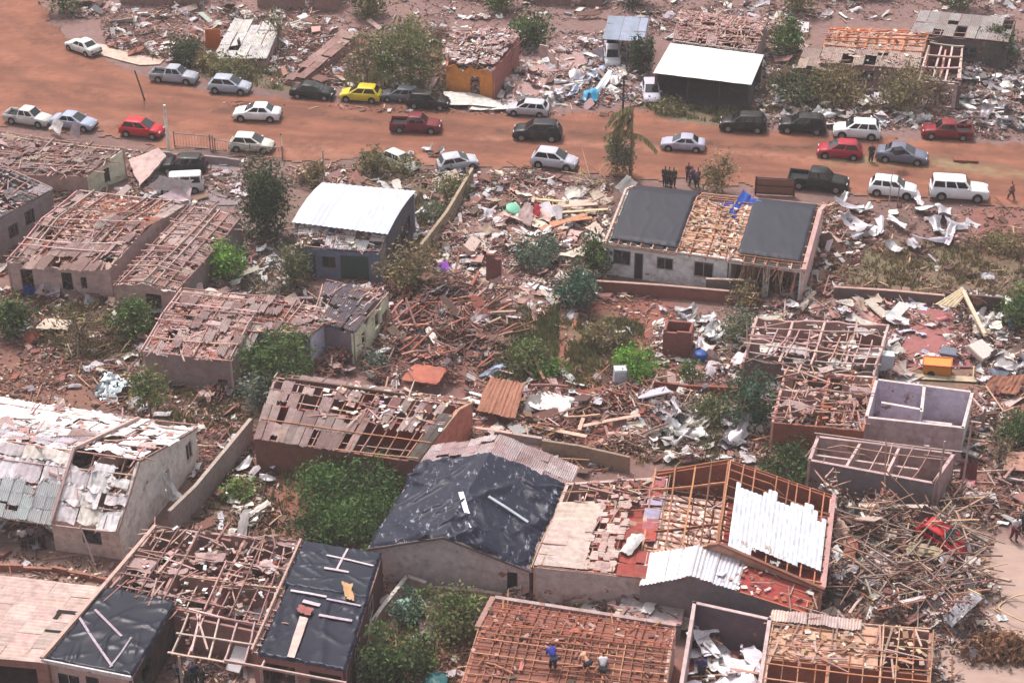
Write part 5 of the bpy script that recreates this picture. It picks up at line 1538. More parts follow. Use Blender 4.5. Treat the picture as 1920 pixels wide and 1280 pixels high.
# black plastic roof 2
H_PATCH = h = House("brick_house", "dark brick house under a patched black plastic roof with bricks and boards lying on it", (474, 1224, 2.7), (648, 1256, 2.7), (716, 1040, 2.7), (566, 1016, 2.7))
h.walls({'F': C(150, 110, 104), 'R': C(92, 64, 60), 'B': C(130, 100, 94), 'L': C(150, 120, 110)}, {'R': [(.22, .36, .8, 2.0, 'window', C(196, 184, 178)), (.60, .72, .9, 2.1, 'window', C(196, 184, 178))], 'F': [(.08, .45, -.2, 2.2, 'hole'), (.6, .95, -.2, 2.2, 'hole')]}, mt='brick')
h.frame(7, 9, miss=0, dz=-.04, sag=.012); h.tarp((.06, 1.01, -.02, .60), C(30, 33, 50), n=(90, 80), wr=.05, edge=.05, mt='shiny', dz=.18, label="black plastic over the front half"); h.tarp((.02, 1.0, .58, 1.0), C(34, 38, 54), n=(80, 60), wr=.04, edge=.05, mt='shiny', dz=.22, label="black plastic over the back half")
mb = MB(); mb.bar(h.R(-.25, -.10, .05), h.R(1.05, -.10, .05), .10, .14, C(196, 166, 158)); h.build(mb, 'eaves_beam', M['wood'])
mb = MB(); mb.bar(h.R(-.01, .0, .24), h.R(-.01, 1.0, .24), .12, .08, C(196, 160, 148)); h.build(mb, 'verge_board', M['wood'])
for s in (.15, .52, .92):
    mb = MB(); mb.bar(h.P(s, -.10, 0), h.P(s, -.10, 2.66), .12, .12, C(186, 160, 150)); h.build(mb, 'post', M['wood'])
# bottom middle: orange battens
h = House("house", "house with a close grid of orange battens where three people work on the roof", (852, 1330, 2.7), (1238, 1362, 2.7), (1268, 1174, 2.7), (928, 1122, 2.7), ('s', .62, .9))
h.walls({'F': C(170, 120, 104), 'R': C(206, 176, 170), 'B': C(190, 150, 140), 'L': C(170, 110, 96)})
mb = MB()
mb.grid([[h.R(.0, .0, -.09), h.R(.0, .62, -.09), h.R(.0, 1., -.09)], [h.R(1, .0, -.09), h.R(1, .62, -.09), h.R(1., 1., -.09)]], C(146, 92, 78)); h.build(mb, 'ceiling', M['wood'], label="brick red underlay boards")
h.frame(20, 7, (0, 1, .62, 1.0), miss=.03, w=.06, col=[C(150, 84, 62), C(164, 96, 72)], sag=.02); h.frame(23, 13, (0, 1, 0, .62), miss=.06, w=.07, col=WOODO + [C(190, 136, 104), C(136, 86, 66)], sag=.03)
h.tiles((0, 1, 0, 1), dens=1.6, planks=.3, pal=TERRA + PINK + MUD, pp=WOODO, dz=-.05)
mb = MB(); mb.bar(h.R(-.01, .6, .1), h.R(-.01, 1.0, .1), .3, .1, C(170, 130, 120)); mb.bar(h.R(0, 1.0, .1), h.R(1, 1.0, .1), .25, .1, C(186, 160, 156)); h.build(mb, 'verge_board', M['plaster'])
# roofless room right of it
h = House("roofless_house", "roofless shell with dark purple-grey walls full of white metal scraps", (1268, 1320, 2.8), (1420, 1330, 2.8), (1446, 1158, 2.8), (1300, 1126, 2.8))
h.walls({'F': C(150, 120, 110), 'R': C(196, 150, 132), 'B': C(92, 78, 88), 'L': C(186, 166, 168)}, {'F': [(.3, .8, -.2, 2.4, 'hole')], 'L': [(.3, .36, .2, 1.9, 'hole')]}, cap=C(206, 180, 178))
h.floor(C(168, 92, 82)); h.inside("white metal scraps and grey sheets inside the purple-grey shell", 3, .6, 2.4, pal=GREY + WHITE + WHITE, ps=[C(236, 232, 236, .8), C(222, 218, 226, .8)], hh=1.0, reg=(.15, .97, .3, .95))
# bottom right battens
h = House("house", "half stripped house with thin orange battens over tan boards below the collapsed timber", (1428, 1296, 2.6), (1742, 1326, 2.6), (1748, 1180, 2.6), (1448, 1148, 2.6))
h.walls({'F': C(186, 140, 120), 'R': C(150, 110, 100), 'B': C(190, 150, 140), 'L': C(206, 164, 146)}, {'F': [(.12, .3, -.2, 2.2, 'hole'), (.45, .6, .8, 1.9, 'hole')]})
mb = MB(); mb.grid([[h.R(.01, .42, -.10), h.R(.01, .97, -.10)], [h.R(.68, .42, -.10), h.R(.68, .97, -.10)]], C(206, 160, 136)); h.build(mb, 'ceiling', M['wood'])
h.part_wall(.02, .42, .98, .42, C(160, 100, 80)); h.part_wall(.7, .02, .7, .98, C(150, 100, 86)); h.part_wall(.38, .02, .38, .42, C(170, 110, 88)); h.floor(C(160, 104, 80))
h.frame(11, 8, (0, 1, 0, 1), miss=.12, w=.08, col=WOODO + WOOD, sag=.04); h.tiles((0, 1, .4, 1), dens=2.5, planks=1.0, pal=BEIGE + WOOD, dz=.0)
h.sheets(8, 1, (0, .9, .88, 1.02), keep=.8, jit=.6, torn=.3, pal=[C(196, 172, 168), C(212, 186, 178)])
h.inside("brown splinters inside the house with thin orange battens", 4, 1.2, .2, pal=TERRA + DARK)
# collapsed slab between
h = House("collapsed_roof", "collapsed grey concrete roof slab with black holes behind the orange battened roof", (1150, 1160, .9), (1276, 1176, .9), (1290, 1112, 1.1), (1180, 1100, 1.0), cat="ruin")
h.walls(C(120, 110, 114), {'F': [(.15, .45, .1, .75, 'hole'), (.55, .9, .1, .7, 'hole')]})
h.sheets(2, 2, keep=1, jit=.6, torn=0, amp=.005, pal=[C(168, 156, 158), C(156, 144, 146)], mt='concrete')
h.tiles(dens=3, planks=.8, shts=.1)

# ------------------------------------------------------------------ houses north of the street
h = House("collapsed_house", "collapsed house with an orange front and a brick red side wall, north of the street", (836, 118, 2.7), (926, 128, 2.9), (974, 64, 3.1), (852, 52, 2.9), pale=1.5)
h.walls({'F': C(196, 124, 56), 'R': C(150, 92, 84), 'B': C(180, 146, 140), 'L': C(190, 110, 84)}, {'F': [(.5, .7, -.2, 1.8, 'hole')]}, jag=.35)
h.frame(8, 8, miss=.35, sag=.2, col=WOODD + WOODP); h.sheets(5, 4, keep=.5, jit=2.5, torn=.5, pal=[C(206, 176, 176), C(220, 196, 194)]); h.tiles(dens=6, planks=1.2, pal=PINK + WHITE, shts=.2, hh=.4)
h.inside("pink rubble inside the collapsed orange-fronted house", 5, pal=PINK)
h = House("garage", "open garage with a large flat white metal roof on dark posts", (1228, 136, 2.6), (1408, 158, 2.6), (1430, 106, 2.6), (1258, 84, 2.6))
h.walls({'B': C(84, 76, 80), 'L': C(96, 88, 92), 'R': C(84, 76, 80)}, {'R': [(.3, .95, -.2, 2.2, 'hole')]}, sides='BLR')
h.floor(C(90, 84, 88))
h.sheets(8, 1, (-.01, 1.01, -.02, 1.02), keep=1, jit=0, torn=0, ribs=5, amp=.012, dz=.1, mt='plain_metal', pal=[C(244, 238, 230, .74)])
for s in (.02, .35, .68, .98):
    mb = MB(); mb.bar(h.P(s, .02, 0), h.P(s, .02, 2.64), .12, .12, C(80, 74, 78)); h.build(mb, 'post', M['metal'])
h = House("ruined_house", "house with pink roof laths showing behind the white garage roof", (1262, 78, 2.6), (1415, 98, 2.6), (1440, 40, 2.6), (1276, 22, 2.6), ('s', .5, .5))
h.walls({'F': C(150, 130, 136), 'R': C(176, 150, 150), 'B': C(170, 150, 146), 'L': C(170, 150, 146)})
h.sheets(7, 5, keep=.72, jit=1.2, torn=.5, dz=-.14, pal=PINK + SHEETP, name='loose_roofing'); h.frame(8, 8, miss=.12, w=.13, col=LATH); h.sheets(8, 4, keep=.3, jit=1.2, torn=.4, pal=SHEETP); h.tiles(dens=5, planks=1, pal=PINK); h.inside("pink rubble in the house behind the white garage", 4, pal=PINK + TERRA)
h = House("ruined_house", "long house with orange roof laths over grey sheets and bare concrete beams at one end", (1536, 116, 2.4), (1724, 128, 2.4), (1742, 62, 2.4), (1560, 54, 2.4), ('s', .55, .7))
h.walls({'F': C(150, 120, 116), 'R': C(190, 160, 154), 'B': C(170, 140, 136), 'L': C(186, 140, 130)}, {'F': [(.1, .25, -.2, 1.9, 'hole'), (.4, .55, .8, 1.8, 'window'), (.7, .9, -.2, 2, 'hole')]})
mb = MB(); mb.grid([[h.R(.02, .35, -.08), h.R(.02, .98, -.08)], [h.R(.98, .35, -.08), h.R(.98, .98, -.08)]], C(206, 160, 140)); h.build(mb, 'ceiling', M['wood'])
h.frame(11, 7, (0, 1, .3, 1), miss=.05, col=[C(206, 120, 72), C(190, 108, 66)], w=.15); h.sheets(9, 2, (0, 1, -.04, .38), keep=.9, jit=.5, torn=.2, pal=[C(176, 156, 148), C(190, 166, 156)]); h.tiles(dens=1.5, planks=.3, pal=PINK + BEIGE)
h2 = House("", "", (1724, 152, 2.5), (1796, 158, 2.5), (1806, 92, 2.5), (1742, 86, 2.5), root=h.root)
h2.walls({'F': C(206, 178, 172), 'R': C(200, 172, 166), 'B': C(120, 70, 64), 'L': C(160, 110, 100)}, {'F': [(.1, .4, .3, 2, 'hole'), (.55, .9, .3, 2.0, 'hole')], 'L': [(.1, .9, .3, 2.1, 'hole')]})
h2.frame(4, 4, miss=0, w=.2, mt='concrete', col=[C(206, 180, 172)]); h2.part_wall(.5, .05, .5, .95, C(196, 150, 140), jag=.3)
h = House("shack", "low shack with two sagging beige sheet roofs left of the orange laths", (1492, 128, 1.9), (1568, 138, 1.9), (1576, 96, 2.2), (1510, 92, 2.2))
h.walls(C(120, 100, 96), {'F': [(.3, .7, -.2, 1.6, 'hole')]}); h.sheets(4, 2, keep=1, jit=.5, torn=.1, pal=[C(186, 164, 150), C(170, 148, 138)])
h = House("house", "grey sheet roofed house at the back of the lot behind the dark tree", (1706, 64, 2.6), (1890, 80, 2.6), (1905, 38, 2.6), (1725, 22, 2.6))
h.walls(C(96, 84, 84), {'F': [(.1, .3, -.2, 2, 'hole'), (.5, .7, .8, 1.9, 'window')]}); h.sheets(9, 2, keep=.95, jit=.4, torn=.1, pal=[C(170, 162, 160), C(160, 150, 148)]); h.frame(8, 5, miss=0)
h = House("carport", "pale blue sheet carport on a single grey pole over the white cars", (1130, 74, 2.5), (1206, 80, 2.5), (1216, 36, 2.5), (1142, 32, 2.5), cat="carport")
h.sheets(5, 1, keep=1, jit=.2, torn=0, ribs=6, pal=[C(188, 196, 214)], mt='metal'); h.frame(4, 4, miss=0, w=.08, mt='metal', col=GREY)
for s, t in ((.6, .02), (.02, .98), (.98, .98), (.02, .02)):
    mb = MB(); mb.bar(h.P(s, t, 0), h.P(s, t, 2.5), .1, .1, C(150, 150, 158)); h.build(mb, 'post', M['metal'])
h = House("collapsed_house", "flattened house whose white sheet roof lies on the ground beside a standing orange board", (398, 112, .5), (500, 112, .66), (528, 44, 1.8), (440, 38, 1.5))
h.sheets(5, 3, keep=.95, jit=.8, torn=.15, pal=[C(232, 226, 222, .66), C(240, 236, 232, .66)]); h.frame(6, 5, miss=.2); h.walls(C(176, 140, 134), jag=.3)
h = House("collapsed_house", "fallen pink plaster wall and roof strip sloping through debris left of the large green tree", (534, 150, .4), (566, 154, .5), (672, 66, 1.2), (640, 58, 1.2))
h.sheets(2, 8, keep=.95, jit=.5, torn=.1, pal=[C(196, 164, 154), C(186, 150, 142)]); h.walls(C(150, 112, 104), jag=.1)
# more of the town beyond, where the photograph ends
for i, (u, v, c, lab) in enumerate(((300, -6, WHITE, "white"), (560, 2, GREY, "grey"), (860, -22, SHEETP, "dusty pink"), (1060, -8, BEIGE, "beige"), (1360, -30, TERRA, "terracotta"), (1600, -18, GREY, "dark grey"))):
    h = House("house", "%s roofed broken house beyond the last lots, along the upper edge" % lab, (u - 80, v - 28, 2.2), (u + 70, v - 20, 2.2), (u + 90, v - 70, 2.2), (u - 50, v - 76, 2.2), ('s', .5, .66))
    h.walls(C(150, 118, 110), {'F': [(.2, .35, .9, 1.9, 'window'), (.6, .72, -.2, 2, 'hole')]}, jag=.6); h.frame(8, 7, miss=.3, sag=.2); h.sheets(8, 4, keep=.55, jit=1.3, torn=.4, pal=c); h.tiles(dens=2, planks=.5)

haze()

# ------------------------------------------------------------------ boundary walls, fences, poles
free_wall("boundary_wall", "low olive-stained yard wall running back to the street left of the debris field", "wall", [(790, 490), (838, 427), (886, 345)], 1.4, C(150, 134, 112), cap=C(176, 156, 132))
free_wall("boundary_wall", "second thin yard wall beside the olive-stained one, leaning and broken", "wall", [(812, 470), (850, 415), (872, 360)], 1.0, C(140, 120, 104), jag=.15)
free_wall("boundary_wall", "tall grey block wall climbing past the end of the big white house", "wall", [(322, 1003), (371, 955), (474, 828)], 1.8, C(150, 138, 134), cap=C(186, 168, 158), mt='concrete')
free_wall("boundary_wall", "mossy grey-brown wall behind the beige flat roof", "wall", [(1016, 852), (1084, 862), (1180, 884)], 1.15, C(140, 122, 106), mt='concrete')
free_wall("boundary_wall", "short grey wall ending beside the mossy one", "wall", [(910, 868), (925, 822), (1016, 836)], .6, C(150, 136, 132), cap=C(190, 170, 162))
free_wall("retaining_wall", "long brown retaining wall in front of the white house with two black plastic sheets", "wall", [(1118, 548), (1240, 556), (1420, 572)], .95, C(136, 88, 78), cap=C(190, 158, 146))
free_wall("retaining_wall", "grey wall with a pale slab on top below the hanging laths", "wall", [(1322, 556), (1416, 560)], 1.5, C(110, 98, 96), cap=C(216, 188, 174))
free_wall("retaining_wall", "dark low wall behind the red floor slab", "wall", [(1562, 556), (1660, 562), (1768, 572)], .8, C(118, 98, 94), cap=C(196, 160, 148))
free_wall("retaining_wall", "dark wall standing behind the cream roof panel", "wall", [(1770, 575), (1880, 585)], 1.2, C(84, 70, 68))
free_wall("retaining_wall", "brick red kerb wall below the garden with the bright bush", "wall", [(1198, 728), (1290, 738), (1384, 742)], .7, C(138, 82, 68), mt='brick')
free_wall("boundary_wall", "white capped yard wall with a corner beside the dark brick house", "wall", [(672, 1225), (716, 1160), (764, 1100), (800, 1112)], .8, C(176, 150, 140), cap=C(234, 222, 214, .66))
free_wall("boundary_wall", "pale yard wall along the foot of the grey gable", "wall", [(800, 1112), (900, 1120), (985, 1134)], .5, C(190, 160, 148), cap=C(214, 186, 170))
free_wall("boundary_wall", "brown dirt bank wall behind the flat pink roof", "wall", [(-40, 1066), (100, 1072), (210, 1094)], .45, C(150, 104, 90), jag=.12)
free_wall("boundary_wall", "grey wall fragment along the street yard of the black car", "wall", [(302, 298), (385, 306), (450, 312)], .7, C(150, 136, 136), jag=.12)
free_wall("boundary_wall", "tilted pale wall end with a white post beside the street", "wall", [(560, 345), (606, 322)], 1.1, C(176, 156, 140), jag=.1)
free_wall("brick_ruin", "brown brick stub of a room standing alone in the red garden", "ruin", [(1244, 664), (1291, 668), (1297, 648), (1250, 644), (1244, 664)], 2.0, C(134, 84, 76), mt='brick', jag=.12)
free_wall("brick_ruin", "pointed dark red wall fragment standing in the pink debris", "ruin", [(912, 528), (926, 529), (940, 530)], 2.6, C(128, 82, 76), mt='brick', jag=.5, th=.25)
free_wall("brick_ruin", "broken wall corner with a door gap in the pink yard north of the street", "ruin", [(1012, 108), (1028, 112), (1046, 132)], 1.4, C(196, 168, 162), jag=.3)
free_wall("brick_ruin", "thin dark pillar wall north of the dark red pickup", "ruin", [(1783, 205), (1796, 206)], 3.0, C(112, 84, 80), th=.4, jag=.2)

def fence(label, px, hgt, col, n, name="metal_fence"):
    p0 = at(*px[0])
    root = empty(name, tuple(p0), label, "fence")
    pts = [at(*q) for q in px]
    mb = MB()
    for a, b in zip(pts[:-1], pts[1:]):
        for z in (.15, hgt): mb.bar(a + [0, 0, z], b + [0, 0, z], .06, .06, col)
        L = np.linalg.norm(b - a); k = int(L / .25)
        for i in range(1, k): mb.bar(a + (b - a) * i / k + [0, 0, .15], a + (b - a) * i / k + [0, 0, hgt], .02, .02, col)
    mb.build("rails", M['metal'], root)
    for a in pts:
        mb = MB(); mb.bar(a, a + [0, 0, hgt + .2], .09, .09, col); mb.build("post", M['metal'], root)
fence("grey bar fence in front of the yard with the black car", [(328, 276), (395, 282), (400, 284)], 1.3, C(150, 132, 130), 6)
fence("bar fence around the parked white hatchback by the street", [(404, 284), (470, 296), (530, 300), (528, 276)], 1.1, C(140, 122, 118), 6)
g = empty("yard_gate", tuple(at(1450, 366)), "dark framed yard gate beside the black pickup", "gate")
mb = MB(); a, b = at(1416, 364), at(1488, 368)
for z in (.1, .8, 1.5): mb.bar(a + [0, 0, z], b + [0, 0, z], .08, .08, C(52, 44, 46))
for k in range(2): mb.bar((a, b)[k], (a, b)[k] + [0, 0, 1.6], .14, .14, C(52, 44, 46))
mb.build("gate_frame", M['metal'], g)
mb = MB(); mb.bar(a + [0, 0.03, .75], b + [0, 0.03, .75], .02, 1.3, C(136, 92, 78)); mb.build("gate_panel", M['metal'], g)
pole = post(318, 292, 4.6, .15, C(236, 224, 212, .95), "pale concrete utility pole beside the bright red hatchback")
post(272, 188, 3.4, .09, C(120, 98, 90), "thin dark pole leaning over the street", top=(252, 132, 3.0))
post(1666, 386, 3.4, .05, C(206, 190, 186), "slim white pole in front of the white crossover", name="metal_pole")
post(1682, 388, 3.2, .05, C(150, 136, 136), "slim grey pole beside the white one", name="metal_pole")
post(608, 335, 2.6, .09, C(216, 200, 186), "short pale post at the bend of the street edge", name="fence_post")
post(1168, 205, 3.2, .10, C(70, 62, 66), "dark post beside the blue crumpled sheets", name="fence_post")
post(1842, 800, 3.6, .12, C(196, 172, 166), "leaning pale concrete post right of the lilac rooms", name="concrete_post", top=(1848, 765, 2.6))
post(1752, 962, 5.4, .09, C(190, 164, 160), "tall thin post at the end of the long shed", name="metal_pole")
post(1800, 940, 6.0, .08, C(186, 158, 154), "second tall thin post right of the long shed", name="metal_pole")
post(180, 1062, 3.0, .07, C(222, 200, 192), "white downpipe leaning on the white house front", name="downpipe", top=(150, 985, 2.5))

# ------------------------------------------------------------------ vehicles
ROADR = px_dir(900, 240, 300, 16); ROADL = ROADR + math.pi
NWR = px_dir(300, 130, 250, 55)
WHT, SIL, BLK = C(238, 238, 240, .8), C(176, 178, 190), C(30, 30, 34)
car('sedan', C(240, 240, 236, .66), 155, 84, px_dir(155, 84, -60, -22), "white sedan alone at the pavement in the far corner of the street", scale=.92)
car('pickup', C(176, 180, 190), 327, 139, px_dir(327, 139, 90, 8), "silver double cab pickup parked on the far side, first of its row", scale=.88)
car('hatch', C(182, 188, 202), 431, 158, px_dir(431, 158, 80, 6), "silver-blue hatchback parked right behind the silver pickup", scale=1.0)
car('sedan', C(12, 14, 18), 586, 168, px_dir(586, 168, 80, 6), "black sedan parked left of the yellow car", scale=.95)
car('hatch', C(232, 206, 40), 676, 174, px_dir(676, 174, -80, -5), "bright yellow hatchback parked at the far side of the street", scale=.98)
car('wagon', C(110, 116, 124), 752, 174, px_dir(752, 174, -80, -5), "grey car half hidden between the yellow and the dark green cars", scale=.85)
car('suv', C(10, 15, 15), 803, 187, px_dir(803, 187, 80, 5), "dark green-black car parked right of the hidden grey one", scale=.88)
car('wagon', C(206, 204, 212), 990, 200, px_dir(990, 200, -80, -6), "silver estate car parked against the white sheet debris", scale=.88)
car('sedan', WHT, 482, 209, px_dir(482, 209, -80, -3), "white sedan driving in the middle of the street", scale=1.0)
car('pickup', C(120, 26, 40), 780, 231, px_dir(780, 231, 80, 3), "maroon pickup driving in the middle of the street", scale=.9)
car('suv', C(16, 18, 26), 1008, 245, px_dir(1008, 245, -80, -4), "dark navy SUV driving behind the maroon pickup", scale=.98)
car('hatch', C(205, 20, 42), 266, 239, px_dir(266, 239, 80, 8), "bright red hatchback beside the pale utility pole", scale=1.0)
car('pickup', C(226, 222, 220, .66), 53, 217, px_dir(53, 217, 80, 12), "white pickup with an empty bed at the street corner", scale=.86)
car('sedan', C(176, 184, 206), 138, 225, px_dir(138, 225, 80, 10), "pale blue-silver sedan covered with loose sheets", scale=.95)
car('hatch', C(232, 230, 220, .66), 472, 267, px_dir(472, 267, 80, 5), "white hatchback inside the bar fence", scale=.98)
car('hatch', C(206, 204, 216), 1040, 297, px_dir(1040, 297, 80, 10), "silver hatchback parked on the near side beside the debris field", scale=1.02)
car('sedan', C(186, 184, 204), 1281, 265, px_dir(1281, 265, -80, -5), "lilac-silver sedan driving in the middle right of the palm", scale=.9)
car('suv', C(14, 10, 12), 1394, 229, px_dir(1394, 229, -80, -5), "black car parked at the far side, first of the dark pair", scale=.95)
car('suv', C(12, 10, 12), 1505, 232, px_dir(1505, 232, -80, -5), "black SUV parked left of the white one with open tailgate", scale=.95)
car('suv', WHT, 1607, 242, px_dir(1607, 242, -80, -5), "white SUV parked between the black SUV and the dark red pickup", scale=.94)
car('pickup', C(140, 24, 34), 1776, 243, px_dir(1776, 243, -80, -4), "dark red pickup parked in front of the grey metal debris", scale=.88)
car('hatch', C(176, 22, 48), 1575, 279, px_dir(1575, 279, -80, -6), "crimson hatchback driving behind the grey sedan", scale=1.0)
car('sedan', C(118, 120, 140), 1692, 287, px_dir(1692, 287, 80, 9), "grey-blue sedan with a dark bundle on its roof", scale=1.02)
car('pickup', C(10, 15, 18), 1535, 337, px_dir(1535, 337, 80, 9), "black double cab pickup behind the black plastic roof", scale=1.0)
car('suv', WHT, 1674, 350, px_dir(1674, 350, 80, 9), "white crossover behind the slim poles", scale=.9)
car('boxsuv', WHT, 1798, 355, px_dir(1798, 355, 80, 5), "big boxy white SUV, last of the near row", scale=1.02)
car('hatch', C(214, 212, 220), 1148, 104, px_dir(1148, 104, 3, 30), "white car facing the street under the pale blue carport", scale=.95)
car('van', C(236, 236, 240, .66), 1150, 74, px_dir(1150, 74, 3, -30), "white van parked deep under the carport", scale=.9)
car('hatch', C(206, 200, 216), 1221, 170, px_dir(1221, 170, 4, 30), "white car nosed out beside the open garage", scale=1.0)
car('suv', C(14, 12, 14), 344, 307, px_dir(344, 307, -80, -2), "black car standing in the grey concrete yard", scale=.9)
car('van', C(236, 234, 236, .66), 338, 344, px_dir(338, 344, -80, 4), "white van buried under a white sheet in the concrete yard", scale=.85)
car('hatch', C(200, 200, 208), 858, 300, px_dir(858, 300, 80, -10), "wrecked silver car among the roadside scrap", scale=.9, tilt=(.08, -.05))
car('hatch', C(222, 218, 214), 748, 300, px_dir(748, 300, 60, 20), "wrecked white car crushed into the roadside bushes", scale=.9, tilt=(-.1, .08))
car('hatch', C(196, 28, 40), 1768, 1002, px_dir(1768, 1002, 50, 24), "red car caught under the collapsed timber roof", scale=.85, tilt=(.14, .12), z=.75, zc=1.4)

# ------------------------------------------------------------------ trees and bushes
TG = "trees left standing between the houses"
tree("tree", 500, 442, 6.2, 1.9, G_DARK, "tall dark dense tree left of the white arched roof", 9500, .14, .14, .04, clumps=60, spread=.30, hollow=.2, group=TG)
tree("tree", 425, 524, 3.2, 1.25, G_BRIGHT, "round bright green tree beside the long grey-walled house", 2600, .13, .08, .18, group=TG)
tree("tree", 551, 540, 3.4, 1.15, G_OLIVE + G_DARK, "dark ragged tree in front of the blue workshop wall", 1900, .14, .08, .12, group=TG, spread=.42)
tree("tree", 1112, 520, 3.4, 1.1, G_DARK + G_MID, "narrow green tree at the corner of the white house with two black sheets", 2200, .13, .08, .12, group=TG)
tree("tree", 1083, 572, 3.0, 1.3, G_TEAL, "blue-green tree in front of the narrow green one", 2400, .14, .08, .1, group=TG)
tree("tree", 516, 722, 4.2, 2.1, G_MID, "wide green tree in front of the pale blue end wall", 4200, .15, .12, .2, group=TG, clumps=34)
tree("tree", 284, 786, 3.6, 1.45, G_MID + G_OLIVE, "small round tree with a bare trunk beside the white scrap heap", 2200, .14, .08, .38, group=TG)
tree("bush", 490, 764, 2.4, 1.2, G_GREY, "grey-green bush beside the pinkish corrugated roof", 1500, .14, .05, .05, group=TG)
tree("tree", 28, 628, 2.8, 1.6, G_MID + G_DARK, "green tree at the far left edge beside fallen branches", 2600, .15, .08, .1, group=TG)
tree("tree", 258, 630, 2.6, 1.5, G_MID, "leaning green tree left of the pinkish skeleton roof", 2200, .15, .08, .1, group=TG, lean=(-.2, 0))
tree("bush", 1003, 498, 2.4, 1.6, G_GREY + G_TEAL, "dome shaped grey-green bush in the pink debris field", 3200, .11, .06, .0, group=TG, clumps=60, spread=.2, hollow=.7)
G_TH = G_MID + [C(78, 116, 52), C(92, 128, 60), C(64, 92, 46)]
tree("bush", 608, 1010, 2.2, 1.9, G_TH + G_DARK, "dark end of the green thicket nearest the black tarpaulin houses", 4200, .12, .06, .0, group=TG, spread=.3, clumps=44)
tree("bush", 676, 1000, 2.5, 2.2, G_TH, "leafy middle of the green thicket beside the tarpaulin gable", 5200, .12, .06, .0, group=TG, spread=.3, clumps=50)
tree("bush", 610, 950, 2.6, 2.0, G_TH, "loose left side of the green thicket by the red earth", 4200, .12, .06, .0, group=TG, spread=.34, clumps=40)
tree("bush", 690, 940, 2.6, 2.2, G_TH + G_DARK, "dense back of the green thicket beside the slope of the tarpaulin", 4600, .12, .06, .0, group=TG, spread=.3, clumps=46)
tree("bush", 722, 905, 2.0, 1.5, G_OLIVE + G_MID, "olive top end of the green thicket below the red rooms", 2400, .13, .05, .0, group=TG, spread=.36)
tree("bush", 640, 895, 1.5, 1.4, G_OLIVE, "dry olive bush behind the green thicket", 1500, .13, .05, .0, group=TG, spread=.4)
tree("tree", 846, 1188, 2.6, 1.75, G_MID + G_OLIVE, "round yellowish green tree in front of the grey gable", 3800, .13, .09, .08, group=TG, clumps=36)
tree("tree", 748, 1262, 3.4, 1.7, G_DARK + G_MID, "tall dark green tree beside the dark brick house", 4200, .14, .10, .05, group=TG, clumps=36)
tree("bush", 708, 1290, 2.2, 1.3, G_DARK, "low dark bush at the foot of the tall dark tree", 2000, .13, .06, .0, group=TG)
tree("bush", 770, 1160, 1.8, 1.0, G_GREY + G_TEAL, "teal-grey bush between the white capped wall and the round tree", 1500, .12, .05, .0, group=TG)
tree("bush", 1203, 706, 2.0, 1.5, G_BRIGHT, "bright lime green bush in the red garden", 2800, .12, .06, .05, group=TG)
tree("tree", 1404, 790, 3.4, 1.5, G_DARK + G_TEAL, "dark blue-green tree left of the roofless brick house", 2800, .14, .09, .1, group=TG, spread=.42)
tree("bush", 1340, 785, 1.6, 1.4, G_DARK + G_OLIVE, "low dark bush among the white metal scrap", 1600, .13, .05, .0, group=TG)
tree("bush", 1478, 888, 2.0, 1.8, G_DARK + G_MID, "deep green bush at the left end of the long shed", 3000, .13, .06, .0, group=TG)
tree("tree", 1904, 842, 2.4, 1.2, G_DARK + G_MID, "dark green tree at the right edge above the pink sheets", 2000, .14, .08, .1, group=TG)
tree("tree", 1916, 612, 3.0, 1.5, G_MID, "green tree at the right edge beside the cream roof panel", 2400, .14, .08, .1, group=TG)
tree("tree", 768, 158, 5.4, 2.5, G_MID + G_OLIVE, "large green tree north of the street behind the yellow car", 4600, .17, .15, .15, group=TG, clumps=34, spread=.38)
tree("bare_tree", 690, 160, 4.6, 1.9, G_OLIVE, "half stripped olive tree left of the large green tree", 900, .16, .10, .2, bare=8, group=TG, spread=.45)
tree("bare_tree", 522, 98, 4.4, 1.3, G_OLIVE, "bare dark tree behind the flattened white roof", 320, .14, .09, .2, bare=9, group=TG)
tree("tree", 1476, 104, 3.4, 1.5, G_MID, "round green tree right of the white garage roof", 2400, .16, .09, .12, group=TG)
tree("tree", 1862, 116, 3.2, 1.8, G_DARK, "dark round tree in front of the grey roof at the back", 2600, .17, .10, .1, group=TG)
tree("tree", 1201, 142, 3.6, 1.05, G_DARK, "small dark conifer shaped tree between the carport and the garage", 2600, .13, .08, .03, group=TG, spread=.26)
tree("tree", 1482, 190, 3.0, 2.0, G_OLIVE + G_DARK, "dull olive tree in front of the shack", 2400, .17, .10, .1, group=TG, spread=.42)
tree("tree", 1566, 196, 3.2, 2.0, G_OLIVE + G_DRY, "brownish olive tree in front of the orange laths", 2400, .17, .10, .1, group=TG, spread=.42)
tree("bare_tree", 1690, 200, 4.2, 2.2, G_OLIVE + G_DRY, "tall thinned olive tree in front of the concrete beams", 2000, .17, .11, .1, bare=6, group=TG, spread=.42)
tree("bare_tree", 1752, 205, 3.4, 1.0, G_DRY, "thin brown tree left of the dark pillar wall", 500, .15, .08, .1, bare=5, group=TG)
tree("tree", 1002, 88, 3.4, 1.7, G_DARK + G_MID, "green tree behind the collapsed orange-fronted house", 2400, .17, .10, .1, group=TG)
tree("bush", 348, 118, 2.4, 1.5, G_DARK, "dark bush behind the silver pickup", 2200, .15, .06, .0, group=TG)
tree("bush", 440, 138, 1.6, 2.2, G_OLIVE, "wide olive bush behind the silver-blue hatchback", 2200, .15, .06, .0, group=TG)
tree("bush", 390, 130, 1.4, 1.3, G_OLIVE + G_DRY, "low dry bush between the silver cars", 1300, .14, .06, .0, group=TG)
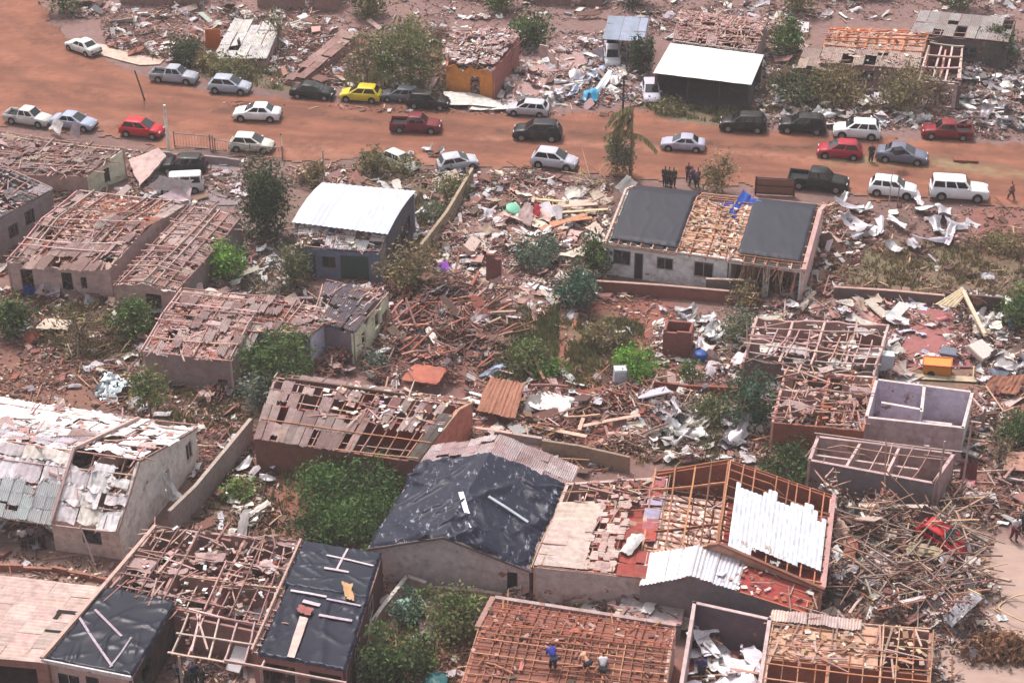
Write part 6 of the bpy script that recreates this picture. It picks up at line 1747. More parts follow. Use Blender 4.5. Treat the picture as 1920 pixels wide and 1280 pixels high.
tree("bush", 1156, 326, 3.4, 1.2, G_GREY + G_OLIVE, "tall grey-green bush at the foot of the stripped palm", 2600, .14, .07, .0, group=TG)
tree("bare_tree", 1354, 358, 3.0, 1.35, G_DRY + G_OLIVE, "dry yellowish bush behind the battened roof", 1700, .13, .07, .0, bare=8, group=TG)
tree("bush", 702, 322, 2.0, 1.2, G_OLIVE, "olive bush at the near edge of the street beside the white wreck", 1600, .14, .06, .0, group=TG)
tree("bush", 762, 322, 1.3, 1.2, G_OLIVE, "low olive bush around the crushed white car", 900, .14, .05, .0, group=TG)
tree("bush", 590, 350, 2.0, 1.0, G_OLIVE + G_DRY, "dry bush behind the white arched roof", 1100, .14, .05, .0, group=TG)
tree("bare_tree", 768, 536, 3.4, 2.0, G_OLIVE + G_DRY, "big spiky olive bush beside the purple cloth", 3200, .15, .08, .0, bare=10, group=TG, spread=.42)
tree("bush", 838, 362, 1.7, 1.5, G_OLIVE, "olive bush at the head of the yard wall", 1500, .14, .05, .0, group=TG, spread=.42)
tree("bush", 815, 410, 1.3, 1.2, G_OLIVE + G_GREY, "pale scrub beside the yard wall", 1000, .13, .05, .0, group=TG, spread=.42)
tree("bush", 982, 686, 1.9, 1.6, G_OLIVE + G_MID, "olive bush in the overgrown garden", 1900, .13, .06, .0, group=TG, spread=.4)
tree("bush", 1132, 655, 1.8, 1.3, G_OLIVE + G_DRY, "brownish bush in the red garden behind the lime one", 1400, .13, .06, .0, group=TG, spread=.42)
tree("bush", 1030, 700, 1.0, 1.1, G_BRIGHT + G_MID, "low green plants at the edge of the overgrown garden", 1200, .12, .05, .0, group=TG)
tree("bush", 1378, 640, 2.2, 1.2, G_OLIVE + G_GREY, "ragged olive bush left of the wide ruin", 1500, .13, .06, .0, group=TG, spread=.44)
tree("bush", 1398, 575, 1.8, 1.2, G_OLIVE + G_DRY, "scrub below the grey wall with the pale slab", 1300, .13, .05, .0, group=TG, spread=.44)
tree("bush", 1296, 720, 1.8, .7, G_MID, "thin green shrub above the brick red kerb wall", 700, .12, .05, .1, group=TG)
tree("bare_tree", 150, 655, 3.2, 2.0, G_OLIVE + G_DRY, "fallen tree with bare brown branches beside the leaning green tree", 900, .13, .12, .0, bare=14, group=TG, spread=.45)
tree("bush", 452, 930, 1.3, 1.0, G_BRIGHT + G_OLIVE, "light green weeds bush beside the tall grey block wall", 1000, .12, .05, .0, group=TG)
tree("bare_tree", 1868, 880, 2.6, 1.2, G_DRY, "bare pale branches beside the dark green tree at the right edge", 240, .12, .07, .0, bare=12, group=TG)
tree("bush", 700, 690, 1.4, .9, G_GREY, "grey-green bush below the broken cream wall", 900, .12, .05, .0, group=TG)
tree("bush", 1870, 470, 1.0, 1.6, G_OLIVE + G_DRY, "dry scrub in the empty grass lot", 1200, .13, .05, .0, group=TG, spread=.44)
tree("bush", 1250, 205, .9, 1.6, G_OLIVE, "low grass bush at the street edge before the garage", 1000, .13, .05, .0, group=TG)

# the stripped palm
p = at(1182, 332)
root = empty("palm_tree", tuple(p), "tall palm stripped by the wind with hanging fronds beside the street", "palm tree", TG)
mb = MB(); mb.tube([p, p + [.05, 0, 2.6], p + [-.05, 0, 4.8], p + [0, 0, 6.4]], [.16, .13, .11, .08], C(150, 132, 104), 9); mb.build("trunk", M['bark'], root)
for i in range(14):
    a = 2.9 + rng.normal(0, .7) if i < 10 else rng.uniform(0, 6.28)
    L = rng.uniform(1.2, 2.4); up = rng.uniform(.2, 2.0) if i % 3 else rng.uniform(-.6, .4)
    mb = MB(); d = np.array([math.cos(a), math.sin(a) * .6, 0])
    rib = [p + [0, 0, (6.3, 5.0, 3.9)[i % 3]] + d * L * f + np.array([0, 0, up * f - 1.7 * f * f]) for f in np.linspace(0, 1, 8)]
    mb.tube(rib, .03, C(130, 116, 80), 4)
    sd = np.array([-d[1], d[0], 0])
    for k in range(1, 8):
        for q in range(4):
            b = lerp(rib[k - 1], rib[k], q / 4)
            for s in (-1, 1):
                e = b + sd * s * .34 + d * .18 + np.array([0, 0, -.35 - .2 * rng.random()])
                mb.tris([b - d * .12, b + d * .12, e], [[0, 1, 2]], vary(G_OLIVE + G_DRY[3:], 1)[0])
    mb.build("frond", M['leaf'], root)

GG = G_OLIVE + G_MID + G_DRY
grass("dry olive grass across the empty lot right of the white house", [(1550, 470), (1920, 440), (1930, 560), (1560, 545)], 12, G_DRY + G_DRY + G_OLIVE, .3)
grass("green and olive weeds of the overgrown garden", [(920, 580), (1050, 575), (1040, 720), (930, 715)], 44, GG + G_MID, .5)
grass("weeds of the red garden", [(1060, 600), (1200, 600), (1230, 720), (1060, 730)], 34, GG, .4)
grass("weeds in the yard around the white metal scrap", [(1180, 770), (1430, 770), (1400, 870), (1200, 870)], 20, GG, .35)
grass("grass between the trees of the left yards", [(70, 570), (310, 560), (270, 680), (60, 660)], 26, GG, .4)
grass("weeds around the small tree with the bare trunk", [(230, 720), (480, 720), (470, 830), (350, 810)], 20, GG, .35)
grass("weeds below the tall grey block wall", [(390, 870), (560, 860), (540, 1010), (380, 1000)], 9, GG, .35)
grass("green plot beside the grey gable", [(700, 1180), (900, 1170), (860, 1290), (690, 1290)], 10, G_MID + G_OLIVE, .35)
grass("scrub along the yard wall", [(770, 350), (890, 345), (840, 480), (770, 560)], 12, G_OLIVE + G_DRY, .45)
grass("grass verge north of the street at the silver cars", [(380, 100), (520, 110), (530, 170), (400, 150)], 14, G_OLIVE, .4)
grass("grass under the olive trees north of the street", [(1430, 100), (1720, 150), (1720, 235), (1430, 215)], 10, G_OLIVE + G_DRY, .4)
grass("grass verge in front of the open garage", [(1210, 196), (1430, 206), (1400, 238), (1230, 214)], 16, G_OLIVE, .35)
grass("grass under the large green tree", [(640, 70), (850, 70), (840, 180), (650, 170)], 10, G_OLIVE, .4)
grass("weeds around the workshop", [(450, 420), (560, 430), (560, 560), (430, 560)], 8, G_OLIVE + G_GREY, .35)

for u, v, k in ((120, 14, G_MID), (690, 20, G_OLIVE), (940, 10, G_MID), (1180, 2, G_DARK), (1500, 16, G_OLIVE), (1800, 8, G_MID)):
    tree("tree", u, v + 10, 3.4, 1.6, k, {120: "tree behind the far end of the pavement", 690: "olive tree behind the large green tree", 940: "tree behind the collapsed orange-fronted house roof", 1180: "dark tree behind the pale blue carport", 1500: "olive tree behind the round green tree", 1800: "tree behind the grey sheet roof at the back"}[u], 1800, .17, .10, .12, group=TG, spread=.42)

# ------------------------------------------------------------------ people
B1, B2 = C(48, 50, 62), C(40, 60, 140)
gp = "people standing at the street behind the battened roof"
person(1246, 349, 0, 1.2, 'stand', C(46, 48, 54), C(36, 36, 42), "person in dark clothes, leftmost of the four by the street wall", gp)
person(1254, 350, 0, -1.9, 'stand', C(70, 66, 70), C(30, 32, 38), "person in a grey shirt between dark-clad people by the street wall", gp)
person(1262, 351, 0, -1.2, 'stand', C(50, 62, 54), C(40, 40, 40), "person in a greenish shirt by the street wall", gp)
person(1298, 350, 0, 2.2, 'walk', C(96, 76, 110), C(60, 56, 80), "person in a purple shirt beside the dry yellowish bush", gp)
person(1307, 351, 0, -1.0, 'stand', C(150, 120, 140), C(56, 52, 76), "person in a pink-lilac shirt, last before the dry bush", gp)
person(1632, 305, 0, -1.57, 'stand', C(62, 44, 44), C(44, 36, 38), "person in dark clothes standing in the street behind the grey-blue sedan")
person(1895, 375, 0, 2.6, 'walk', C(170, 110, 84), C(120, 84, 70), "person in tan clothes at the near edge of the street on the right", sc=.95)
gr = "people working on the orange battens"
person(1036, 1254, 3.1, 1.9, 'bend', C(52, 66, 170), C(52, 50, 80), "person in a blue shirt bending over the orange battens", gr, hat=C(60, 60, 66))
person(1098, 1262, 3.0, 2.3, 'bend', C(186, 120, 84), C(46, 38, 52), "bare-backed person in brown shorts bending over the orange battens", gr, bare=True, shorts=True, skin=C(226, 170, 138, .95))
person(1130, 1262, 3.0, 1.5, 'crouch', C(232, 224, 230, .66), C(44, 42, 50), "person in a white shirt crouching on the orange battens", gr)
gt = "people gathered under the pale roof timbers"
for i, (u, v, lab, sh, yw) in enumerate(((338, 1268, "person in navy on the left of the group under the pale roof timbers", C(44, 44, 62), .4), (352, 1272, "person in black, second of the group under the pale roof timbers", C(36, 34, 44), 1.2),
        (366, 1270, "person in a dark blue shirt amid the group under the pale roof timbers", C(46, 50, 84), 2.2), (381, 1274, "person in charcoal on the right of the group under the pale roof timbers", C(56, 50, 56), -2.8))):
    person(u, v + 16, 0, yw, ('stand', 'crouch', 'stand', 'stand')[i], sh, C(36, 36, 46), lab, gt)
gv = "people in the shade of the white house porch"
person(46, 1030, 0, -1.4, 'stand', C(214, 206, 206), C(70, 60, 62), "person in a white shirt under the porch of the white house", gv)
person(62, 1026, 0, -1.8, 'stand', C(150, 136, 150), C(50, 46, 52), "person in a grey-lilac shirt under the porch of the white house", gv)
person(80, 1028, 0, 2.6, 'stand', C(120, 110, 124), C(50, 44, 50), "person in dusty grey, deepest under the porch of the white house", gv)
person(1900, 1012, 0, -1.3, 'carry', C(226, 222, 230, .66), C(112, 28, 62), "person in a white shirt and maroon trousers walking beside the collapsed timber", sc=1.05)
person(1314, 1274, 0, -1.6, 'stand', C(74, 68, 130), C(44, 34, 50), "person in a violet-blue shirt inside the purple-grey shell")
person(1290, 340, 0, 1.6, 'stand', C(130, 60, 60), C(60, 50, 60), "person in a dull red shirt between the two groups by the street wall", gp, sc=.95)
person(450, 104, 0, 0.5, 'stand', C(60, 60, 60), C(50, 46, 44), "person in dark clothes beside the flattened white roof")

person(1914, 1000, 0, 2.2, 'stand', C(40, 38, 44), C(50, 46, 52), "person in black standing at the side street beside the one in maroon trousers")

# ------------------------------------------------------------------ single objects
def tub(name, u, v, r, hgt, col, label, cat, z=0, tilt=(0, 0), ribs=True):
    p = at(u, v, z)
    root = empty(name, tuple(p), label, cat)
    root.rotation_euler = (tilt[0], tilt[1], 0)
    mb = MB()
    prof = [(r * .86, 0), (r * .9, hgt * .1), (r, hgt * .45), (r, hgt * .9), (r * .94, hgt)]
    pts = [(0, 0, z_) for _, z_ in prof]
    mb.tube(pts, [a for a, _ in prof], col, 22, cap=True)
    build_local(mb, "tank_body", M['plastic'], root, True)
    mb = MB(); mb.tube([(0, 0, hgt * .985), (0, 0, hgt * 1.05), (0, 0, hgt * 1.12)], [r * 1.03, r * .9, r * .25], [c * .85 for c in col], 22)
    build_local(mb, "lid", M['plastic'], root, True)
    return root
tub("water_tank", 818, 1296, .62, .9, C(60, 120, 124), "teal round water tank at the foot of the photograph", "water tank")
tub("water_tank", 1592, 975, .85, 1.0, C(46, 54, 54), "dark green water tank lying behind the white corrugated slope", "water tank", tilt=(.5, .9))
tub("barrel", 1313, 678, .42, .75, C(40, 90, 170), "bright blue barrel beside the brick stub", "barrel")
tub("water_tank", 960, 398, .55, .5, C(140, 220, 184), "mint green tank lid lying in the pink debris", "water tank", z=.3, tilt=(.3, .2))

def boxthing(name, u, v, dims, yaw, tilt, col, label, cat, z=0.0, mt='plastic', extra=None):
    p = at(u, v, z)
    root = empty(name, tuple(p), label, cat)
    root.rotation_euler = (tilt[0], tilt[1], yaw)
    w, d, hh = dims
    mb = MB(); b = .03
    lo = [(-w / 2, -d / 2), (w / 2, -d / 2), (w / 2, d / 2), (-w / 2, d / 2)]
    V = [(x, y, 0) for x, y in lo] + [(x, y, hh - b) for x, y in lo] + [(x * (1 - b / w), y * (1 - b / d), hh) for x, y in lo]
    mb.block(V, [[0, 1, 5, 4], [1, 2, 6, 5], [2, 3, 7, 6], [3, 0, 4, 7], [4, 5, 9, 8], [5, 6, 10, 9], [6, 7, 11, 10], [7, 4, 8, 11], [8, 9, 10, 11], [3, 2, 1, 0]], col)
    build_local(mb, "body", M[mt], root)
    if extra: extra(root, w, d, hh)
    return root
def fridge_door(root, w, d, hh):
    for z0, z1 in ((.06, hh * .62), (hh * .64, hh - .06)):
        mb = MB(); mb.box((-w / 2 + .02, -d / 2 - .035, z0), (w / 2 - .02, -d / 2 - .002, z1), C(226, 230, 240, .66)); dr = build_local(mb, "door", M['plastic'], root)
        mb = MB(); mb.box((w / 2 - .10, -d / 2 - .07, z0 + .1), (w / 2 - .07, -d / 2 - .036, z0 + .4), C(120, 120, 126)); build_local(mb, "handle", M['metal'], dr)
boxthing("refrigerator", 1161, 724, (.85, .65, 1.5), .1, (.03, .02), C(218, 222, 236, .66), "white refrigerator standing beside the lime green bush", "refrigerator", extra=fridge_door)
def bin_rim(root, w, d, hh):
    mb = MB()
    for a, b in (((-w / 2, -d / 2, hh), (w / 2, -d / 2, hh)), ((w / 2, -d / 2, hh), (w / 2, d / 2, hh)), ((w / 2, d / 2, hh), (-w / 2, d / 2, hh)), ((-w / 2, d / 2, hh), (-w / 2, -d / 2, hh))): mb.bar(a, b, .09, .09, C(196, 84, 40))
    build_local(mb, "rim", M['metal'], root)
    mb = MB(); mb.box((w / 2 + .003, -d / 2 + .05, .08), (w / 2 + .04, d / 2 - .05, hh - .08), C(190, 70, 36)); build_local(mb, "end_panel", M['metal'], root)
    for sd in (-1, 1):
        mb = MB(); mb.tube([(-w * .2, sd * d / 2, .02), (-w * .2, sd * (d / 2 + .12), .02)], .26, C(40, 36, 36), 14); build_local(mb, "wheel", M['rubber'], root)
boxthing("tipped_cart", 1757, 694, (1.9, 1.0, .75), -.25, (.1, -.06), C(226, 146, 50), "orange metal cart stranded on the edge of the red floor slab", "cart", z=.2, extra=bin_rim)
def cush(root, w, d, hh):
    mb = MB(); mb.box((-w / 2 + .05, -d / 2 + .05, hh + .002), (w / 2 - .05, d / 2 - .05, hh + .05), C(236, 226, 218, .66)); build_local(mb, "quilted_top", M['cloth'], root)
boxthing("mattress", 1838, 660, (1.7, 1.5, .28), .75, (.35, .1), C(214, 190, 176), "thick cream mattress tilted on the debris right of the red floor", "mattress", z=.45, mt='cloth', extra=cush)
boxthing("mattress", 1778, 662, (1.1, .8, .2), -.3, (.1, 0), C(120, 126, 140), "blue-grey tyre-shaped bundle behind the orange cart", "bundle", z=.6, mt='cloth')
boxthing("bundle", 1684, 287, (.9, .7, .4), .3, (0, 0), C(44, 42, 46), "dark bundle tied on the roof of the grey-blue sedan", "bundle", z=1.50, mt='cloth')
boxthing("door_leaf", 449, 1226, (.85, 2.1, .08), -.35, (.5, 0), C(236, 226, 228, .66), "white door leaf leaning in the pergola timbers", "door", z=1.0)
boxthing("cabinet", 1660, 690, (.9, .7, 1.2), -.1, (0, .05), C(206, 214, 220), "pale blue-white cabinet at the edge of the wide ruin", "cabinet", z=.8)
boxthing("orange_board", 400, 92, (1.4, .10, 1.9), .2, (-.1, .05), C(214, 110, 44), "orange board standing beside the flattened white roof", "board")
boxthing("pallet_stack", 1810, 304, (2.0, .7, .3), -.1, (0, 0), C(140, 84, 64), "low stack of rusty boards lying in the street", "board stack", mt='wood')
boxthing("wardrobe", 1325, 1170, (1.6, .9, .5), .5, (.5, -.2), C(214, 196, 206), "white open wardrobe thrown on its back in the purple-grey shell", "wardrobe", z=.9,
         extra=lambda r, w, d, hh: [build_local((lambda m: (m.box((-w * .42, y0, hh + .003), (w * .42, y1, hh + .012), C(90, 76, 84)), m)[1])(MB()), "compartment", M['plastic'], r) for y0, y1 in ((-d * .42, -.03), (.03, d * .42))])
boxthing("wash_tank", 770, 1142, (1.5, 1.0, .5), .5, (0, .15), C(170, 206, 190), "pale green tub inside the corner of the white capped wall", "tub", z=.25)

panel([(1365, 402), (1385, 412), (1430, 378), (1392, 362)], (3.6, 3.5, 3.9, 4.1), "crumpled bright blue tarpaulin thrown over the roof edge of the white house", C(56, 96, 190), name="blue_tarpaulin", cat="tarpaulin", bend=.35, mt='tarp', n=(14, 10))
panel([(1328, 388), (1370, 392), (1392, 380), (1345, 378)], (3.5, 3.5, 3.8, 3.8), "thin violet-blue strip trailing from the blue tarpaulin", C(92, 88, 170), name="blue_tarpaulin", cat="tarpaulin", bend=.12, mt='tarp')
panel([(302, 886), (312, 884), (344, 932), (318, 944)], (2.3, 2.3, 1.9, .66), "torn white cloth hanging from the end window of the white house", C(240, 236, 236, .66), name="torn_cloth", cat="cloth", bend=.25, mt='cloth', n=(8, 12))
panel([(1160, 1030), (1178, 1040), (1212, 1008), (1186, 998)], (2.9, 2.9, 3.1, 3.1), "bent white sheet lying on the red panels of the flat beige roof", C(236, 232, 228, .66), cat="sheet", bend=.22)
plank((864, 922), (886, 988), 0, 0, .30, "long white strip lying down the left part of the black tarpaulin", [C(206, 206, 218)], name="metal_strip", cat="strip", mt='metal', on=H_GABLE, up=.5)
plank((916, 930), (990, 978), 0, 0, .18, "thin white strip slanting across the right part of the black tarpaulin", [C(200, 200, 214)], name="metal_strip", cat="strip", mt='metal', on=H_GABLE, up=.5)
plank((143, 1148), (210, 1248), 3.0, 3.0, .14, "long pale lath slanting down the shiny black plastic roof", C(190, 170, 176), name="lath", cat="lath", on=H_SMALL, up=.22)
plank((178, 1142), (228, 1192), 3.0, 3.0, .14, "shorter pale lath above the long one on the shiny black plastic", C(186, 166, 174), name="lath", cat="lath", on=H_SMALL, up=.22)
plank((206, 1250), (246, 1194), 3.0, 3.0, .10, "thin lath crossing the foot of the long one on the shiny black plastic", C(176, 160, 166), name="lath", cat="lath", on=H_SMALL, up=.22)
for i, (a, b, w, lab) in enumerate((((608, 1064), (654, 1072), .16, "white lath low on the back black plastic of the brick house"), ((632, 1066), (652, 1028), .13, "white lath standing across the top of the brick house roof"), ((612, 1040), (700, 1060), .12, "long grey lath along the top of the brick house roof"),
        ((545, 1106), (612, 1118), .15, "pale lath across the middle of the brick house roof"), ((612, 1122), (676, 1135), .13, "grey lath right of the middle of the brick house roof"), ((598, 1152), (660, 1163), .18, "bright white board low on the brick house roof"), ((568, 1126), (600, 1134), .25, "pinkish board above the red bricks"))):
    plank(a, b, 3.05, 3.05, w, lab, [C(206, 190, 196)], name="lath", cat="lath", group="laths weighing down the patched black plastic", on=H_PATCH, up=.28)
panel([(538, 1230), (552, 1232), (578, 1158), (562, 1154)], (3.05, 3.05, 3.05, 3.05), "long pinkish board running down the middle of the patched black plastic", C(214, 184, 176), name="board", cat="board", bend=.01, jag=.01)
panel([(556, 1144), (582, 1152), (588, 1140), (562, 1132)], (3.1, 3.1, 3.1, 3.1), "red bricks holding the long pinkish board on the black plastic", C(170, 104, 100), name="brick_row", cat="bricks", bend=.04, mt='brick')
panel([(648, 1120), (664, 1126), (660, 1094), (640, 1090)], (3.1, 3.1, 3.15, 3.15), "tan torn cardboard on the patched black plastic", C(206, 164, 120), name="cardboard", cat="cardboard", bend=.08)
panel([(1752, 570), (1792, 576), (1812, 548), (1802, 540)], (1.2, 1.2, 1.9, 1.9), "cream ribbed roof panel tipped up on the dark wall", C(226, 206, 170), cat="roof panel", bend=.02, ribs=5, jag=.01, n=(9, 4))
plank((1806, 546), (1848, 630), 1.9, .6, .28, "long cream beam sliding off the tipped cream roof panel", [C(226, 206, 178)], name="beam", cat="beam", th=.16)
panel([(796, 616), (806, 612), (834, 656), (824, 662)], (1.1, 1.1, .5, .5), "white narrow door panel lying in the dark rubble by the cream wall", C(232, 226, 220, .66), name="door_panel", cat="door", bend=.03)
panel([(778, 618), (790, 614), (822, 662), (812, 668)], (.6, .6, .3, .3), "black strip beside the white narrow door panel", C(52, 50, 52), name="metal_strip", cat="strip", bend=.04)
panel([(896, 706), (918, 704), (955, 685), (932, 680)], (.3, .3, .5, .5), "pale blue sheet lying at the edge of the overgrown garden", C(176, 200, 226), cat="sheet", bend=.08)
panel([(752, 712), (818, 720), (842, 690), (776, 682)], (.9, .9, 1.3, 1.3), "salmon red wall slab lying in the rubble above the corrugated roof", C(196, 118, 98), name="wall_slab", cat="wall slab", bend=.05, mt='plaster', th=.1)
panel([(838, 640), (870, 650), (884, 616), (850, 610)], (.4, .4, .9, .9), "orange-red wall slab tilted in the middle of the rubble", C(184, 108, 86), name="wall_slab", cat="wall slab", bend=.05, mt='plaster', th=.1)
panel([(884, 676), (898, 678), (916, 650), (902, 646)], (.2, .2, .8, .66), "pale grey upright sheet scrap left of the garden", C(200, 192, 198), cat="sheet", bend=.05)
panel([(442, 1000), (462, 1004), (470, 962), (452, 958)], (.2, .2, .9, .9), "grey bent sheet standing in the weeds below the block wall", C(176, 168, 168), cat="sheet", bend=.15)
panel([(462, 962), (470, 968), (508, 942), (500, 936)], (.7, .7, 1.0, 1.0), "white beam lying across the grey bent sheet", C(236, 226, 216, .66), name="beam", cat="beam", bend=.02, th=.15)
panel([(820, 500), (836, 508), (850, 498), (834, 488)], (.5, .5, .8, .66), "crumpled purple cloth caught on the spiky olive bush", C(150, 84, 186), name="cloth", cat="cloth", bend=.25, mt='cloth')
panel([(996, 404), (1010, 408), (1016, 388), (1004, 382)], (.5, .5, 1.1, 1.1), "red sheet scrap standing in the pink debris field", C(176, 34, 56), cat="sheet", bend=.1)
panel([(968, 412), (996, 424), (1000, 386), (984, 378)], (.3, .3, 1.6, 1.6), "pale pink leaning wall piece beside the red sheet scrap", C(226, 196, 194), name="wall_slab", cat="wall slab", bend=.04, mt='plaster', th=.1)
for a, b, w, lab in (((1012, 430), (1098, 402), .5, "wide orange-brown board in the debris field"), ((1020, 388), (1120, 382), .45, "long cream board under the silver hatchback's yard"), ((1050, 398), (1140, 392), .3, "tan board right of the red sheet scrap"), ((1030, 418), (1110, 408), .4, "orange board below the tan one"), ((985, 372), (1060, 378), .3, "cream board at the top of the debris field")):
    plank(a, b, .5, .7, w, lab, [C(206, 140, 108)] if 'orange' in lab else [C(226, 196, 166)], name="board", cat="board", th=.06)
panel([(1152, 352), (1172, 362), (1196, 342), (1176, 332)], (.8, .8, 1.5, 1.5), "grey bent bonnet sheet at the corner of the black plastic roof", C(160, 156, 154), cat="sheet", bend=.2)
panel([(1060, 360), (1140, 372), (1146, 396), (1070, 390)], (.3, .3, .3, .3), "large cream ceiling sheet lying flat at the end of the white house", C(228, 206, 192, .66), cat="sheet", bend=.1)
panel([(830, 172), (900, 176), (960, 202), (840, 196)], (.3, .3, .4, .4), "long white sheet roof lying along the street edge", C(240, 234, 226, .66), cat="sheet", bend=.15, n=(14, 7))
panel([(900, 184), (1000, 190), (960, 206), (880, 204)], (.2, .2, .3, .3), "second white sheet lying beside the silver estate car", C(232, 226, 226, .66), cat="sheet", bend=.15)
panel([(1088, 190), (1118, 190), (1124, 170), (1096, 168)], (.4, .4, .9, .9), "bright turquoise blue tarpaulin scrap by the street", C(70, 164, 206), name="blue_tarpaulin", cat="tarpaulin", bend=.3, mt='tarp')
panel([(1110, 172), (1122, 176), (1150, 140), (1140, 134)], (.3, .3, 1.2, 1.2), "white folded sheet beside the turquoise scrap", C(226, 232, 240, .66), cat="sheet", bend=.2, mt='metal')
panel([(150, 258), (128, 250), (140, 226), (150, 232)], (.4, .6, 1.9, 1.8), "white pointed sheet lying on the covered pale blue sedan", C(220, 212, 224), cat="sheet", bend=.06)
panel([(92, 240), (112, 254), (118, 232), (100, 220)], (.5, .4, 1.2, 1.3), "bent white sheet between the white pickup and the covered sedan", C(232, 222, 222, .66), cat="sheet", bend=.15)
panel([(275, 352), (350, 362), (362, 338), (300, 330)], (.8, .8, 1.9, 2.0), "white sheet draped over the buried van", C(238, 236, 238, .66), cat="sheet", bend=.15, n=(10, 7))
panel([(300, 370), (356, 388), (360, 352), (330, 350)], (.6, .2, 1.0, 1.2), "pale pink pointed sheet below the buried van", C(214, 190, 196), cat="sheet", bend=.05)
panel([(240, 300), (262, 348), (312, 292), (296, 278)], (.6, .5, 1.2, 1.4), "pale concrete slab leaning beside the pale green end wall", C(204, 176, 170), name="wall_slab", cat="wall slab", bend=.04, mt='plaster', th=.12)
panel([(990, 762), (1062, 778), (1080, 742), (1010, 732)], (.4, .4, .5, .5), "crumpled white plaster sheet in the red rubble", C(236, 228, 222, .66), cat="sheet", bend=.2, n=(12, 9), jag=.12)
panel([(982, 768), (1010, 772), (1016, 740), (990, 736)], (.3, .3, .9, .9), "grey dented sheet beside the white plaster", C(140, 134, 134), cat="sheet", bend=.12)
for a, b, w, lab in (((1085, 800), (1200, 778), .3, "long pale pink plank pointing at the scrap yard"), ((1010, 800), (1100, 818), .35, "curved pink plank above the mossy wall"), ((1140, 812), (1178, 812), .3, "short pink plank at the end of the curved one"), ((1096, 778), (1086, 806), .25, "upright pink plank beside the long pale one"), ((880, 800), (960, 812), .25, "pinkish board along the brick red gable")):
    plank(a, b, .5, .7, w, lab, [C(226, 180, 164)], name="board", cat="board", th=.06)
panel([(892, 770), (965, 782), (985, 716), (920, 708)], (.8, .8, 1.6, 1.6), "brown slatted roof piece slumped beside the brick red gable", C(176, 120, 96), name="roof_piece", cat="roof piece", bend=.1, ribs=9, n=(9, 5), mt='wood')
panel([(1196, 740), (1240, 752), (1250, 738), (1206, 728)], (.5, .5, .7, .7), "cream sheet on the brick red kerb wall", C(226, 204, 186), cat="sheet", bend=.05)
panel([(1880, 880), (1930, 884), (1930, 846), (1890, 846)], (.8, .8, 1.4, 1.4), "pale salmon sheet at the right edge below the dark green tree", C(218, 166, 146), cat="sheet", bend=.06)
panel([(1838, 730), (1905, 742), (1925, 706), (1860, 702)], (.8, .8, 1.4, 1.4), "rusty brown roof piece at the right edge above the pale beams", C(160, 106, 84), name="roof_piece", cat="roof piece", bend=.12, ribs=7, n=(9, 5), mt='wood')
panel([(1798, 905), (1830, 908), (1832, 868), (1802, 866)], (.3, .3, 1.6, 1.6), "dark red door panel standing right of the long shed", C(120, 50, 58), name="door_panel", cat="door", bend=.02)
panel([(1802, 906), (1826, 910), (1830, 892), (1806, 888)], (.5, .5, .7, .7), "pink cushion at the foot of the dark red door panel", C(206, 120, 132), name="cushion", cat="cushion", bend=.08, mt='cloth', th=.12)
panel([(1806, 930), (1868, 934), (1868, 924), (1810, 920)], (.8, .8, .9, .9), "white narrow sheet below the dark red door panel", C(222, 216, 218, .66), name="metal_strip", cat="strip", bend=.04)
plank((1610, 948), (1740, 950), 1.4, 1.7, .35, "long cream beam lying behind the dark green water tank", [C(206, 184, 166)], name="beam", cat="beam", th=.15)
plank((1734, 950), (1852, 1014), 1.6, .8, .35, "long pink-grey beam slanting down over the red car", [C(186, 156, 150)], name="beam", cat="beam", th=.15)
plank((1812, 1012), (1822, 1052), 1.5, .5, .2, "short white post at the end of the slanting beam", [C(232, 222, 216)], name="beam", cat="beam", th=.15)
panel([(1805, 1055), (1822, 1062), (1832, 1046), (1818, 1036)], (.7, .7, .9, .9), "small white panel at the right corner of the collapsed timber", C(232, 216, 206, .66), cat="sheet", bend=.05)
plank((1808, 1060), (1850, 1130), .8, .2, .2, "white board pointing at the side street", [C(226, 214, 208)], name="board", cat="board", th=.06)
plank((1640, 1140), (1735, 1118), .6, 1.0, .25, "long white strip across the lower collapsed timber", [C(232, 216, 216)], name="board", cat="board", th=.06)
panel([(1540, 1118), (1580, 1150), (1586, 1128), (1552, 1106)], (.9, .5, .9, 1.3), "black bent sheet in the gap below the red ceiling", C(40, 38, 44), cat="sheet", bend=.15)
panel([(1700, 1160), (1775, 1178), (1790, 1130), (1730, 1118)], (.1, .1, .6, .6), "charcoal grey netting heap at the foot of the collapsed timber", C(84, 78, 78), name="netting", cat="netting", bend=.3, mt='cloth', n=(14, 10))
plank((1800, 1148), (1806, 1186), .9, .2, .2, "white upright board beside the charcoal netting", [C(232, 224, 218)], name="board", cat="board", th=.06)
panel([(1560, 1000), (1582, 1020), (1594, 984), (1572, 970)], (.6, .6, 1.2, 1.2), "cream curved panel beside the dark green water tank", C(214, 180, 160), cat="sheet", bend=.15)
panel([(1578, 1062), (1602, 1068), (1612, 1008), (1590, 1000)], (.4, .4, 1.0, 1.0), "terracotta slab at the left edge of the collapsed timber", C(176, 104, 84), name="wall_slab", cat="wall slab", bend=.05, mt='plaster', th=.1)
panel([(1696, 1036), (1756, 1050), (1768, 1030), (1706, 1014)], (1.2, 1.0, 1.1, 1.3), "olive-cream panel in the middle of the collapsed timber", C(186, 172, 136), cat="sheet", bend=.08)
panel([(1200, 1146), (1222, 1150), (1234, 1120), (1216, 1118)], (1.2, 1.2, 1.3, 1.3), "small white board on the collapsed grey slab", C(232, 224, 224, .66), name="board", cat="board", bend=.02)
panel([(1086, 1150), (1116, 1152), (1122, 1132), (1094, 1130)], (.5, .5, .6, .6), "grey basin in the brown gap above the orange battens", C(170, 160, 156), name="basin", cat="basin", bend=.12, mt='plastic')
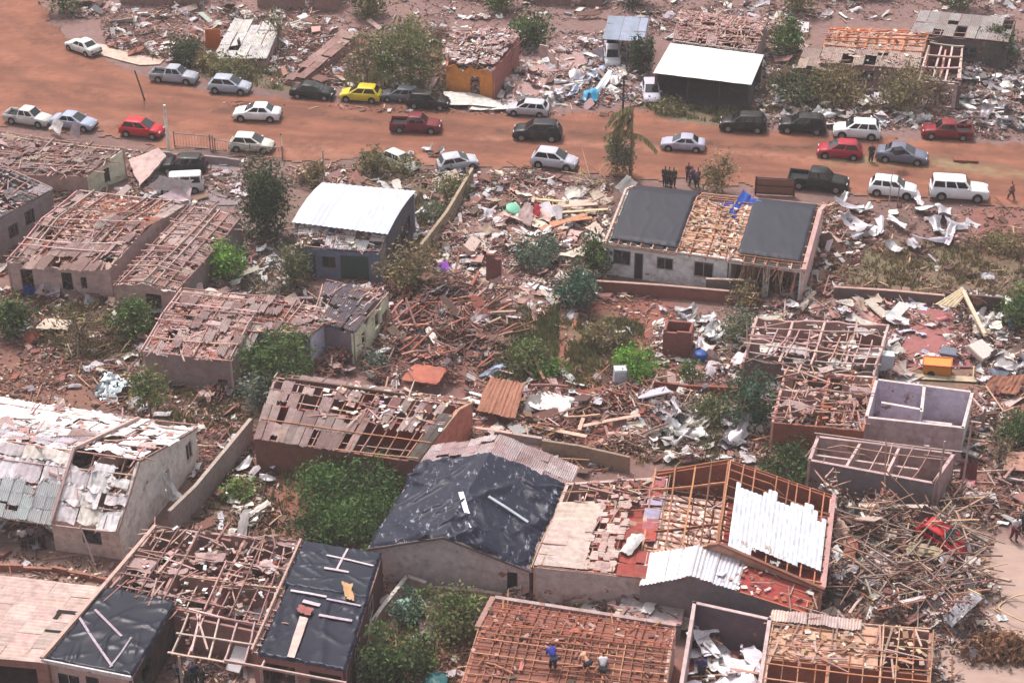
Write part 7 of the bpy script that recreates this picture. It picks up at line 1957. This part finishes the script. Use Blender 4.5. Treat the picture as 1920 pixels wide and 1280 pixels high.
panel([(176, 742), (214, 752), (252, 712), (204, 690)], (.2, .2, .9, .9), "heap of crushed pale green-white sheets beside the small bare-trunk tree", C(206, 218, 222, .66), cat="sheet", bend=.4, n=(16, 12), jag=.12, mt='metal')
panel([(66, 615), (126, 618), (136, 600), (84, 596)], (.5, .5, .6, .6), "cream board lying in the yard of the fallen tree", C(226, 206, 190, .66), name="board", cat="board", bend=.04)
panel([(44, 556), (66, 548), (62, 532), (46, 534)], (.4, .4, 1.2, 1.2), "blue tarpaulin scrap at the broken corner of the large ruin", C(40, 72, 160), name="blue_tarpaulin", cat="tarpaulin", bend=.15, mt='tarp')
panel([(62, 552), (110, 556), (116, 530), (80, 530)], (.3, .3, .9, .9), "pale awning sheet at the foot of the pink front wall", C(214, 196, 204), cat="sheet", bend=.08)

# torn white metal in the yard right of the white house
YG = "twisted white metal sheets in the yard right of the white house"
for (u, v, sx, sy, cu) in ((1590, 395, 2.6, .8, 1.5), (1605, 430, 3.2, 1.0, 2.6), (1632, 445, 2.8, .8, 2.2), (1600, 452, 2.6, .7, 1.2), (1650, 430, 2.6, .6, .6), (1680, 425, 2.4, .5, .2), (1678, 470, 1.5, .9, 1.8), (1712, 468, 2.0, .6, .66), (1740, 462, 3.2, .5, .3), (1780, 448, 3.0, .5, .3), (1770, 410, 2.2, 1.3, 1.6), (1736, 400, 1.8, .9, .66), (1790, 430, 1.9, 1.0, 1.4), (1720, 380, 1.6, .6, .5), (1575, 415, 1.6, .6, 1.4), (1620, 400, 1.8, .5, 1.1), (1755, 430, 1.8, .9, 1.7), (1580, 380, 1.6, .5, 1.0)):
    crumpled(at(u, v), sx * 1.05, sy * 1.0, [C(222, 216, 222, .66), C(200, 194, 200, .66), C(228, 222, 226, .7)], "twisted white metal sheet in the bare yard right of the white house", YG, curl=cu, bend=.25, tilt=.2)
SG = "white and grey scrap sheets heaped below the brick red kerb wall"
for i in range(26):
    q = sample_poly(wpoly([(1225, 770), (1330, 760), (1400, 800), (1390, 840), (1280, 840)]), 1)[0]
    crumpled(q, rng.uniform(1.0, 2.2), rng.uniform(.4, .9), WHITE + GREY, "scrap sheet in the heap below the brick red kerb wall", SG, bend=.2)
NG = "grey and white torn metal in the lot behind the dark red pickup"
for i in range(40):
    q = sample_poly(wpoly([(1790, 150), (1930, 140), (1940, 250), (1830, 245), (1800, 215)]), 1)[0]
    crumpled(q, rng.uniform(1.0, 2.4), rng.uniform(.4, 1.0), WHITE + GREY, "torn metal sheet in the lot behind the dark red pickup", NG, bend=.22)
NG2 = "white sheets strewn under the olive trees north of the street"
for i in range(18):
    q = sample_poly(wpoly([(1440, 200), (1560, 190), (1700, 205), (1740, 235), (1620, 225), (1440, 222)]), 1)[0]
    crumpled(q, rng.uniform(.8, 1.9), rng.uniform(.4, .9), WHITE + BEIGE, "white sheet strewn under the olive trees north of the street", NG2, bend=.18)
NG3 = "blue-white crumpled sheets between the silver estate car and the garage"
for i in range(22):
    q = sample_poly(wpoly([(1030, 190), (1060, 150), (1170, 130), (1180, 185), (1100, 202)]), 1)[0]
    crumpled(q, rng.uniform(.8, 2.2), rng.uniform(.4, 1.0), WHITE + [C(190, 200, 222), C(160, 170, 196)], "blue-white crumpled sheet between the silver estate car and the garage", NG3, bend=.25)
NG4 = "white scrap at the foot of the collapsed orange-fronted house"
for i in range(12):
    q = sample_poly(wpoly([(940, 150), (1000, 120), (1010, 180), (950, 196)]), 1)[0]
    crumpled(q, rng.uniform(.8, 1.8), rng.uniform(.4, .9), WHITE + PINK, "white scrap sheet beside the collapsed orange-fronted house", NG4, bend=.22)
DG = "white and pink panels strewn over the debris field"
for i in range(46):
    q = sample_poly(wpoly([(890, 380), (1000, 360), (1140, 380), (1130, 470), (1060, 500), (880, 480)]), 1)[0]
    crumpled(q, rng.uniform(.8, 2.0), rng.uniform(.4, 1.1), WHITE + BEIGE + [C(226, 190, 180)], "pale panel strewn over the debris field left of the white house", DG, bend=.15, curl=rng.uniform(-.6, .6), mt='sheet', z=.3)
RG = "white scrap beside the brick stub"
for i in range(14):
    q = sample_poly(wpoly([(1265, 590), (1330, 580), (1350, 640), (1300, 680), (1290, 640)]), 1)[0]
    crumpled(q, rng.uniform(.8, 1.9), rng.uniform(.4, .9), WHITE, "white scrap sheet beside the brown brick stub", RG, bend=.22)
KG = "pale scrap right of the cream mattress"
for i in range(18):
    q = sample_poly(wpoly([(1800, 590), (1900, 600), (1930, 690), (1860, 720), (1850, 640)]), 1)[0]
    crumpled(q, rng.uniform(.8, 1.9), rng.uniform(.4, .9), WHITE + BEIGE + [C(84, 90, 110)], "scrap sheet in the heap right of the cream mattress", KG, bend=.22)
CG = "pale sheets and boards in front of the wide ruin"
for i in range(20):
    q = sample_poly(wpoly([(1470, 580), (1560, 545), (1660, 570), (1700, 620), (1640, 640), (1500, 610)]), 1)[0]
    crumpled(q, rng.uniform(.8, 2.2), rng.uniform(.4, .9), WHITE + BEIGE + PINK, "pale sheet thrown between the wide ruin and the red floor", CG, bend=.15, curl=rng.uniform(-.8, .66), mt='sheet', z=.3)
WG = "pale loose sheets on the weeds right of the block wall"
for i in range(8):
    q = sample_poly(wpoly([(400, 940), (440, 870), (520, 880), (480, 990)]), 1)[0]
    crumpled(q, rng.uniform(.6, 1.4), rng.uniform(.3, .7), WHITE + BEIGE, "loose sheet on the weeds right of the block wall", WG, bend=.15)
EG = "white scrap around the crushed roadside cars"
for i in range(14):
    q = sample_poly(wpoly([(715, 300), (790, 280), (880, 300), (880, 330), (740, 335)]), 1)[0]
    crumpled(q, rng.uniform(.6, 1.5), rng.uniform(.3, .66), WHITE + GREY, "white scrap sheet around the crushed roadside cars", EG, bend=.2)
WK = "scrap leaning on the shady side of the workshop"
for i in range(10):
    q = sample_poly(wpoly([(770, 400), (820, 380), (830, 440), (770, 470)]), 1)[0]
    crumpled(q, rng.uniform(.6, 1.6), rng.uniform(.4, .66), WHITE + GREY, "scrap sheet on the shady side of the workshop", WK, bend=.2)

# loose timbers of the collapsed roof and of the splintered yards
def timbers(px, n, label, group, cols, L=(1.5, 4.0), w=(.08, .14), z=(.3, 1.6), ang=None, spread=.7, name="loose_timber"):
    for q in sample_poly(wpoly(px), n):
        a = rng.normal(ang, spread) if ang is not None else rng.uniform(0, 6.28)
        l = rng.uniform(*L); z0 = rng.uniform(*z)
        d = np.array([math.cos(a), math.sin(a), rng.normal(0, .22)])
        p0 = np.array([q[0], q[1], z0]); p1 = p0 + d * l
        p0[2], p1[2] = max(p0[2], .08), max(p1[2], .08)
        mid = (p0 + p1) / 2 + np.array([0, 0, rng.normal(.0, .06)])
        mb = MB(); c = vary(cols, 1, .12)[0]; ww = rng.uniform(*w)
        mb.bar(p0, mid, ww, ww * .7, c); mb.bar(mid, p1, ww * .97, ww * .68, c)
        tag(mb.build(name, M['wood']), label, "timber", group)
TB = [C(156, 118, 100), C(136, 102, 88), C(178, 148, 130), C(112, 82, 70), C(150, 132, 124)]
timbers([(1590, 995), (1740, 958), (1800, 1000), (1836, 1090), (1750, 1150), (1570, 1125)], 230, "loose roof timber in the collapsed heap around the red car", "timbers of the collapsed roof", TB, (1.2, 3.6), (.05, .11), z=(.3, 2.0), name="roof_timber")
timbers([(1580, 1060), (1820, 1060), (1800, 1150), (1560, 1150)], 40, "splintered board in the lower part of the collapsed heap", "boards below the collapsed roof", WOOD + WOODP + [C(214, 186, 170)], (1.0, 3.0), (.1, .25), (.1, .66), name="splintered_board")
timbers([(720, 560), (860, 540), (960, 620), (900, 710), (740, 700)], 170, "dark splintered timber in the rubble right of the cream wall", "splintered timbers right of the cream wall", WOODD + WOODP + TERRA + [C(150, 96, 80)], (1.0, 3.2), (.07, .2), (.1, .9), ang=.9, spread=.6, name="splintered_timber")
timbers([(890, 720), (1230, 720), (1220, 840), (900, 800)], 46, "reddish board in the rubble behind the mossy wall", "reddish boards behind the mossy wall", PINK + WOOD + TERRA, (.9, 2.8), (.08, .2), (.1, .5), name="loose_board")
timbers([(1060, 350), (1150, 330), (1150, 370), (1060, 380)], 22, "straw coloured stick beside the stripped palm", "straw coloured sticks beside the stripped palm", G_DRY + WOOD, (1.2, 2.6), (.04, .08), (.2, 1.0), ang=1.0, name="stick")
timbers([(1440, 560), (1540, 540), (1560, 600), (1450, 620)], 26, "splinter thrown down at the corner of the hanging laths", "splinters below the hanging laths", WOODP + WOODD, (1.0, 2.8), (.06, .1), (.2, .9), name="splinter")
timbers([(100, 610), (250, 590), (240, 680), (120, 690)], 24, "brown branch lying in the yard of the fallen tree", "brown branches of the fallen tree", WOODD + G_DRY, (1.2, 3.0), (.05, .1), (.1, .6), ang=.6, spread=.4, name="fallen_branch")
timbers([(1830, 780), (1920, 760), (1920, 900), (1850, 930)], 26, "pale broken beam right of the lilac rooms", "pale broken beams right of the lilac rooms", WOODP + [C(206, 180, 172)], (1.0, 3.0), (.08, .18), (.1, .9), name="broken_beam")
timbers([(1040, 1090), (1160, 1095), (1180, 1160), (1060, 1150)], 22, "brown splinter in the gap above the orange battens", "splinters in the gap above the orange battens", WOODP + WOODD, (.8, 2.0), (.06, .14), (.1, .7), name="wood_splinter")

# dry fronds and cables by the side street
for i, (u, v, r1, r2) in enumerate(((1915, 1150, 1.3, 1.2), (1880, 1215, 1.5, .9))):
    p = at(u, v); mb = MB()
    pts = [p + np.array([math.cos(a) * r1, math.sin(a) * r2, .35 + .25 * math.sin(2 * a + i)]) for a in np.linspace(0.4, 5.9 if i == 0 else 4.0, 26)]
    if i == 1: pts += [p + np.array([1.6, -1.4, .2]), p + np.array([3.2, -2.4, .1])]
    mb.tube(pts, .045, C(226, 196, 160), 6)
    tag(mb.build("cable", M['plastic']), ("loose loop of pale cable at the right edge of the side street", "long pale cable snaking over the dry brush by the side street")[i], "cable")
p = at(1868, 1222)
root = empty("brush_pile", tuple(p), "heap of rusty brown palm brush beside the tan side street", "brush pile")
mb = MB(); leaves(mb, p + [0, 0, .35], (2.0, 1.2, .55), 1800, .18, [C(140, 98, 70), C(158, 116, 84), C(116, 84, 66)], 30, .5, .2); mb.build("dry_fronds", M['leaf'], root)
mb = MB()
for _ in range(40):
    a = rng.uniform(0, 6.28); q = p + np.array([rng.normal(0, .66), rng.normal(0, .5), .1]); mb.tube([q, q + [math.cos(a) * .7, math.sin(a) * .5, .4], q + [math.cos(a) * 1.4, math.sin(a) * .9, .25]], [.025, .02, .01], C(160, 112, 78), 4)
mb.build("stalks", M['bark'], root)

# ------------------------------------------------------------------ rubble
R_ = rubble
R_("pink chips and splinters over the whole debris field left of the white house", [(800, 340), (1000, 325), (1150, 350), (1130, 540), (1080, 600), (860, 600), (800, 500)], 9, 1.0, .6, PINK + PINK + BEIGE + WHITE, h=.45, ps=WHITE + BEIGE + PINK, mud=1)
R_("brown and pink rubble right of the broken cream wall", [(680, 540), (880, 540), (980, 600), (960, 700), (880, 720), (700, 720), (660, 660)], 13, 2.6, .15, PINK + TERRA + WOODD + GREY, WOODD + WOODP + TERRA, h=1.0)
R_("red brick rubble between the corrugated roof and the mossy wall", [(880, 700), (1200, 700), (1240, 760), (1210, 860), (1030, 840), (880, 800)], 9, 2.0, .3, TERRA + PINK + BEIGE, PINK + WOOD, h=.5)
R_("white and grey scraps below the brick red kerb wall", [(1190, 740), (1440, 740), (1440, 830), (1390, 880), (1190, 860)], 6, 1.2, .5, GREY + WHITE + PINK, h=.4)
R_("mixed scraps around the brick stub and the blue barrel", [(1230, 580), (1400, 580), (1400, 730), (1200, 730)], 5, .8, .4, MIXW, h=.3)
R_("scattered chips over the red garden", [(1000, 550), (1240, 550), (1250, 720), (990, 730)], 2.2, .4, .05, MIXT, h=.08)
R_("scraps over the grass lot right of the white house", [(1550, 380), (1930, 390), (1930, 560), (1540, 550)], 2.0, .25, .05, MUD + PINK, h=.1)
R_("pink chips along the right end wall of the white house", [(1500, 400), (1580, 370), (1620, 480), (1560, 550), (1440, 560)], 9, 1.4, .3, PINK + BEIGE + TERRA, h=.4)
R_("chips and rags over the red floor and the ruin beside it", [(1400, 560), (1560, 540), (1810, 570), (1840, 690), (1640, 700), (1380, 680)], 5, .9, .35, PINK + WHITE + [C(196, 120, 130)], mud=0, h=.25, ps=WHITE + [C(206, 200, 226)])
R_("broken furniture and scraps right of the cream mattress", [(1790, 560), (1930, 580), (1940, 720), (1830, 720)], 9, 1.5, .6, MIXW + DARK + [C(74, 84, 108)], h=.7)
R_("brown rubble right of the lilac rooms", [(1810, 700), (1940, 700), (1940, 990), (1860, 1000), (1760, 950), (1800, 850)], 9, 2.0, .35, MIXT + GREY, WOODP + WOOD, h=.6)
R_("rubble under the collapsed timber heap", [(1540, 950), (1740, 945), (1860, 1020), (1850, 1120), (1810, 1190), (1540, 1150)], 13, 3.2, .5, MIX + WOODD, WOOD + WOODP, h=1.6)
R_("grey dust and chips spilling onto the side street", [(1740, 1120), (1870, 1090), (1890, 1180), (1780, 1300), (1740, 1300)], 7, .8, .2, GREY + BEIGE + PINK, h=.25)
R_("terracotta chips over the left edge yard", [(-40, 640), (150, 640), (250, 740), (180, 770), (-40, 760)], 6, .4, .08, TERRA + BEIGE + PINK, h=.12)
R_("scraps around the fallen tree yard", [(0, 540), (320, 540), (280, 690), (200, 720), (0, 640)], 3, .8, .12, MIXT, WOODD + WOOD, h=.25)
R_("white scrap and chips around the small bare-trunk tree", [(150, 690), (480, 690), (480, 840), (360, 820), (220, 770)], 5, .8, .3, WHITE + PINK + TERRA, h=.2)
R_("pink rubble behind the tall block wall", [(340, 810), (470, 770), (480, 830), (380, 940), (350, 900)], 7, 1.0, .2, PINK + TERRA, h=.2)
R_("chips below the tall block wall", [(380, 900), (480, 830), (780, 860), (570, 880), (540, 1010), (330, 1010)], 4.5, 1.0, .15, PINK + BEIGE, h=.15)
R_("grey scraps around the workshop", [(420, 420), (560, 430), (560, 560), (720, 560), (720, 520), (760, 420), (830, 380), (830, 460), (760, 560), (560, 600), (400, 560)], 5, .8, .2, GREY + WHITE + PINK, h=.2)
R_("chips in the concrete yard of the black car", [(230, 280), (460, 300), (480, 420), (340, 400), (240, 370)], 4, .6, .15, PINK + WHITE, h=.12)
R_("scraps along the near edge of the street", [(540, 310), (900, 325), (900, 360), (760, 370), (540, 350)], 5, 1.0, .25, MIX, h=.2)
R_("pink rubble between the first ruins", [(90, 330), (300, 360), (360, 370), (140, 380), (100, 420), (0, 500), (0, 480)], 8, 1.2, .3, PINK + BEIGE, h=.3)
R_("loose scraps between the left houses", [(200, 540), (640, 500), (740, 560), (650, 700), (460, 700), (260, 700)], 4, .7, .2, PINK + GREY, h=.15)
R_("pink debris of the northern corner lots", [(190, 40), (420, 20), (660, 40), (640, 150), (520, 160), (330, 120), (200, 90)], 6, 1.0, .35, PINK + WHITE + TERRA, h=.3)
R_("scraps under the trees behind the yellow car", [(540, 60), (840, 40), (840, 190), (560, 172)], 4, 1.4, .15, MIXT, WOODD + WOODP, h=.2)
R_("pink and white debris of the yard before the carport", [(920, 60), (1220, 60), (1210, 200), (940, 205)], 7, .8, .5, PINK + PINK + WHITE + GREY, h=.35, mud=0)
R_("scraps behind and beside the white garage", [(1180, 20), (1520, 20), (1500, 130), (1430, 130), (1420, 90), (1240, 80)], 5, 1.0, .3, PINK + WHITE, h=.2)
R_("grey and white scraps under the olive trees", [(1420, 120), (1780, 120), (1790, 250), (1420, 235)], 6, 1.0, .45, GREY + WHITE + PINK, h=.25)
R_("grey metal and plaster scraps of the lot behind the dark red pickup", [(1750, 90), (1960, 70), (1980, 270), (1790, 255)], 9, 1.2, .8, GREY + WHITE + DARK, h=.5, ps=WHITE + GREY)
R_("brown rubble in the gap above the orange battens", [(1030, 1080), (1290, 1095), (1280, 1180), (1000, 1140), (940, 1130)], 9, 1.8, .3, MIXT + GREY, WOODP + WOODD, h=.5)
R_("pink earth and chips of the plot left of the orange battens", [(760, 1190), (930, 1150), (880, 1300), (700, 1320)], 5, .6, .1, PINK + TERRA + BEIGE, h=.15)
R_("rubbish at the foot of the pergola", [(240, 1240), (520, 1240), (520, 1310), (220, 1310)], 6, 1.0, .3, PINK + GREY, h=.25)
R_("chips in the yard of the white house", [(-40, 1035), (240, 1050), (200, 1100), (-40, 1085)], 3, .5, .08, PINK + BEIGE, h=.1)
R_("dark scraps behind the black tarpaulin roof", [(880, 800), (1080, 840), (1200, 890), (1050, 900), (900, 850)], 6, 1.2, .2, PINK + GREY + TERRA, h=.25)
R_("chips in the narrow yards right of the tarpaulin houses", [(690, 1050), (800, 1090), (980, 1120), (960, 1140), (760, 1110), (660, 1240), (640, 1240)], 4, .6, .1, PINK + TERRA, h=.12)
R_("rubble in the gap between the shed and the roofless houses", [(1380, 690), (1470, 690), (1450, 830), (1520, 850), (1510, 920), (1400, 860)], 5, 1.0, .2, MIXT, h=.25)
R_("debris of the lots beyond the last houses", [(110, -60), (2020, -60), (2020, 40), (130, 36)], 2.0, .4, .15, PINK + GREY + WHITE, h=.25)
R_("stones and litter along the edges of the clay street", [(420, 190), (840, 206), (1200, 212), (1200, 220), (840, 216), (420, 200)], 3, .4, .05, PINK + TERRA, h=.05)

# ------------------------------------------------------------------ the same wreckage goes on past the edges of the photograph
R_("rubble of the yards beyond the right edge", [(1925, 420), (2180, 420), (2300, 980), (1960, 960), (1930, 700)], 4, .8, .25, MIXT + GREY, h=.4)
R_("rubble of the yards beyond the left edge", [(-10, 420), (-260, 420), (-420, 1280), (-170, 1280), (-40, 780)], 4, .8, .25, MIXT + PINK, h=.4)
R_("rubble of the yards nearest below the last roofs", [(-200, 1290), (2060, 1370), (2150, 1560), (-300, 1560)], 3.5, .7, .2, MIXT + PINK, h=.4)
for lab, q in (("pink broken house beyond the right edge", (2010, 700, 2180, 730)), ("broken house beyond the far right bend of the side street", (2080, 1010, 2260, 1050)), ("broken house beyond the left edge behind the flat pink roof", (-420, 1120, -230, 1150)),
               ("ruined house below the orange battens", (820, 1500, 1150, 1540)), ("ruined house below the patched black plastic", (330, 1480, 640, 1520)), ("ruined house beyond the left edge beside the grey one", (-380, 560, -200, 580))):
    u0, v0, u1, v1 = q
    h = House("ruined_house", lab, (u0, v0, 2.5), (u1, v1, 2.5), (u1 + 60, v1 - 110, 2.5), (u0 + 70, v0 - 115, 2.5), ('s', .5, .8))
    h.walls(C(168, 138, 130), {'F': [(.2, .35, .9, 1.9, 'window'), (.6, .72, -.2, 2, 'hole')]}, jag=.2)
    h.sheets(7, 5, keep=.7, jit=1.3, torn=.5, dz=-.1, pal=PINK + SHEETP, name='loose_roofing'); h.frame(9, 8, miss=.2, w=.09, col=LATH, sag=.06); h.tiles(dens=3, planks=.8, pal=PINK + TERRA)
